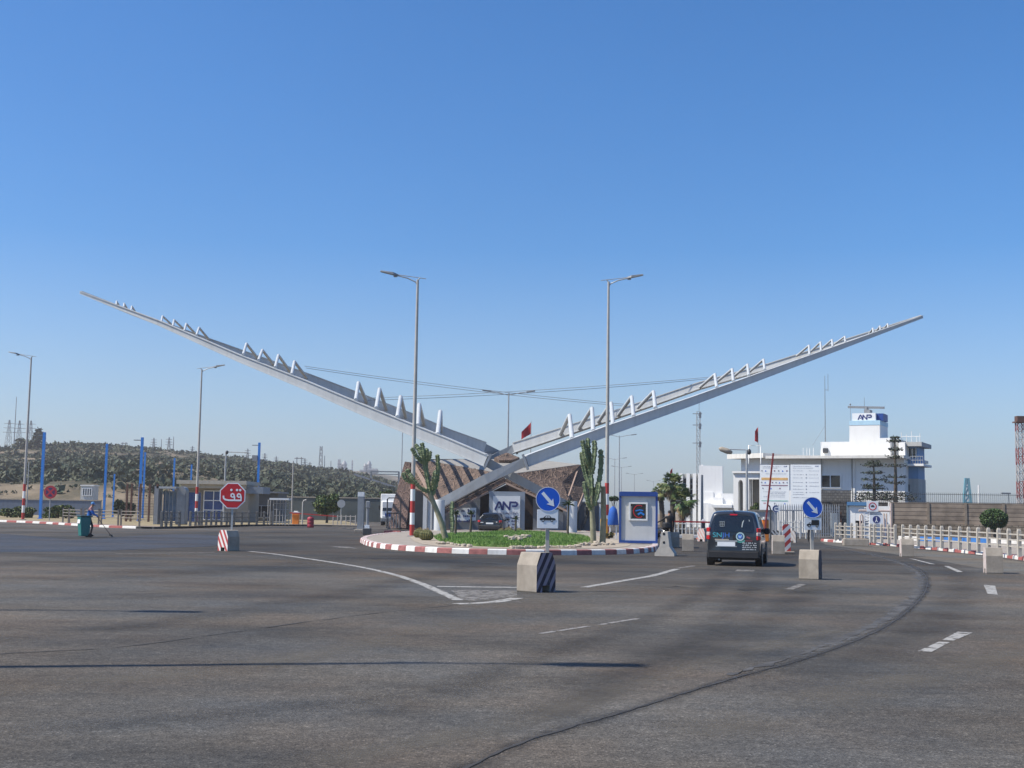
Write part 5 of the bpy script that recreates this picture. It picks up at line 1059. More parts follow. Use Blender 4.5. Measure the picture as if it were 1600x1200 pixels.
# pillar strip and window of the shaded ground floor
hbox('wall_strip', 1332.5, 1335, 716, 786, -.12, .2, M_WALL)
gl = hbox('window', 1284, 1313, 743, 761, -.05, .1, M_GLASS)
for x0, x1 in ((1282.6, 1284.4), (1296.5, 1298), (1312.5, 1314.4)): hbox('frame', x0, x1, 742, 762, -.09, .14, M_WALL, gl)
hbox('frame', 1282.6, 1314.4, 741.4, 743, -.092, .14, M_WALL, gl); hbox('frame', 1282.6, 1314.4, 761, 763, -.13, .2, M_WALL, gl)
# bay to the left of the corner, turned to the sun
P1 = gx(1158, 125); e = Vector(P0) - Vector(P1); b = MB(); H1 = hl(1200, 716, 0)[1]; nn = Vector((-e.y, e.x, 0)).normalized()
b.add([Vector((0, 0, 0)), e, e + nn * 6, nn * 6] + [v + Vector((0, 0, H1)) for v in (Vector((0, 0, 0)), e, e + nn * 6, nn * 6)], [(0, 1, 5, 4), (1, 2, 6, 5), (2, 3, 7, 6), (3, 0, 4, 7), (4, 5, 6, 7)])
inv = Matrix.Rotation(-RZ, 3, 'Z'); b.v = [inv @ (v + Vector(P1) - Vector(P0)) for v in b.v]; b.build('corner_bay', M_WALL, HB)
b = MB(); o = -nn * 1.1; ed = e.normalized() * .8
b.add([Vector((0, 0, H1)) - ed + o, e + Vector((0, 0, H1)) + o + ed * .6, e + nn * 6 + Vector((0, 0, H1)), nn * 6 - ed + Vector((0, 0, H1))] , [(0, 1, 2, 3)]); b.v += [v + Vector((0, 0, .45)) for v in b.v]; b.f += [(4, 5, 6, 7), (0, 1, 5, 4), (1, 2, 6, 5), (3, 0, 4, 7)]; b.m += [0] * 4; b.sm += [False] * 4
b.v = [inv @ (v + Vector(P1) - Vector(P0)) for v in b.v]; b.build('bay_roof', MATS['roof slab edge'], HB)
# right hand lookout with balcony
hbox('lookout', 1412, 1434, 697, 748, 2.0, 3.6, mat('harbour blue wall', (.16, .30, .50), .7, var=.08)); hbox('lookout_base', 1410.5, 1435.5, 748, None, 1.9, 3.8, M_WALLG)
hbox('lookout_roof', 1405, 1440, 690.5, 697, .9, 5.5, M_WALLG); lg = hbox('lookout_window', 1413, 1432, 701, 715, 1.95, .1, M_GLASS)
for x in (1413, 1419, 1425, 1431): hbox('frame', x - .5, x + .7, 700, 716, 1.9, .12, M_WALL, lg)
hbox('balcony', 1409, 1443, 724.5, 728, .9, 4.6, M_WALL)
b = MB()
for i in range(9):
    x, z = hl(1411 + i * 3.9, 726, .95); b.tube((x, .95, z), (x, .95, z + .75), .025)
for h in (.4, .75): x0, z = hl(1411, 726, .95); x1, _ = hl(1442.5, 726, .95); b.tube((x0, .95, z + h), (x1, .95, z + h), .025)
b.build('balcony_rail', M_GALV, HB)
lw = hbox('small_window', 1416, 1421, 757, 768, 1.86, .1, M_GLASS)
b = MB()
for px, hh in ((1408, .9), (1416, .7), (1424, 1.0), (1432, .5), (1437, .8)):
    x, z = hl(px, 690.5, 2); b.tube((x, 2.2, z), (x, 2.2, z + hh), .03)
x0, z = hl(1408, 690.5, 2); x1, _ = hl(1438, 690.5, 2); b.tube((x0, 2.2, z + .5), (x1, 2.2, z + .5), .03); b.build('roof_rail', M_WHITE, HB)
for px in (1258, 1268):
    b = MB(); x, z = hl(px, 712, 3); z1 = hl(px, 700, 3)[1]
    for s in (-.18, .18): b.tube((x + s, 3, z - .1), (x + s, 3, z1), .025)
    b.build('ladder', M_WHITE, HB)
for px in (1283.5, 1331):
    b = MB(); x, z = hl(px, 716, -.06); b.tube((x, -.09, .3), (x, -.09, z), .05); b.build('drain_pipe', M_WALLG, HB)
b = MB(); x, z = hl(1290, 704, .35); b.box((x, .3, z), (.45, .3, .45), bev=.04); b.build('fan_unit', M_DARK, HB)
# terrace and entrance porch with the arch
t = thing('terrace', 'pale stone terrace wall below the dark window of the harbour office', 'terrace', gx(1276, 110), R(-12)); k = 110 / FOC; H = zh(1305, 766, 110)
b = MB(); b.box((26 * k, 1.2, H / 2), (52 * k, 2.4, H)); b.build('wall', courses('terrace stone', (.20, .19, .175), .35, .22, .1, .2), t)  # stone darkened evenly; the shade of the trees is put into this colour
t = thing('entrance_porch', 'white entrance porch with a tall arch in front of the harbour office', 'porch', gx(1146, 116), R(-24)); k = 116 / FOC
H = zh(1168, 739.5, 116); a0, a1 = 7.5 * k, 15 * k; ah = zh(1156, 756, 116)
arc = [(a1, 0)] + [((a0 + a1) / 2 + (a1 - a0) / 2 * math.cos(R(q)), ah + (a1 - a0) * .8 * math.sin(R(q))) for q in range(0, 181, 20)] + [(a0, 0)]
b = MB(); b.prism([(0, 0)] + arc[::-1] + [(20.5 * k, 0), (20.5 * k, H), (0, H)], 0, .7); b.build('arch_wall', M_WALL, t)
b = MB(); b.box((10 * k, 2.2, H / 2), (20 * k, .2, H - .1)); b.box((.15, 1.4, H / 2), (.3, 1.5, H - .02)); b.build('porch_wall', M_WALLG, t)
b = MB(); b.box((22.5 * k, .4, H / 2), (3.6 * k, .8, H - .01)); b.box((42.5 * k, .4, H / 2), (3.5 * k, .8, H - .01)); b.box((32 * k, .4, H - .28), (16 * k, .8, .55)); b.build('doorway_frame', M_WALL, t)
b = MB(); b.box((32.5 * k, 1.5, H / 2), (17 * k, .2, H - .2)); b.build('doorway_back', M_BEIGE, t); b = MB(); b.box((35 * k, 1.36, 1.2), (6 * k, .1, 2.3)); b.build('door', M_DARK, t)
b = MB(); b.box((22 * k, 1.4, H + .08), (46 * k, 3.2, .16)); b.build('roof', M_WALL, t)
# white pylon building further back
t = thing('white_pylon_building', 'white building with ribbed front, tall flat fin and stepped blocks behind the palm', 'building', gx(1062, 150), R(-16)); k = 150 / FOC; X = lambda px: (px - 1062) * k; Z = lambda py: zh(1095, py, 150)
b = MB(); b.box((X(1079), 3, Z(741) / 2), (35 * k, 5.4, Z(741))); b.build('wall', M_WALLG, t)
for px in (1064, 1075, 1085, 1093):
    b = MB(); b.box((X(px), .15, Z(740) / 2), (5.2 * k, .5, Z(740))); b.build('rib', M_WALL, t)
for px in (1069.5, 1080, 1089.5): window(t, X(px) - .2, X(px) + .2, Z(790), Z(748), .27, M_GLASS, M_GREY, 1, 5)
b = MB(); b.slab([(X(1094), -.6, 0), (X(1130), -.6, 0), (X(1130), -.6, Z(729)), (X(1094), -.6, Z(728))], -.5); b.build('fin', M_WALL, t)
b = MB(); b.bar([(X(1097), -.8, Z(727.5)), (X(1128), -.8, Z(769))], .35, .3); b.build('sloping_brace', M_WALL, t)
for x0, x1, y_, yy in ((1100, 1116, 769, -1.2), (1116, 1131, 777, -1.6), (1127, 1148, 771, -1.4), (1110, 1150, 787, -2.4), (1100, 1112, 786, -2.2)):
    b = MB(); b.box((X((x0 + x1) / 2), yy + .9, Z(y_) / 2), ((x1 - x0) * k, 1.8, Z(y_))); b.build('stepped_block', M_WALL, t)
b = MB(); b.box((X(1133), -2.5, Z(791)), (30 * k, 2.6, .3)); b.build('parapet', M_WHITE, t)
# flags
M_FLAG = mat('red flag cloth', (.30, .012, .02), .8, var=.15)
def flag(px, by, ty, Y, label, w, h, drop=.5, sgn=-1):
    t = thing('flag', label, 'flag', gx(px, Y, zh(px, by, Y))); H = zh(px, ty, Y) - t.location.z; k = Y / FOC
    b = MB(); b.tube((0, 0, 0), (0, 0, H), .035, .02); b.build('flagpole', M_GALV, t)
    b = MB(); n = 7; vs = []
    for i in range(n):
        f = i / (n - 1)
        for j in range(5):
            g_ = j / 4; vs.append((sgn * w * k * f, .18 * math.sin(f * 5 + g_), H * .97 - g_ * h * k * (1 - .35 * f) - f * drop * h * k * .55))
    b.add(vs, [(i * 5 + j, i * 5 + j + 1, (i + 1) * 5 + j + 1, (i + 1) * 5 + j) for i in range(n - 1) for j in range(4)], 0, True); b.build('cloth', M_FLAG, t); return t
flag(828, 712, 658, 112, 'red flag hanging beside the steel wings above the entrance building', 15, 18, 1.6)
flag(1050.5, 745, 731, 150, 'smallest red flag above the palm', 4, 8, 1)
flag(1185, 712, 666, 124, 'red flag hanging limp on the harbour office roof', 5.5, 24, .5)
# aerial masts
def lattice(name, px, Y, ty, w, m, label, cat, n, z0=0.0, r=.03, taper=1.0):
    H = zh(px, ty, Y) - z0; b = MB(); lv = [(w / 2 * (1 + (taper - 1) * i / n), H * i / n) for i in range(n + 1)]
    for i, ((a, z), (c, zz)) in enumerate(zip(lv, lv[1:])):
        mi = (i // 2) % 2
        for sx, sy in ((1, 1), (1, -1), (-1, 1), (-1, -1)): b.tube((a * sx, a * sy, z), (c * sx, c * sy, zz), r, n=5, mi=mi)
        for s in (1, -1): b.tube((-a * s, -a, z), (c * s, -c, zz), r * .6, n=4, mi=mi); b.tube((-a * s, a, z), (c * s, c, zz), r * .6, n=4, mi=mi); b.tube((-a, -a * s, z), (-c, c * s, zz), r * .6, n=4, mi=mi); b.tube((a, -a * s, z), (c, c * s, zz), r * .6, n=4, mi=mi)
        b.tube((-c, -c, zz), (c, -c, zz), r * .6, n=4, mi=mi); b.tube((-c, c, zz), (c, c, zz), r * .6, n=4, mi=mi)
    t = thing(name, label, cat, gx(px, Y, z0)); b.build('lattice', m, t); return t, H
t, H = lattice('lattice_mast', 1091, 180, 643, .48, [M_GALV, M_GALV], 'slim grey lattice mast with aerials behind the white pylon building', 'mast', 18, r=.026)
b = MB(); b.tube((.1, 0, H), (.1, 0, H + 1.4), .03)
for f in (.98, .88, .72): b.tube((-.8, 0, H * f), (.5, 0, H * f), .05); b.box((.2, -.3, H * f - .2), (.3, .2, .8))
b.build('aerial', M_GREY, t)
t = thing('aerial_mast', 'very thin aerial mast with short side rod on the harbour office roof', 'mast', gx(1290.5, 120, 8)); H = zh(1290.5, 587, 120) - 8; b = MB(); b.path([(0, 0, 0), (0, 0, H * .55), (0, 0, H)], [.05, .035, .02], 6); b.tube((0, 0, H * .8), (.3, 0, H * .8), .02); b.tube((.3, 0, H * .78), (.3, 0, H * 1.02), .02); b.tube((0, 0, H * .3), (-1.2, 0, H * .02), .012); b.build('rod', M_GREY, t)
t, H = lattice('lattice_tower', 1597, 150, 661, .78, [mat('tower red', (.27, .06, .05), .7, var=.2), mat('tower white', (.42, .38, .36), .7, var=.2)], 'red and white lattice tower beyond the long wall, cut by the picture edge', 'tower', 13, r=.055)
b = MB(); b.box((0, 0, H + .1), (1.3, 1.3, .15)); b.box((0, 0, H + .5), (.9, .9, .6)); b.build('platform', M_RUST, t)
# harbour cranes
t = thing('dock_crane', 'pale blue dock crane far beyond the long wall', 'crane', gx(1512, 420)); H = zh(1512, 747, 420); k = 420 / FOC; M_CRANE = mat('crane blue', (.12, .32, .38), .6, var=.1)
b = MB()
for s in (-1, 1): b.bar([(s * 6 * k, 0, 0), (s * 5 * k, 0, H * .55), (s * 2 * k, 0, H)], .7, .7)
for f in (.3, .45, .6, .8, .98): b.bar([(-(6 - 4 * f) * k, 0, H * f), ((6 - 4 * f) * k, 0, H * f)], .5, .5)
for f, g_ in ((.3, .45), (.45, .6), (.6, .8), (.8, .98)): b.bar([(-(6 - 4 * f) * k, 0, H * f), ((6 - 4 * g_) * k, 0, H * g_)], .4, .4)
b.build('portal', M_CRANE, t); b = MB(); b.box((0, 0, H * .35), (9 * k, 2, 3)); b.build('cab', M_CRANE, t)
pole('thin_mast', 1530, 420, 758, .35, M_WHITE, 'thin white mast beside the pale blue dock crane', 'mast')
b = MB(); b.tube((0, 0, 0), (0, 0, zh(1577, 771, 130)), .05); b.box((-.3, 0, zh(1577, 771, 130)), (.9, .3, .15)); tag(b.build('wall_lamp', M_GREY, loc=gx(1577, 130)), 'small dark lamp on a thin pole behind the long wall', 'lamp')
# information boards
def board(x0, x1, y0, y1, label, kind):
    Y = 91.6 - (0 if kind else .76); t = thing('information_board', label, 'board', gx((x0 + x1) / 2, Y), R(-18)); k = Y / FOC; w = (x1 - x0) * k; zt, zb = zh((x0 + x1) / 2, y0, Y), zh((x0 + x1) / 2, y1, Y); h = zt - zb
    for s in (-1, 1):
        b = MB(); b.box((s * w * .42, .09, zb + h / 2 - zb / 2), (.1, .1, zt)); b.build('post', M_GREY, t)
    b = MB(); b.box((0, 0, (zt + zb) / 2), (w, .06, h)); b.build('panel', M_SIGNWHITE, t); y = -.045; q = random.Random(4)
    def bar_(u0, u1, v, th, m, n='stripe'):
        b = MB(); b.box((w * ((u0 + u1) / 2 - .5), -.034, zt - h * v), (w * (u1 - u0), .012, h * th)); return b.build(n, m, t)
    MI = mat('faded ink', (.30, .32, .36), .6); 
    if kind:
        bar_(.05, .95, .31, .055, mat('faded orange', (.70, .42, .16), .6)); bar_(.05, .95, .455, .022, mat('faded maroon', (.28, .18, .22), .6)); bar_(.05, .95, .795, .02, mat('faded green', (.24, .48, .42), .6)); bar_(.12, .2, .85, .012, M_SIGNRED)
        for v, us in ((.13, (.07, .2, .5, .64, .78, .92)), (.39, (.06, .18, .43, .55, .67, .80, .93)), (.52, (.1, .38, .68)), (.85, (.5, .85))):
            for i, u in enumerate(us):
                b = MB(); c = (w * (u - .5), zt - h * v); rr = h * .017
                if i % 3 == 0: b.disc(c, rr, -.042, -.028, 12)
                elif i % 3 == 1: b.prism([(c[0] - rr, c[1] - rr), (c[0] + rr, c[1] - rr), (c[0], c[1] + rr)], -.042, -.028)
                else: b.box((c[0], -.036, c[1]), (rr * 1.7, .014, rr * 1.7))
                b.build('pictogram', mat(('faded ink', 'sign blue', 'faded maroon')[i % 3], (.3, .32, .36)), t)
        rows = ((.03, .1, .7), (.06, .1, .6), (.19, .2, .9), (.59, .12, .88), (.625, .35, .85), (.66, .35, .85), (.70, .12, .85))
    else:
        for i, v in enumerate((.22, .29, .39, .47, .54, .61)):
            b = MB(); b.disc((w * .02, zt - h * v), h * .014, -.042, -.028, 12); b.build('pictogram', MI, t)
        rows = tuple((v, .08, u) for v, u in ((.03, .7), (.07, .75), (.13, .42), (.215, .44), (.285, .4), (.385, .42), (.465, .4), (.535, .43), (.605, .42), (.65, .45), (.72, .85))) + tuple((v, .62, u) for v, u in ((.13, .95), (.215, .9), (.285, .93), (.385, .92), (.465, .95), (.605, .94)))
    for v, u0, u1 in rows: textbars(t, Vector((w * (u0 - .5), -.03, zt - h * v - h * .012)), w * (u1 - u0), (1,), h * .012, MI, int(v * 100))
    text('lettering', 'ANP', h * .028, M_INK, t, (w * .37, -.036, zt - h * .035), ex=.004)
board(1188, 1233, 726.5, 797, 'tall white information board with orange and maroon stripes behind the raised boom', 1)
board(1236, 1282.5, 726, 797, 'tall white information board with plain grey lines of text, beside the striped one', 0)
# low wall and palisade
long_wall('low_wall', 1165, 1214, 91, 799, mat('pale low wall', (.46, .45, .43), .85, var=.08, streak=.2), 'pale low wall between van and palisade')
a = gx(1210, 90); t = thing('palisade', 'pale steel palisade of spiked upright bars in front of the white boards', 'fence', a); W = gx(1311, 90).x - a.x; H = zh(1250, 787, 90); n = 30
for i in range(n):
    b = MB(); x = W * i / (n - 1); b.prism([(x - .035, .1), (x + .035, .1), (x + .035, H - .2), (x, H), (x - .035, H - .2)], -.02, .02); b.build('bar', mat('palisade paint', (.36, .37, .38), .6, var=.15, streak=.2), t)
for z in (.35, H * .8):
    b = MB(); b.box((W / 2, .05, z), (W, .05, .07)); b.build('rail', MATS['palisade paint'], t)
bollard_fence('railing', [1218, 1226, 1234, 1242, 1250, 1259], 'short white railing standing before the palisade', M_RAILW, lambda x: gx(x, 87.5, .02), h=1.2, w=.09, rails=(1.1, .75, .4))
# stone wall, long panel wall and iron fence
t = thing('stone_wall', 'dark rough stone wall with a pale metal door beside the boards', 'wall', gx(1283, 101), R(2)); k = 101 / FOC; H = zh(1335, 784, 101)
b = MB(); b.box((53 * k, .4, H / 2), (106 * k, .6, H)); b.build('wall', courses('rough stone', (.155, .13, .105), .45, .26, .12, .35), t)
b = MB(); b.box((21 * k, .06, (H - .9) / 2), (10.5 * k, .08, H - .9)); b.build('door', mat('pale blue grey door', (.42, .46, .46), .6, var=.08, streak=.2), t)
b = MB(); b.tube((31.5 * k, .02, .3), (31.5 * k, .02, H - .8), .04); b.build('pipe', M_RUST, t)
a = gx(1392, 108); c_ = gx(1720, 104); t = thing('panel_wall', 'long weathered wall of concrete planks above a stone base behind the parking strip', 'wall', a, math.atan2(c_.y - a.y, c_.x - a.x)); W = (c_ - a).length; H = zh(1500, 786, 106); Hb = zh(1500, 820, 106)
b = MB(); b.box((W / 2, 0, (H + Hb) / 2), (W, .2, H - Hb)); b.build('planks', courses('weathered planks', (.27, .215, .165), 2.95, .34, .08, .18, False), t)
b = MB(); b.box((W / 2, -.12, Hb / 2), (W, .5, Hb)); b.build('stone_base', courses('stone base', (.26, .21, .155), .5, .3, .12, .3), t)
for i in range(int(W / 2.95) + 1):
    b = MB(); b.box((i * 2.95 + .05, -.06, (H + Hb) / 2), (.2, .22, H - Hb + .03)); b.build('post', mat('weathered post', (.24, .195, .15), .9, var=.2, streak=.4), t)
t = thing('iron_fence', 'dark spiked iron fence on top of the long wall', 'fence', gx(1283, 109), math.atan2(-4, 24)); W = 25.5; z0, z1 = zh(1450, 787, 108), zh(1450, 770, 108); b = MB()
for i in range(int(W / .16)): b.tube((i * .16, 0, z0 - .3), (i * .16, 0, z1 + .02), .014, n=4)
b.build('bar', M_DARK, t)['kind'] = 'stuff'
for z in (z0 + .12, z1 - .12):
    b = MB(); b.tube((0, 0, z), (W, 0, z), .02, n=5); b.build('rail', M_DARK, t)
# parking strip kerb behind the white railing
kl = resample([gx(1405, 80, .14), gx(1620, 73, .14)], 1.6); b = MB()
for i, (p, q) in enumerate(zip(kl, kl[1:])):
    b.bar([p + Vector((0.01, 0, .16)), q + Vector((-.01, 0, .16))], .3, .26, 1 if i % 5 in (2, 3) or i % 7 == 1 else 0)
struct(b.build('kerb', [M_KWHITE, mat('kerb blue paint', (.03, .16, .45), .7, var=.2)]))
# white railing along the harbour pavement
def rp(px, py): p = G(px, py, .14); return p
seg1 = [(1306, 844.5), (1313, 845), (1321, 845.5), (1331, 846), (1339, 846.5), (1348, 847), (1361, 848), (1367, 848.5), (1378, 849), (1389, 850), (1399, 850.5)]
seg2 = [(1411, 851.5), (1423, 852.5), (1435, 853.5), (1447, 854.5), (1459, 855.5), (1472, 857), (1485, 858), (1500, 859.5), (1514, 861), (1529, 862.5), (1545, 864), (1561, 866), (1577, 868), (1593, 870), (1610, 872), (1628, 874.5)]
M_RAILC = mat('cream concrete railing', (.43, .395, .34), .85, var=.12, scale=3, streak=.2)
for sg, lb in ((seg1, 'cream concrete railing in front of the turnstile kiosk'), (seg2, 'long cream concrete railing beside the parking strip')):
    pts = [rp(*q) for q in sg]; t = thing('railing', lb, 'railing', pts[0])
    for p in pts:
        b = MB(); q = p - pts[0]; b.box(q + Vector((0, 0, .5)), (.135, .135, 1.0)); b.box(q + Vector((0, 0, 1.04)), (.135, .135, .09), taper=.6); b.build('post', M_RAILC, t)
    for z in (.86, .64, .38):
        b = MB(); b.bar([p - pts[0] + Vector((0, 0, z)) for p in pts], .05, .055); b.build('rail', M_RAILC, t)
# kiosk and turnstile by the wall
t = thing('kiosk', 'white kiosk with blue top and open doorway beside the turnstile', 'kiosk', gx(1326, 88, .1), R(-20)); k = 88 / FOC; X = lambda px: (px - 1326) * k; H = zh(1350, 785, 88) - .1
b = MB(); b.box((X(1331), .02, H / 2 - .12), (10 * k, .1, H - .24)); b.box((X(1357), .9, H / 2 - .12), (62 * k, .1, H - .24)); b.box((X(1345), .02, H - .75), (20 * k, .08, 1.0)); b.build('wall', M_WHITE, t)
b = MB(); b.box((X(1324.6), .5, H / 2 - .12), (3 * k, 1.2, H - .2)); b.build('side_wall', mat('slate blue panel', (.13, .19, .24), .6, var=.1), t)
b = MB(); b.box((X(1343), .5, H - .1), (38 * k, 1.5, .24)); b.build('roof', mat('kiosk blue', (.06, .17, .33), .6, var=.1), t); b = MB(); b.box((X(1340.5), .5, (H - 1.2) / 2), (8 * k, .1, H - 1.2)); b.build('doorway', M_BLACK, t)
t = thing('turnstile', 'pale pipe turnstile frame with ladder like rungs behind the railing', 'turnstile', gx(1342, 84, .1)); k = 84 / FOC; X = lambda px: (px - 1342) * k; Z = lambda py: zh(1366, py, 84) - .1
M_PINK = mat('pinkish pipe', (.52, .42, .37), .6, var=.12)
b = MB(); b.tube((X(1342), 0, Z(798)), (X(1393), 0, Z(798)), .07); b.tube((X(1391.5), 0, 0), (X(1392), 0, Z(786)), .08); b.path([(X(1344), 0, 0), (X(1344), 0, Z(806)), (X(1346), 0, Z(803.5)), (X(1348), 0, Z(806)), (X(1348), 0, 0)], .05); b.build('frame', M_PINK, t)
b = MB()
for s in (1350.5, 1358): b.tube((X(s), 0, 0), (X(s), 0, Z(800)), .045)
for i in range(11): b.tube((X(1350.5), 0, .15 + i * .19), (X(1358), 0, .15 + i * .19), .03)
b.build('rung_gate', M_WHITE, t)
for x in (1383, 1387):
    b = MB(); b.tube((X(x), .3, 0), (X(x), .3, Z(802)), .05); b.build('bar', M_PINK, t)
def small_sign(px, x0, x1, y0, y1, Y, label, kind):
    t = thing('square_sign', label, 'road sign', gx(px, Y, .1)); k = Y / FOC; zt, zb = zh(px, y0, Y) - .1, zh(px, y1, Y) - .1; w = (x1 - x0) * k; xc = ((x0 + x1) / 2 - px) * k; zc = (zt + zb) / 2
    b = MB(); b.tube((xc, .05, 0), (xc, .05, zt - .1), .035); b.build('post', M_GALV, t); b = MB(); b.box((xc, 0, zc), (w, .03, zt - zb)); b.build('panel', M_SIGNWHITE, t, bevel=.005); r = min(w, zt - zb) * .38
    if kind:
        b = MB(); b.ring((xc, zc), r * .78, r, -.024, -.014, 24); b.build('red_ring', M_SIGNRED, t); b = MB(); b.box((xc, -.02, zc), (r * .9, .01, r * .32)); b.box((xc, -.02, zc + r * .25), (r * .5, .009, r * .18)); b.build('symbol', M_INKB, t)
    else:
        b = MB(); b.disc((xc, zc + r * .22), r * .95, -.024, -.014, 24); b.build('blue_disc', M_INK, t)
        b = MB(); b.disc((xc, zc + r * .75), r * .14, -.03, -.022, 10); b.stroke([(xc, zc + r * .6), (xc, zc + r * .1), (xc - r * .25, zc - r * .35)], r * .2, -.03, -.022); b.stroke([(xc, zc + r * .1), (xc + r * .25, zc - r * .35)], r * .16, -.031, -.022); b.build('walker_symbol', M_SIGNWHITE, t)
        b = MB(); b.box((xc, -.02, zb + r * .25), (w * .6, .01, r * .14)); b.build('lettering', M_INKB, t)
small_sign(1363.5, 1354.5, 1372.5, 783, 799.5, 82, 'square white sign with red ring on the wall side, above the walker sign', 1)
small_sign(1368, 1358.5, 1380, 805, 821.5, 80, 'white sign with dark blue walker disc below the red ringed sign', 0)
# lamp with a side arm beside the porch
t = thing('arm_lamp', 'grey lamp post with long side arm and camera by the entrance porch', 'street lamp', gx(1167, 90)); H = zh(1167, 703, 90); k = 90 / FOC
b = MB(); b.path([(0, 0, 0), (0, 0, H * .5), (0, 0, H)], [.11, .09, .07], 10); b.build('pole', M_GALV, t); b = MB(); b.tube((0, 0, H), (-26 * k, 0, H + .02), .035); b.build('arm', M_GALV, t)
b = MB(); b.lathe([(.04, -.55), (.17, -.4), (.2, .1), (.12, .4), (.05, .45)], (0, 0, 0), 12, axis='x'); b.v = [Matrix.Rotation(R(18), 3, 'Y') @ v + Vector((-32 * k, 0, H - .08)) for v in b.v]; b.build('luminaire', M_CONCG, t)
b = MB(); b.lathe([(.05, -.28), (.14, -.2), (.15, 0), (.06, .12)], (.17, 0, H - .05), 12); b.build('camera', M_DARK, t)
t = thing('roof_bracket', 'pale square pipe bracket on the porch roof under the hanging flag', 'bracket', gx(1170, 112, 6)); z = zh(1180, 696, 112) - 6; k = 112 / FOC; b = MB(); b.path([(0, 0, 0), (0, 0, z), (19 * k, 0, z), (19 * k, 0, 0)], .05, 8); b.build('frame', M_WHITE, t)
# ------------------------------------------------------------------ vehicles
def ring_body(secs, mats_pick=None):
    """secs: (y, zb, zt, belt, hw_low, hw_belt, hw_roof, lean): cross sections along y, joined"""
    b = MB(); rows = []
    for y, zb, zt, belt, a, c, r, lean in secs:
        pr = [(a * .93, zb), (a, zb + .12), (a * 1.0, zb + (belt - zb) * .5), (c, belt), (c * .5 + r * .5 + .012, belt + (zt - belt) * .45), (r, zt - .13), (r * .93, zt - .055), (r * .8, zt - .02), (r * .45, zt), (0, zt + .008)]
        pts = pr + [(-x, z) for x, z in pr[-2::-1]]
        rows.append([Vector((x, y + lean * max(0, z - belt), z)) for x, z in pts])
    n = len(rows[0]); vs = [p for r_ in rows for p in r_]
    fs = [(i * n + j, i * n + j + 1, (i + 1) * n + j + 1, (i + 1) * n + j) for i in range(len(rows) - 1) for j in range(n - 1)]
    fs += [(i * n + n - 1, i * n, (i + 1) * n, (i + 1) * n + n - 1) for i in range(len(rows) - 1)]
    b.add(vs, fs, 0, True); k = (len(rows) - 1) * n
    b.add(vs[:n], [tuple(range(n))], 0); b.add(vs[k:], [tuple(range(n - 1, -1, -1))], 0); return b
def wheel(par, x, y, r, w, sgn):
    b = MB(); q = w / 2; b.lathe([(r * .62, -q), (r * .93, -q), (r, -q * .65), (r, q * .65), (r * .93, q), (r * .62, q)], (x, y, r), 28, axis='x'); t = b.build('tyre', M_RUBBER, par)
    b = MB(); b.lathe([(r * .1, -q * .2), (r * .62, -q * .7), (r * .64, q * .9), (r * .5, q * .75), (r * .2, q * .8), (r * .08, q * .9)] if sgn > 0 else [(r * .08, -q * .9), (r * .2, -q * .8), (r * .5, -q * .75), (r * .64, -q * .9), (r * .62, q * .7), (r * .1, q * .2)], (x, y, r), 20, axis='x'); b.build('rim', M_GALV, t)
def body_x(p, secs_half, z): return secs_half
VAN = thing('delivery_van', 'dark grey passenger van with white lettering driving away on the road', 'van', G(1146, 884.5), R(-14.5))
LN = .20
secs = [(0.02, .36, 1.60, 1.0, .76, .74, .58, LN), (.0, .27, 1.66, 1.0, .80, .79, .63, LN), (.05, .24, 1.70, 1.0, .835, .825, .675, LN), (.16, .23, 1.73, 1.0, .845, .84, .70, LN * .9), (.5, .22, 1.745, 1.0, .845, .84, .705, LN * .5), (1.2, .22, 1.75, 1.0, .845, .84, .705, 0), (2.0, .22, 1.73, 1.0, .845, .84, .70, 0), (2.45, .22, 1.64, 1.0, .845, .835, .68, 0), (3.05, .22, 1.12, .98, .84, .82, .70, 0), (3.5, .24, .98, .86, .80, .76, .62, 0), (3.8, .26, .84, .74, .72, .68, .55, 0), (3.87, .34, .70, .6, .62, .58, .45, 0)]
b = ring_body(secs); bo = b.build('body', M_PAINT, VAN)
sf = bo.modifiers.new('smooth', 'SUBSURF'); sf.levels = 1; sf.render_levels = 2
def rear(x0, x1, z0, z1, m, name, par, prou=.02, r=.06, th=.05, ybase=.0, slant=0.0, lean=LN, belt=1.0):
    """rounded plate lying on the leaning tailgate"""
    n = 5; pts = []
    for cx, cz, a0 in ((x1 - r, z1 - r, 0), (x0 + r, z1 - r, 90), (x0 + r, z0 + r, 180), (x1 - r, z0 + r, 270)):
        for i in range(n): a = R(a0 + 90 * i / (n - 1)); pts.append((cx + r * math.cos(a) * (1 if 1 else 0), cz + r * math.sin(a)))
    if slant: pts = [(x * (1 - slant * (z - z0)), z) for x, z in pts]
    Yf = lambda x, z: ybase + lean * max(0, z - belt) - prou + .045 * (abs(x) / .8) ** 2
    b = MB(); k = len(pts); vs = [(x, Yf(x, z), z) for x, z in pts] + [(x, Yf(x, z) + th, z) for x, z in pts]; cx = sum(x for x, _ in pts) / k; cz = sum(z for _, z in pts) / k
    vs.append((cx, Yf(cx, cz), cz)); b.add(vs, [(i, (i + 1) % k, 2 * k) for i in range(k)] + [(i + k, (i + 1) % k + k, (i + 1) % k, i) for i in range(k)], 0, False); return b.build(name, m, par)
win = rear(-.63, .63, 1.07, 1.585, M_GLASS, 'rear_window', VAN, .022, .09, slant=.14)
rear(-.12, .12, 1.595, 1.64, M_LAMP, 'brake_lamp', VAN, .03, .018, slant=0)
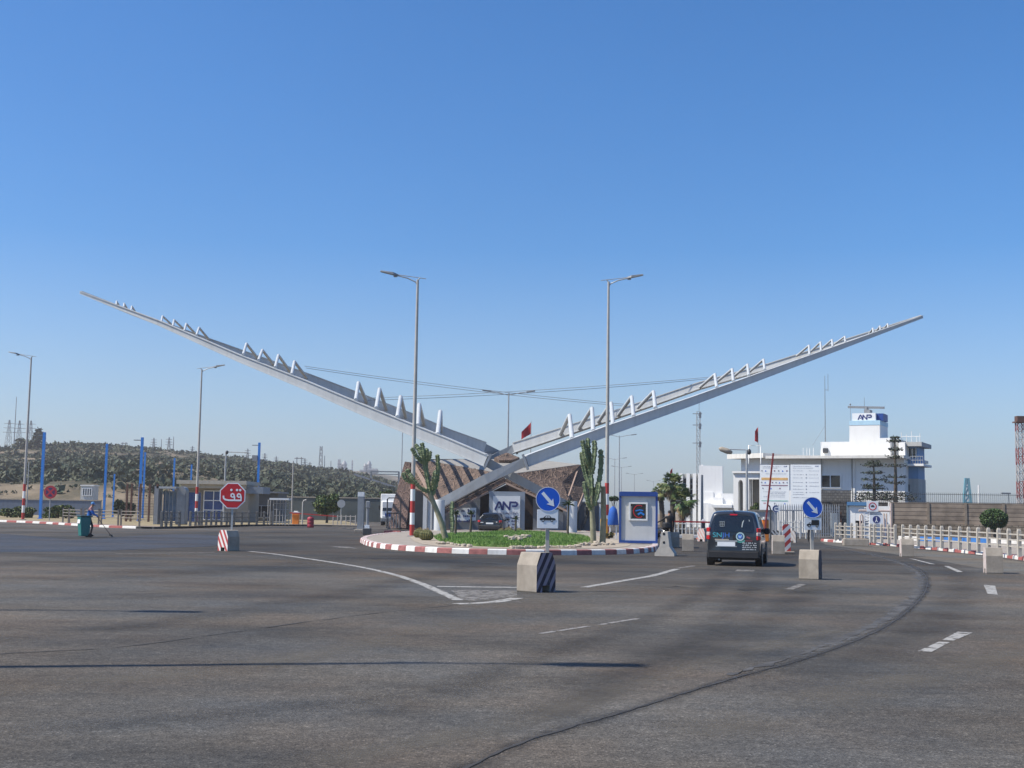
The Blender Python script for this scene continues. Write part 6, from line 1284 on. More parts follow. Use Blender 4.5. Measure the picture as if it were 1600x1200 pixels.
for s in (-1, 1):
    b = MB(); 
    for z0, z1, m_ in ((.82, .945, 0), (.95, 1.06, 1), (1.065, 1.20, 0)):
        zc = (z0 + z1) / 2; b.box((s * .765, .075 + LN * max(0, zc - 1.0), zc), (.13, .16, z1 - z0), m_, rz=s * R(28), bev=.015)
    b.build('tail_lamp', [M_LAMP, mat('clear lamp lens', (.55, .45, .43), .2, coat=.5)], VAN)
    b = MB(); b.box((s * .90, 2.5, 1.08), (.2, .12, .2), bev=.04); b.box((s * .82, 2.5, 1.02), (.14, .06, .05)); b.build('mirror', M_BLACK, VAN)
    b = MB(); b.slab([(s * .838, .75, 1.06), (s * .838, 2.25, 1.06), (s * .726, 2.2, 1.56), (s * .73, .9, 1.56)], .012 * s); b.build('side_window', M_GLASS, VAN)
    b = MB(); b.slab([(s * .832, 2.3, 1.06), (s * .82, 2.85, 1.06), (s * .722, 2.32, 1.53)], .012 * s); b.build('side_window', M_GLASS, VAN)
    b = MB(); b.box((s * .85, 1.4, .92), (.03, .2, .035), bev=.008); b.build('handle', M_BLACK, VAN)
    b = MB(); b.box((s * .848, 1.6, .48), (.03, 1.5, .12), bev=.01); b.build('side_strip', M_BLACK, VAN)
    wheel(VAN, s * .745, .62, .305, .19, s); wheel(VAN, s * .745, 3.1, .305, .19, s)
    for y in (.62, 3.1):
        b = MB(); b.lathe([(.37, -.1), (.37, .1)], (s * .765, y, .33), 24, axis='x'); b.build('wheel_arch', M_BLACK, VAN)
# seats and things seen through the rear glass are drawn by the pale head restraint behind it
b = MB(); b.path([(.27, .02, 1.22), (.29, .03, 1.36), (.33, .055, 1.47), (.47, .06, 1.49), (.5, .05, 1.41)], .022, 8); b.v = [Vector((v.x, v.y - .02 + LN * (v.z - 1.0) * .8, v.z)) for v in b.v]; b.build('window_sticker', mat('grey sticker', (.30, .33, .33), .5), win)
b = MB()
for q in range(4): b.box((-.36, -.026 + LN * (.24 + .05 * q), 1.24 + .05 * q), (.16 if q % 2 else .11, .012, .022))
for q in range(3): b.box((-.42 + .07 * q, -.026 + LN * .3, 1.31), (.016, .011, .15))
b.build('window_sticker', mat('pale sticker', (.26, .28, .28), .5), win)
b = MB(); b.box((0, -.02, .355), (1.62, .14, .25), bev=.04); b.box((0, -.035, .46), (1.60, .09, .03)); b.build('bumper', M_BLACK, VAN)
b = MB(); b.box((0, .3, .24), (1.3, .5, .1)); b.build('underbody', M_BLACK, VAN)
b = MB(); b.box((0, .85, .30), (1.2, .1, .1)); b.build('rear_axle', M_BLACK, VAN)
b = MB(); b.tube((-.45, -.03, .2), (-.45, .3, .2), .03); b.build('exhaust', M_GREY, VAN)
b = MB(); b.box((-.22, -.045, .685), (.56, .02, .135)); pl = b.build('number_plate', M_SIGNWHITE, VAN, bevel=.004)
b = MB(); b.box((-.22, -.035, .615), (.66, .03, .03)); b.box((-.22, -.03, .78), (.68, .05, .05)); b.build('plate_holder', M_GALV, VAN)
b = MB(); b.prism([(-.02, .98), (.06, .98), (.06, .80), (-.02, .80)], -.05, .0); b.build('door_latch', M_BLACK, VAN)
M_TEAL = mat('teal lettering', (.07, .42, .50), .5); M_LBLUE = mat('blue lettering', (.06, .20, .62), .5)
text('lettering', 'SN', .155, M_TEAL, VAN, (-.5, -.034, .965), width=.28, ex=.004); text('lettering', 'JH', .155, M_LBLUE, VAN, (-.225, -.036, .965), width=.24, ex=.004)
b = MB(); b.box((-.36, -.032, .825), (.44, .012, .035)); b.build('slogan_strip', mat('beige lettering', (.45, .38, .3), .5), VAN)
b = MB(); b.ring((.215, .93), .095, .135, -.042, -.026, 24); b.build('emblem_ring', mat('pale teal ring', (.42, .58, .60), .5), VAN)
b = MB(); b.disc((.215, .93), .075, -.044, -.026, 20); b.build('emblem_disc', M_LBLUE, VAN)
b = MB(); b.stroke([(.17, .95), (.215, .89), (.26, .97)], .022, -.05, -.043); b.stroke([(.18, .91), (.25, .93)], .02, -.051, -.043); b.build('emblem_mark', mat('pale blue mark', (.45, .6, .75), .5), VAN)
b = MB(); b.stroke([(.08, .80), (.15, .765), (.215, .755), (.28, .765), (.35, .80)], .035, -.043, -.026); b.build('emblem_banner', mat('emblem green', (.10, .40, .34), .5), VAN)
b = MB(); b.box((.48, -.03, .80), (.22, .012, .025)); b.box((.47, -.022, .9), (.12, .014, .05), ry=.4); b.build('badge', mat('dull red badge', (.25, .06, .07), .5), VAN)
q_ = Vector((.28, -.034, .715)); textbars(VAN, q_, .45, (1, 1, 1, 1), .038, mat('white lettering', (.62, .64, .66), .5), 12, .35)
b = MB(); b.box((0, .12, 1.735), (.05, .12, .03), bev=.01); b.tube((0, .3, 1.75), (-.05, -.05, 2.0), .008, .004); b.build('aerial', M_BLACK, VAN)
b = MB(); b.slab([(-.62, 2.52, 1.60), (.62, 2.52, 1.60), (.72, 3.03, 1.14), (-.72, 3.03, 1.14)], -.02); b.build('windscreen', M_GLASS, VAN)

CAR = thing('hatchback_car', 'black hatchback parked behind the lawn in front of the entrance building', 'car', gx(765.5, 90.5), R(-9)); ln = .42
secs = [(.04, .38, 1.30, .9, .76, .74, .50, ln), (.0, .28, 1.36, .9, .82, .80, .54, ln), (.07, .24, 1.41, .9, .865, .85, .58, ln), (.35, .22, 1.455, .92, .88, .87, .60, ln * .7), (1.0, .2, 1.47, .92, .88, .87, .60, ln * .15), (1.8, .2, 1.46, .92, .88, .87, .60, 0), (2.2, .2, 1.38, .92, .88, .86, .58, 0), (2.95, .2, 1.0, .92, .87, .84, .66, 0), (3.7, .22, .86, .78, .82, .78, .6, 0), (4.0, .28, .7, .62, .7, .66, .5, 0)]
bo = ring_body(secs).build('body', M_CARB, CAR); sf = bo.modifiers.new('smooth', 'SUBSURF'); sf.levels = 1; sf.render_levels = 2
rear(-.58, .58, .97, 1.33, M_GLASS, 'rear_window', CAR, .02, .08, slant=.3, lean=ln, belt=.9)
for s in (-1, 1):
    b = MB(); b.box((s * .76, .07, .84), (.2, .14, .14), rz=s * R(22), bev=.02); b.build('tail_lamp', M_LAMP, CAR)
    b = MB(); b.box((s * .95, 2.3, .98), (.2, .1, .15), bev=.03); b.build('mirror', M_CARB, CAR)
    b = MB(); b.slab([(s * .868, .75, .96), (s * .865, 2.6, .96), (s * .64, 2.15, 1.36), (s * .645, 1.0, 1.40)], .012 * s); b.build('side_window', M_GLASS, CAR)
    wheel(CAR, s * .77, .75, .31, .2, s); wheel(CAR, s * .77, 3.2, .31, .2, s)
b = MB(); b.box((0, -.02, .42), (1.66, .12, .26), bev=.04); b.build('bumper', M_BLACK, CAR); b = MB(); b.box((0, -.04, .70), (.52, .02, .11)); b.build('number_plate', M_SIGNWHITE, CAR)
b = MB(); b.box((.5, -.03, .8), (.1, .02, .05)); b.box((-.55, -.02, .76), (.2, .02, .05)); b.build('sticker', M_SIGNWHITE, CAR)

t = thing('lorry', 'white box lorry facing the road behind the open cage gate', 'lorry', gx(609, 122), R(4)); k = 122 / FOC; H = zh(609, 771.5, 122)
b = MB(); b.box((0.3, 4.2, H / 2 + .35), (2.4, 6, H - .7), bev=.05); b.build('box_body', M_WHITE, t); b = MB(); b.box((0.3, .7, 1.4), (2.2, 1.5, 1.9), bev=.12); b.build('cab', M_WHITE, t)
b = MB(); b.box((0.3, .02, 1.75), (2.0, .12, .75), 0, rx=R(-8), bev=.05); b.build('windscreen', M_GLASS, t); b = MB(); b.box((0.3, -.05, 1.0), (1.5, .08, .3)); b.build('grille', M_NAVY, t); b = MB(); b.box((.3, -.1, .55), (2.25, .25, .35), bev=.04); b.build('bumper', M_GREY, t)
for s in (-1, 1):
    b = MB(); b.box((.3 + s * .85, -.1, .85), (.3, .1, .18), bev=.02); b.build('headlight', M_SIGNWHITE, t)
    b = MB(); b.box((.3 + s * 1.28, .1, 1.7), (.14, .1, .4), bev=.02); b.build('mirror', M_BLACK, t); wheel(t, .3 + s * .98, .9, .42, .28, s); wheel(t, .3 + s * .98, 5.6, .42, .28, s)
# wheeled bin
p = G(130, 839.5); BIN = thing('wheeled_bin', 'tall teal wheeled bin with pale sticker next to the street sweeper', 'bin', p, R(-52))
b = MB(); n = [(-.25, -.26), (.25, -.26), (.25, .26), (-.25, .26)]; b.add([(x * .82, y * .8 + .03, .06) for x, y in n] + [(x, y, .98) for x, y in n], [(3, 2, 1, 0), (4, 5, 6, 7), (0, 1, 5, 4), (1, 2, 6, 5), (2, 3, 7, 6), (3, 0, 4, 7)]); b.build('body', mat('teal plastic', (.02, .17, .155), .5, var=.1), BIN, bevel=.03)
b = MB(); b.box((0, 0, 1.02), (.55, .57, .08), bev=.03); b.tube((-.22, .33, 1.02), (.22, .33, 1.02), .025); b.build('lid', mat('dark teal plastic', (.01, .05, .05), .5), BIN)
b = MB(); b.box((0, -.252, .78), (.34, .012, .2), rx=R(-5)); b.build('sticker', M_SIGNWHITE, BIN)
for s in (-1, 1):
    b = MB(); b.lathe([(.1, -.03), (.1, .03)], (s * .22, .26, .1), 16, axis='x'); b.build('wheel', M_RUBBER, BIN)
# ------------------------------------------------------------------ people
def person(label, loc, rz, J, mats, hair, cap=None, extra=None, group=None):
    """one continuous skinned body; joints J by name, limbs taper; materials by the nearest bone"""
    V = [n for n in J if n != 'face']; idx = {n: i for i, n in enumerate(V)}
    E = [('pelvis', 'waist'), ('waist', 'chest'), ('chest', 'neck'), ('neck', 'head'), ('head', 'crown')]
    for s in 'LR': E += [('chest', 'shoulder' + s), ('shoulder' + s, 'elbow' + s), ('elbow' + s, 'wrist' + s), ('wrist' + s, 'palm' + s), ('pelvis', 'hip' + s), ('hip' + s, 'knee' + s), ('knee' + s, 'ankle' + s), ('ankle' + s, 'toe' + s)]
    RAD = {'pelvis': (.155, .115), 'waist': (.145, .105), 'chest': (.165, .115), 'neck': (.055, .06), 'head': (.078, .092), 'crown': (.06, .07), 'shoulder': .066, 'elbow': .047, 'wrist': .032, 'palm': (.036, .018), 'hip': .092, 'knee': .062, 'ankle': .042, 'toe': (.042, .03)}
    me = bpy.data.meshes.new('body'); me.from_pydata([J[n] for n in V], [(idx[a], idx[b_]) for a, b_ in E], []); o = bpy.data.objects.new('body', me); COL.objects.link(o)
    o.modifiers.new('skin', 'SKIN'); ss = o.modifiers.new('sub', 'SUBSURF'); ss.levels = ss.render_levels = 2
    for i, n in enumerate(V):
        r = RAD.get(n) or RAD[n[:-1]]; sv = me.skin_vertices[0].data[i]; sv.radius = r if isinstance(r, tuple) else (r, r); sv.use_root = n == 'pelvis'
    dg = bpy.context.evaluated_depsgraph_get(); m2 = bpy.data.meshes.new_from_object(o.evaluated_get(dg)); bpy.data.objects.remove(o)
    names = ['skin', 'top', 'legs', 'shoes', 'top2']
    reg = {}
    for a, b_ in E:
        k = a + '-' + b_; reg[(a, b_)] = 'skin' if a in ('neck', 'head') or a.startswith('wrist') else 'shoes' if a.startswith('ankle') else 'legs' if a.startswith(('hip', 'knee')) or b_.startswith('hip') else 'top'
    if mats.get('forearm_skin'):
        for s in 'LR': reg[('elbow' + s, 'wrist' + s)] = 'skin'
    fm = []
    for f in m2.polygons:
        c = f.center; best = None
        for a, b_ in E:
            pa, pb = Vector(J[a]), Vector(J[b_]); d = pb - pa; t_ = max(0, min(1, (c - pa).dot(d) / d.length_squared)); q = (c - pa - d * t_).length
            if best is None or q < best[0]: best = (q, reg[(a, b_)])
        r = best[1]
        if r == 'top' and c.z > J['chest'][2] - .02 and mats.get('top2'): r = 'top2'
        fm.append(names.index(r))
    b = MB(); b.add([v.co for v in m2.vertices], [tuple(f.vertices) for f in m2.polygons], 0, True); b.m = fm
    for s in 'LR':                                              # fingers: four unequal and a thumb from the side of the palm
        w, pl = Vector(J['wrist' + s]), Vector(J['palm' + s]); d = (pl - w).normalized(); side = d.cross(Vector((0, 0, 1)) if abs(d.z) < .8 else Vector((0, 1, 0))).normalized(); curl = side.cross(d)
        for i, ln_ in enumerate((.062, .07, .066, .052)):
            o_ = pl + side * ((i - 1.5) * .018); b.path([o_ - d * .01, o_ + d * ln_ * .5 + curl * .006, o_ + d * ln_ * .85 + curl * .025], [.0095, .0085, .006], 6, 0)
        o_ = pl - d * .035 - side * .03; b.path([o_, o_ + d * .03 - side * .028, o_ + d * .06 - side * .03 + curl * .01], [.011, .0095, .007], 6, 0)
    h = Vector(J['head']); fw = Vector(J.get('face', (0, 1, 0))).normalized(); sd_ = fw.cross(Vector((0, 0, 1))).normalized(); up = sd_.cross(fw)
    b.path([h + fw * .085 + up * .02, h + fw * .112 - up * .015, h + fw * .088 - up * .028], [.008, .014, .01], 6, 0)
    for s in (-1, 1):
        b.lathe([(.004, -.012), (.02, -.004), (.02, .004), (.008, .012)], h + sd_ * s * .08, 8, 0)
        b.lathe([(.002, -.007), (.008, 0), (.002, .007)], h + fw * .086 + sd_ * s * .032 + up * .022, 6, 3)
    b.path([h + fw * .086 - up * .052 - sd_ * .02, h + fw * .09 - up * .052, h + fw * .086 - up * .052 + sd_ * .02], .005, 5, 3)
    t = thing('person', label, 'person', loc, rz, group)
    b.build('body', [M_SKIN, mats['top'], mats['legs'], mats['shoes'], mats.get('top2', mats['top'])], t)
    cr = h + up * .035 - fw * .012; b = MB()
    prof = [(.004, .098), (.055, .085), (.085, .045), (.092, 0), (.088, -.03)]
    b.lathe(prof[::-1], cr, 16); b.v = [v + up * .02 for v in b.v]
    if cap: b.box(cr + fw * .12 + up * .01, (.15, .1, .015), 0, math.atan2(fw.y, fw.x) - R(90), bev=.005)
    b.build('cap' if cap else 'hair', cap or hair, t)
    return t
BASE = {'pelvis': (0, 0, .95), 'waist': (0, 0, 1.12), 'chest': (0, 0, 1.34), 'neck': (0, .005, 1.50), 'head': (0, .03, 1.62), 'crown': (0, .03, 1.69)}
for s, k in (('L', -1), ('R', 1)):
    BASE.update({'shoulder' + s: (k * .185, 0, 1.41), 'elbow' + s: (k * .235, -.01, 1.13), 'wrist' + s: (k * .25, .05, .89), 'palm' + s: (k * .25, .065, .81), 'hip' + s: (k * .1, 0, .90), 'knee' + s: (k * .11, .02, .5), 'ankle' + s: (k * .115, -.02, .09), 'toe' + s: (k * .13, .13, .04)})
M_HAIR = mat('black hair', (.015, .012, .01), .7); M_BLK = mat('black cloth', (.016, .016, .018), .85, var=.2); M_DNAVY = mat('dark navy trousers', (.018, .022, .032), .85, var=.2)
# street sweeper: walks towards +x, leaning forward, both hands on the broom
J = dict(BASE); J.update({'waist': (0, .02, 1.12), 'chest': (0, .07, 1.33), 'neck': (0, .12, 1.48), 'head': (0, .17, 1.585), 'crown': (0, .175, 1.655), 'shoulderL': (-.18, .07, 1.40), 'shoulderR': (.18, .08, 1.40), 'elbowL': (-.22, .16, 1.14), 'elbowR': (.2, .24, 1.16), 'wristL': (-.06, .36, 1.05), 'wristR': (.06, .46, 1.0), 'palmL': (-.01, .41, 1.02), 'palmR': (.03, .52, .955), 'kneeL': (-.11, .16, .51), 'ankleL': (-.11, .08, .10), 'toeL': (-.12, .24, .04), 'kneeR': (.11, .0, .5), 'ankleR': (.11, -.2, .13), 'toeR': (.12, -.08, .04), 'face': (0, 1, -.15)})
ps = G(137.5, 838.5)
person('street sweeper in blue shirt with pink shoulders and blue cap, pushing a broom', ps, R(-88), J, {'top': mat('blue work shirt', (.03, .16, .50), .85, var=.2, scale=6), 'top2': mat('pink vest', (.62, .30, .26), .85, var=.15), 'legs': M_DNAVY, 'shoes': M_BLACK}, M_HAIR, cap=mat('blue cap cloth', (.08, .24, .50), .8))
t = thing('broom', 'long handled broom held by the street sweeper, head on the road', 'broom', ps, R(-88)); b = MB(); b.tube((-.02, .3, 1.12), (.06, 1.12, .1), .014); b.build('handle', M_RUST, t); b = MB(); b.box((.06, 1.14, .09), (.32, .07, .06)); b.add([(.06 + x, 1.14 + y, z) for x, y, z in ((-.16, -.035, .07), (.16, -.035, .07), (.16, .035, .07), (-.16, .035, .07), (-.2, -.06, .005), (.2, -.06, .005), (.2, .06, .005), (-.2, .06, .005))], [(0, 1, 5, 4), (1, 2, 6, 5), (2, 3, 7, 6), (3, 0, 4, 7), (4, 5, 6, 7)]); b.build('broom_head', M_BLACK, t)
J = dict(BASE); J.update({'shoulderL': (-.19, 0, 1.42), 'elbowL': (-.40, .10, 1.24), 'wristL': (-.60, .22, 1.12), 'palmL': (-.68, .26, 1.10)})
pm = G(1046, 850.5, 0)
person('person in black jacket and trousers seen from behind, one arm reaching to the scooter', pm, R(8), J, {'top': M_BLK, 'legs': M_BLK, 'shoes': M_BLACK}, M_HAIR)
J = dict(BASE); J.update({'kneeL': (-.12, .02, .5), 'kneeR': (.13, .04, .5), 'ankleR': (.14, .06, .09), 'toeR': (.16, .2, .04)})
person('person in dark trousers standing behind the lorry plate sign, only the legs showing', gx(1266.5, 76, .02), R(170), J, {'top': M_BLK, 'legs': M_BLK, 'shoes': M_BLACK}, M_HAIR)
# scooter next to the person in black
t = thing('motor_scooter', 'black motor scooter with a pale curved panel parked against the booth', 'scooter', pm + Vector((-.55, .28, 0)), R(35))
b = MB(); b.path([(0, -.55, .62), (0, -.3, .72), (0, .0, .68), (0, .15, .35), (0, .4, .32), (0, .55, .75)], [.13, .17, .16, .14, .12, .10], 10); b.build('body', M_CARB, t)
b = MB(); b.slab([(-.2, .62, .35), (.2, .62, .35), (.22, .55, .8), (.12, .48, 1.05), (-.12, .48, 1.05), (-.22, .55, .8)], .05); b.build('front_shield', M_CARB, t)
b = MB(); b.path([(.16, -.35, .45), (.2, -.15, .38), (.2, .1, .42), (.18, .3, .6), (.15, .42, .8)], .07, 8); b.build('pale_panel', M_SIGNWHITE, t)
b = MB(); b.path([(-.32, .42, 1.08), (-.1, .5, 1.05), (.1, .5, 1.05), (.32, .42, 1.08)], .022, 8); b.build('handlebar', M_DARK, t); b = MB(); b.box((0, -.2, .82), (.26, .62, .1), bev=.04); b.build('seat', M_BLK, t); b = MB(); b.box((0, -.62, .98), (.36, .34, .32), bev=.06); b.build('top_box', M_BLACK, t)
for y in (-.5, .68):
    b = MB(); b.lathe([(.14, -.05), (.22, -.05), (.24, 0), (.22, .05), (.14, .05)], (0, y, .24), 20, axis='x'); b.build('wheel', M_RUBBER, t)
# ------------------------------------------------------------------ plants
def column_branch(mb, pts, r, mi=0, n=10, star=.42, seg=11):
    """ribbed cactus arm with slight yearly constrictions"""
    P = smooth_line([Vector(p) for p in pts], seg); k = len(P)
    rad = [r * (1 + .22 * math.cos(i * 1.9) * math.sin(i * .7 + k) + rng.uniform(-.12, .12)) * (1 if i < k - 3 else (.9, .65, .25)[i - k + 3]) for i in range(k)]
    mb.path(P, rad, n, mi, False, True, star)
    for i in range(1, k - 1):                    # pale spine tufts along the ribs
        d = (P[i + 1] - P[i - 1]).normalized(); ref = Vector((1, 0, 0)); a = (ref - d * ref.dot(d)).normalized(); c_ = d.cross(a)
        for j in range(0, 2 * n, 2):
            t_ = math.pi * j / n + .1; q = a * math.cos(t_) + c_ * math.sin(t_); s_ = (c_ * math.cos(t_) - a * math.sin(t_)) * rad[i] * .16; o = P[i] + q * rad[i] * .9 + d * rng.uniform(-.03, .03)
            if rng.random() < .8: mb.add([o - s_, o + s_, o + q * rad[i] * rng.uniform(.15, .5) + d * rng.uniform(-.02, .05)], [(0, 1, 2)], 1)
def cactus(label, base, Y, trunk, arms, k, r=.12):
    t = thing('candelabra_cactus', label, 'cactus', base); b = MB(); b.path([at(*q) - base for q in trunk], [.15, .135, .12, .11, .10][:len(trunk)], 10, 0, True, True, .12); b.build('trunk', M_CACTUSD, t)
    for a in arms:
        b = MB(); column_branch(b, [at(*q) - base for q in a], r * rng.uniform(.9, 1.1)); b.build('arm', [M_CACTUS, M_SPINE], t)
YC = 61.5; base = G(697, 846, .2); YC = base.y
cactus('candelabra cactus with pale leaning trunk and crown of arms beside the lamp', base, YC, [(697, 846, YC), (690, 818, YC), (681, 795, YC), (671, 770, YC)],
   [[(672, 772, YC), (668, 750, YC), (664, 728, YC), (659, 712, YC + .2), (652, 698, YC + .3)], [(664, 730, YC), (662, 712, YC - .2), (660, 698, YC - .2), (659, 692, YC - .2)], [(665, 728, YC), (667, 712, YC + .3), (666, 700, YC + .3)], [(661, 722, YC), (652, 714, YC - .3), (647, 706, YC - .3), (643, 700, YC - .3)], [(665, 730, YC), (664, 715, YC + .6), (655, 703, YC + .6), (649, 694, YC + .6)],
    [(674, 775, YC), (681, 757, YC + .2), (684, 738, YC + .2), (684, 722, YC + .2), (683, 710, YC + .2)], [(668, 768, YC), (657, 762, YC - .2), (648, 752, YC - .2), (641, 745, YC - .2)], [(650, 754, YC), (640, 752, YC), (633, 747, YC), (630, 738, YC)], [(645, 749, YC), (639, 740, YC + .2), (636, 733, YC + .2)], [(676, 765, YC + .1), (678, 750, YC - .3), (680, 735, YC - .4)], [(668, 720, YC), (671, 712, YC - .2), (671, 705, YC - .2)]], 1, .108)
base = G(934, 849, .2); YC = base.y
cactus('tall candelabra cactus with upright arms and grey trunk beside the red banded lamp', base, YC, [(927, 849, YC), (926, 820, YC), (925, 795, YC), (925, 775, YC)],
   [[(925, 790, YC), (924, 760, YC), (922, 730, YC), (919, 705, YC), (918, 684, YC)], [(925, 765, YC), (916, 745, YC + .2), (911, 725, YC + .2), (908, 706, YC + .2)], [(924, 740, YC), (927, 722, YC - .2), (929, 700, YC - .2), (928, 688, YC - .2)], [(926, 785, YC + .2), (932, 765, YC), (937, 745, YC), (939, 720, YC), (938, 702, YC)], [(922, 730, YC), (915, 715, YC - .2), (911, 695, YC - .2), (910, 688, YC - .2)], [(924, 795, YC), (919, 785, YC - .3), (915, 768, YC - .3), (913, 752, YC - .3)], [(928, 790, YC - .2), (934, 770, YC - .3), (936, 755, YC - .3)], [(924, 760, YC + .2), (920, 740, YC + .4), (917, 720, YC + .4)]], 1, .118)
b = MB(); b2 = base + Vector((.22, .25, 0)); b.path([(0, 0, 0), (.05, 0, 1.2), (.02, 0, 2.6)], [.16, .14, .12], 10, 0, True, True, .15); tag(b.build('cactus_trunk', M_CACTUSD, loc=b2), 'second bare grey cactus trunk close beside the tall candelabra cactus', 'cactus')
def upright_plant(px, by, ty, label, r):
    p = G(px, by, .22); H = zh(px, ty, p.y) - .22; b = MB(); column_branch(b, [(0, 0, 0), (.03, 0, H * .3), (-.02, 0, H * .65), (0, 0, H)], r); return tag(b.build('column_cactus', [M_CACTUS, M_SPINE], loc=p), label, 'cactus')
upright_plant(705.5, 834, 783, 'slim dark column cactus standing in front of the entrance building', .13)
def small_palm(px, by, h, label):
    p = G(px, by, .3); t = thing('young_palm', label, 'plant', p); b = MB(); b.path([(0, 0, 0), (.03, 0, h * .75)], [.07, .05], 8); b.build('trunk', M_TRUNK, t); b = MB()
    for i in range(46):
        a = rng.uniform(0, 6.28); e = rng.uniform(-.2, 1.3); d = Vector((math.cos(a) * math.cos(e), math.sin(a) * math.cos(e), math.sin(e))); l = h * .2 * rng.uniform(.6, 1.1); n = d.cross(Vector((0, 0, 1))).normalized() * .03; o = Vector((.03, 0, h * .75)); b.add([o - n, o + n, o + d * l * .6 + n * .8, o + d * l - Vector((0, 0, l * .2)), o + d * l * .6 - n * .8], [(0, 1, 2, 3, 4)])
    b.build('crown', M_LEAFD, t)
small_palm(711.5, 836, 1.5, 'small young palm beside the slim column cactus'); small_palm(735, 835, 1.5, 'small young palm in front of the slate panel with white sign'); small_palm(805, 836, 1.2, 'small dark spiky plant among the barrel cacti and rocks'); small_palm(887, 836, 2.3, 'spindly young palm at the foot of the steel column')
def barrel(px, by, r_px, label):
    p = G(px, by, .2); r = r_px * p.y / FOC; t = thing('barrel_cactus', label, 'cactus', p, rng.uniform(0, 3), 'golden barrel cacti on the island'); n = 48; vs = []; prof = [(.55, .0), (.92, .28), (1.0, .7), (.9, 1.1), (.62, 1.45), (.25, 1.6), (.04, 1.57)]; b = MB()
    for q, z in prof:
        for j in range(n): a = 2 * math.pi * j / n; rr = r * q * (1 if j % 2 else .88); vs.append((rr * math.cos(a), rr * math.sin(a), z * r * .88))
    b.add(vs, [(i * n + j, i * n + (j + 1) % n, (i + 1) * n + (j + 1) % n, (i + 1) * n + j) for i in range(len(prof) - 1) for j in range(n)], 0, False); b.build('body', mat('barrel cactus skin', (.12, .125, .045), .75, var=.3, scale=5), t); b = MB()
    for q, z in prof[:-1]:
        for f in (0, .5):
            for j in range(1, n, 2):
                a = 2 * math.pi * j / n; qq, zz = q, z
                o = Vector((r * qq * math.cos(a), r * qq * math.sin(a), (zz + f * .3) * r * .88)); d = Vector((math.cos(a + rng.uniform(-.5, .5)), math.sin(a + rng.uniform(-.5, .5)), rng.uniform(-.2, .9))) * r * .2; s = Vector((-math.sin(a), math.cos(a), 0)) * r * .035; b.add([o - s, o + s, o + d], [(0, 1, 2)])
    b.build('spines', mat('yellow spines', (.40, .27, .09), .7, var=.2), t)
barrel(655, 840, 9.5, 'barrel cactus half hidden behind a bigger one near the lamp base'); barrel(666, 844, 11.5, 'largest barrel cactus, golden brown, near the lamp base'); barrel(783, 835, 6, 'small golden barrel cactus beside the parked black car'); barrel(795, 835, 7.5, 'middle barrel cactus of three in front of the sign slab'); barrel(810, 834.5, 6.2, 'greener barrel cactus beside the dark spiky plant')
# edging stones: a few shapes, each stone its own object
proto = []
for i in range(5):
    b = MB(); n = 9; vs = []; q = random.Random(i + 20)
    for z, rr in ((0, .9), (.45, 1), (.8, .62)):
        for j in range(n): a = 2 * math.pi * j / n; r_ = rr * q.uniform(.75, 1.15); vs.append((.17 * r_ * math.cos(a), .13 * r_ * math.sin(a), .15 * z * q.uniform(.85, 1.1)))
    b.add(vs, [(k * n + j, k * n + (j + 1) % n, (k + 1) * n + (j + 1) % n, (k + 1) * n + j) for k in range(2) for j in range(n)]); b.add(vs[-n:], [tuple(range(n))])
    proto.append(b)
spots = [(x, 855.8 + (0.6 if 740 < x < 900 else -.3) + .7 * math.sin(x), 'pale edging stone along the front of the lawn', 0) for x in range(800, 905, 6)] + [(x, y, 'pale stone in the bed at the foot of the tall cactus', 1) for x, y in ((905, 851), (909, 852.5), (914, 850.5), (918, 852.5), (923, 851), (929, 853), (936, 852), (942, 850), (947, 852), (953, 850), (921, 848.5), (911, 848), (940, 847.5), (931, 849.5), (957, 851.5))] + [(x, y, 'pale rock lying on the lawn before the barrel cacti', 2) for x, y in ((791, 839.5), (797, 841), (803, 839.8), (809, 841.3), (814, 840), (820, 841), (800, 843), (812, 843), (825, 839.5), (806, 837.8), (818, 838.5))] + [(x, y, 'small pale stone beside the leaning cactus trunk', 3) for x, y in ((700, 850), (706, 851), (712, 852), (690, 850.5), (683, 849), (718, 853), (725, 853.8), (733, 854.3))]
for i, (x, y, lb, g_) in enumerate(spots):
    z = .2 if g_ != 2 else .45; p = G(x, y, z)
    if i < 5: o = proto[i].build('edging_stone', M_STONE, loc=p, rz=rng.uniform(0, 6))
    else:
        src = bpy.data.objects['edging_stone' if i % 5 == 0 else 'edging_stone.00%d' % (i % 5)]; o = src.copy(); COL.objects.link(o); o.location = p; o.rotation_euler.z = rng.uniform(0, 6)
    o.scale = (rng.uniform(.5, 1.05),) * 3; tag(o, lb, 'stone', ('stones edging the lawn', 'stones around the tall cactus', 'rocks by the barrel cacti', 'stones by the leaning cactus')[g_])
def tree(name, label, px, by, Y, c_py, rx, rz_, n, size, mats, z0=0.0, trunk_r=.15, lumps=9, group=None, cat='tree', shell=.55):
    k = Y / FOC; base = gx(px, Y, z0) if by is None else gx(px, Y, zh(px, by, Y)); t = thing(name, label, cat, base, 0, group); zc = zh(px, c_py, Y) - base.z
    b = MB(); b.path([(0, 0, -.3), (.05, 0, zc * .5), (0, .05, zc)], [trunk_r, trunk_r * .8, trunk_r * .5], 8)
    for i in range(5): a = i * 1.3; b.path([(0, 0, zc * (.4 + .1 * i)), (math.cos(a) * rx * k * .6, math.sin(a) * rx * k * .5, zc + rz_ * k * .3 * math.sin(i))], [trunk_r * .5, trunk_r * .15], 6)
    b.build('trunk', M_TRUNK, t); b = MB(); b.crown((0, 0, zc), (rx * k, rx * k, rz_ * k), n, size, rng, tuple(range(len(mats))), lumps, shell); b.build('crown', mats, t); return t
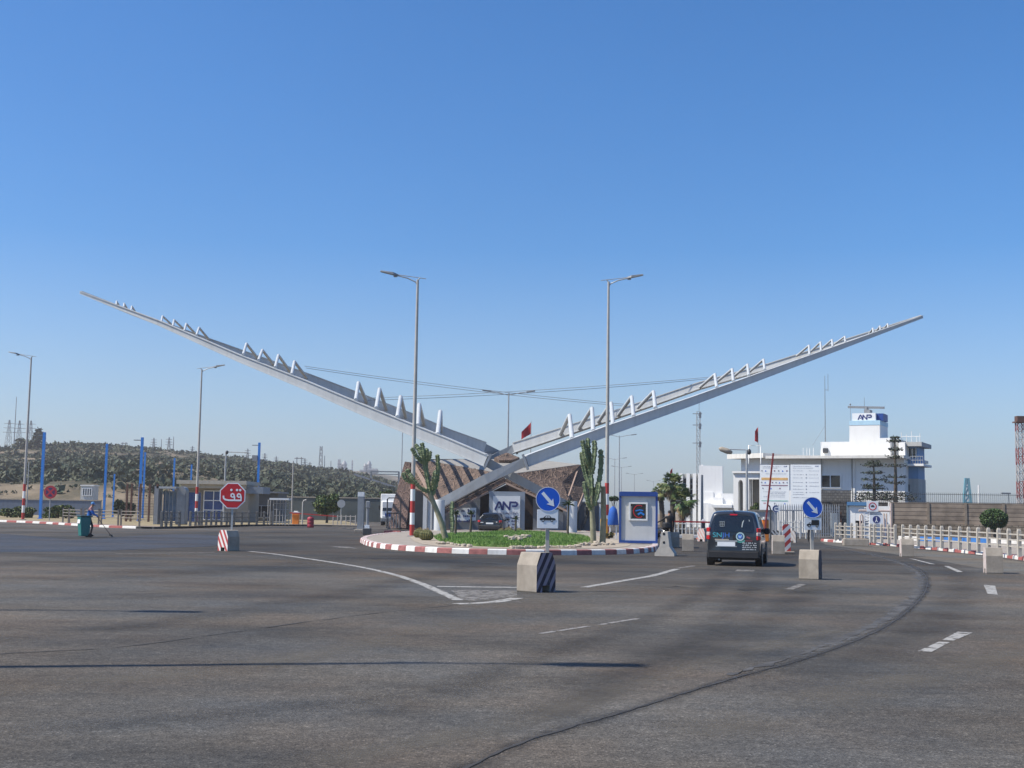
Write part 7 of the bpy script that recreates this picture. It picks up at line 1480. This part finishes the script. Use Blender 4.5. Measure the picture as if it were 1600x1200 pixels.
tree('round_tree', 'bushy round green tree behind the lowered red boom', 511, None, 124, 788, 21, 16, 5200, .24, [M_LEAF, M_LEAF, M_LEAFY, M_LEAFD], 0, .14, 30)
tree('clipped_bush', 'dense round clipped bush standing in front of the long wall', 1553, None, 95, 811, 20.5, 16, 0, .2, [M_LEAF], 0, .12)
k = 95 / FOC; p = gx(1553, 95); t = bpy.data.objects['clipped_bush']; old = [c for c in t.children if c.name.startswith('crown')][0]; bpy.data.objects.remove(old)
b = MB(); zc = zh(1553, 811, 95)
for i in range(5200):
    d = Vector((rng.gauss(0, 1), rng.gauss(0, 1), rng.gauss(0, 1))).normalized(); q = 1 + .1 * noise.noise(d * 3.0) + rng.uniform(-.13, .03); b.leaf(Vector((d.x * 20 * k * q, d.y * 20 * k * q, zc + d.z * 15.5 * k * q)), .13 * rng.uniform(.6, 1.3), rng, rng.randrange(3))
b.build('crown', [M_LEAF, M_LEAF, M_LEAFD], t)
for a in ((4, 715, 'dark tree on the hilltop at the picture edge', 26, 17), (30, 705, 'dark dense tree on the hilltop between the lamp and the edge', 20, 16), (48, 712, 'dark bushy tree on the hilltop behind the lamp pole', 18, 13), (72, 716, 'dark low tree on the hilltop beside the blue column', 18, 11), (98, 718, 'lowest dark tree sloping down from the hilltop clump', 18, 9), (120, 728, 'dark shrubby tree alone below the ridge', 15, 7)):
    tree('hill_tree', a[2], a[0], a[1] + 6, 500, a[1] - 2, a[3], a[4], 1500, 1.3, [M_SCRUBD, M_SCRUBD, M_SCRUB], 0, .4, 9, 'dark trees on the hilltop')
for px, by, rx, rz_, lb in ((38, 800, 17, 9, 'green shrub clump behind the lamp on the verge'), (84, 798, 18, 11, 'green shrub clump behind the round red sign'), (104, 800, 14, 10, 'darker green shrub clump behind the rail panels'), (200, 800, 16, 12, 'dark shrub behind the rust red posts'), (185, 792, 10, 16, 'dark bushy shrub between two blue columns'), (605, 772, 12, 6, 'bright green shrub top above the white lorry'), (12, 806, 14, 5, 'low dry green shrub at the picture edge')):
    Y = 128 if px < 500 else 140; tree('shrub', lb, px, None, Y, 801 if px < 150 else 796 if px < 500 else by, rx * (1.15 if px < 150 else 1), rz_ + (2 if px < 150 else 0), 2200, .26, [M_LEAFD, M_LEAF, M_LEAFY] if px not in (200, 185) else [M_LEAFD, M_SCRUBD], 0, .1, 8, 'shrubs at the foot of the hill', 'shrub')
tree('agave_shrub', 'low spiky shrub in the bed beside the lamp and tall cactus', 951, None, 69, 835, 10, 5.5, 380, .16, [M_LEAFD, M_DRY], .2, .04, 6, None, 'shrub')
tree('shrub', 'small green shrub under the white flower box at the porch', 1178, None, 100, 791, 7, 8, 700, .22, [M_LEAF, M_LEAFY], 0, .06, 6, None, 'shrub')
tree('shrub', 'small green shrub between booth and distant lamps', 959, None, 140, 781, 9, 5, 500, .25, [M_LEAF, M_LEAFD], 0, .06, 6, None, 'shrub')
# conifer on the hilltop, tiers of branches
def tiered(name, label, px, base_z, Y, ty, tiers, mats, tuft, thick, nleaf):
    base = gx(px, Y, base_z); t = thing(name, label, 'tree', base); H = zh(px, ty, Y) - base_z; b = MB(); b.path([(0, 0, 0), (.04, 0, H * .5), (0, 0, H)], [.2 * tuft, .13 * tuft, .04 * tuft], 8); b.build('trunk', M_TRUNK, t); cr = MB()
    br = MB()
    for py, w, up in tiers:
        z = zh(px, py, Y) - base_z; k = Y / FOC; nb = 6; a0 = rng.uniform(0, 1)
        for i in range(nb):
            a = a0 + i * 2 * math.pi / nb + rng.uniform(-.2, .2); l = w * k * rng.uniform(.8, 1.1); d = Vector((math.cos(a), math.sin(a), 0)); tip = Vector((0, 0, z)) + d * l + Vector((0, 0, up * l)); br.path([(0, 0, z), Vector((0, 0, z)).lerp(tip, .5) - Vector((0, 0, .03 * l)), tip], [.035 * tuft, .028 * tuft, .012 * tuft], 5)
            for q in range(nleaf):
                f = .35 + .65 * rng.random() ** .7; c = Vector((0, 0, z)).lerp(tip, f) + Vector((rng.gauss(0, .09 * l + .05), rng.gauss(0, .09 * l + .05), rng.gauss(.03, thick))); cr.leaf(c, .16 * tuft * rng.uniform(.6, 1.4), rng, rng.randrange(len(mats)), .6)
    br.build('branches', M_TRUNK, t); cr.build('foliage', mats, t); return t
M_PINE = mat('pine dark needles', (.022, .033, .020), .7, var=.4, scale=2)
tiered('norfolk_pine', 'norfolk pine with widely spaced flat tiers, taller of two on the wall', 1399.5, 2.2, 112, 682, [(684, 8, 0), (690, 9, .05), (705, 11, .35), (717, 12, .3), (729, 15, .08), (746, 18, .05), (755, 15, .03), (771, 22, .0), (774, 30, -.02), (777, 34, -.03), (780, 36, -.03)], [M_PINE, M_PINE, M_LEAFD], 1.0, .07, 19)
tiered('norfolk_pine', 'shorter norfolk pine with drooping flat tiers against the shaded office wall', 1366, 2.2, 110, 722, [(724, 10, .1), (729, 16, .12), (740, 18, .08), (750, 21, .05), (759, 16, .0), (763, 20, .0), (771, 24, -.02), (774, 28, -.04), (777, 32, -.05), (780, 34, -.04)], [M_PINE, M_PINE, M_LEAFD], 1.0, .08, 24)
tiered('hill_conifer', 'conifer with layered crown standing out on the hilltop skyline', 55, zh(55, 702, 500) - 3, 500, 672, [(675, 5, .3), (680, 8, .2), (685, 10, .1), (691, 12, .1), (697, 12, .05)], [M_SCRUBD, M_SCRUB], 6.5, .5, 24)
# fan palms
def fan_palm(label, px, Y, c_py, ty, n, lean=0.0):
    base = gx(px, Y); t = thing('fan_palm', label, 'palm', base, 0, 'fan palms by the entry lane'); k = Y / FOC; H = zh(px, c_py, Y); c = Vector((lean, 0, H)); b = MB(); b.path([(0, 0, 0), (lean * .4, 0, H * .5), c], [.27, .2, .17], 10)
    for i in range(14): b.lathe([(.24 - .004 * i, 0), (.21, .12)], (lean * .4 * (i / 7) if i < 7 else lean * (.4 + .6 * (i - 7) / 7), 0, H * i / 14), 10)
    b.build('trunk', M_TRUNK, t); R_ = zh(px, ty, Y) - H; L_ = MB(); D_ = MB()
    for i in range(n):
        a = rng.uniform(0, 6.28); e = rng.uniform(-1.35, 1.25); dead = e < -.7; d = Vector((math.cos(a) * math.cos(e), math.sin(a) * math.cos(e), math.sin(e))); pl = R_ * rng.uniform(.35, .62); o = c + d * pl; mb = D_ if dead and rng.random() < .75 else L_; s = d.cross(Vector((0, 0, 1))).normalized(); u_ = s.cross(d)
        mb.path([c, o - Vector((0, 0, .06 * pl))], [.022, .014], 5, 0); bl = R_ * rng.uniform(.4, .6); mi = rng.randrange(2)
        for j in range(13):
            w = R(-78 + 156 * j / 12); q = d * math.cos(w) + s * math.sin(w) + u_ * rng.uniform(-.1, .1); l = bl * (1 - .25 * abs(w)); side = (s * math.cos(w) - d * math.sin(w)) * .045; m_ = o + q * l * .6; tp = o + q * l + Vector((0, 0, -l * .35)); mb.add([o, m_ - side, tp, m_ + side], [(0, 1, 2, 3)], mi)
    L_.build('crown', [M_LEAFY, M_LEAF], t); D_.build('dead_fronds', [M_DRY, M_DRY], t)
fan_palm('fan palm with shaggy green crown, tallest of the cluster beyond the booth', 1051, 100, 757, 733, 95); fan_palm('shorter fan palm leaning in front of the taller one, beside the dark pole', 1064, 98, 783, 758, 85, .2); fan_palm('small fan palm crown nearest the booth roof', 1036, 103, 768, 752, 45, -.2)
# haze
m = bpy.data.materials.new('haze air'); m.use_nodes = True; t_ = m.node_tree; t_.nodes.clear(); ov = t_.nodes.new('ShaderNodeOutputMaterial'); pv_ = t_.nodes.new('ShaderNodeVolumePrincipled')
pv_.inputs['Color'].default_value = (0.97, 0.92, 0.90, 1); pv_.inputs['Density'].default_value = 0.00033; pv_.inputs['Anisotropy'].default_value = 0.2; t_.links.new(pv_.outputs[0], ov.inputs['Volume'])
b = MB(); b.box((0, 850, 42), (3200, 2000, 87)); struct(b.build('haze', m), 'stuff')
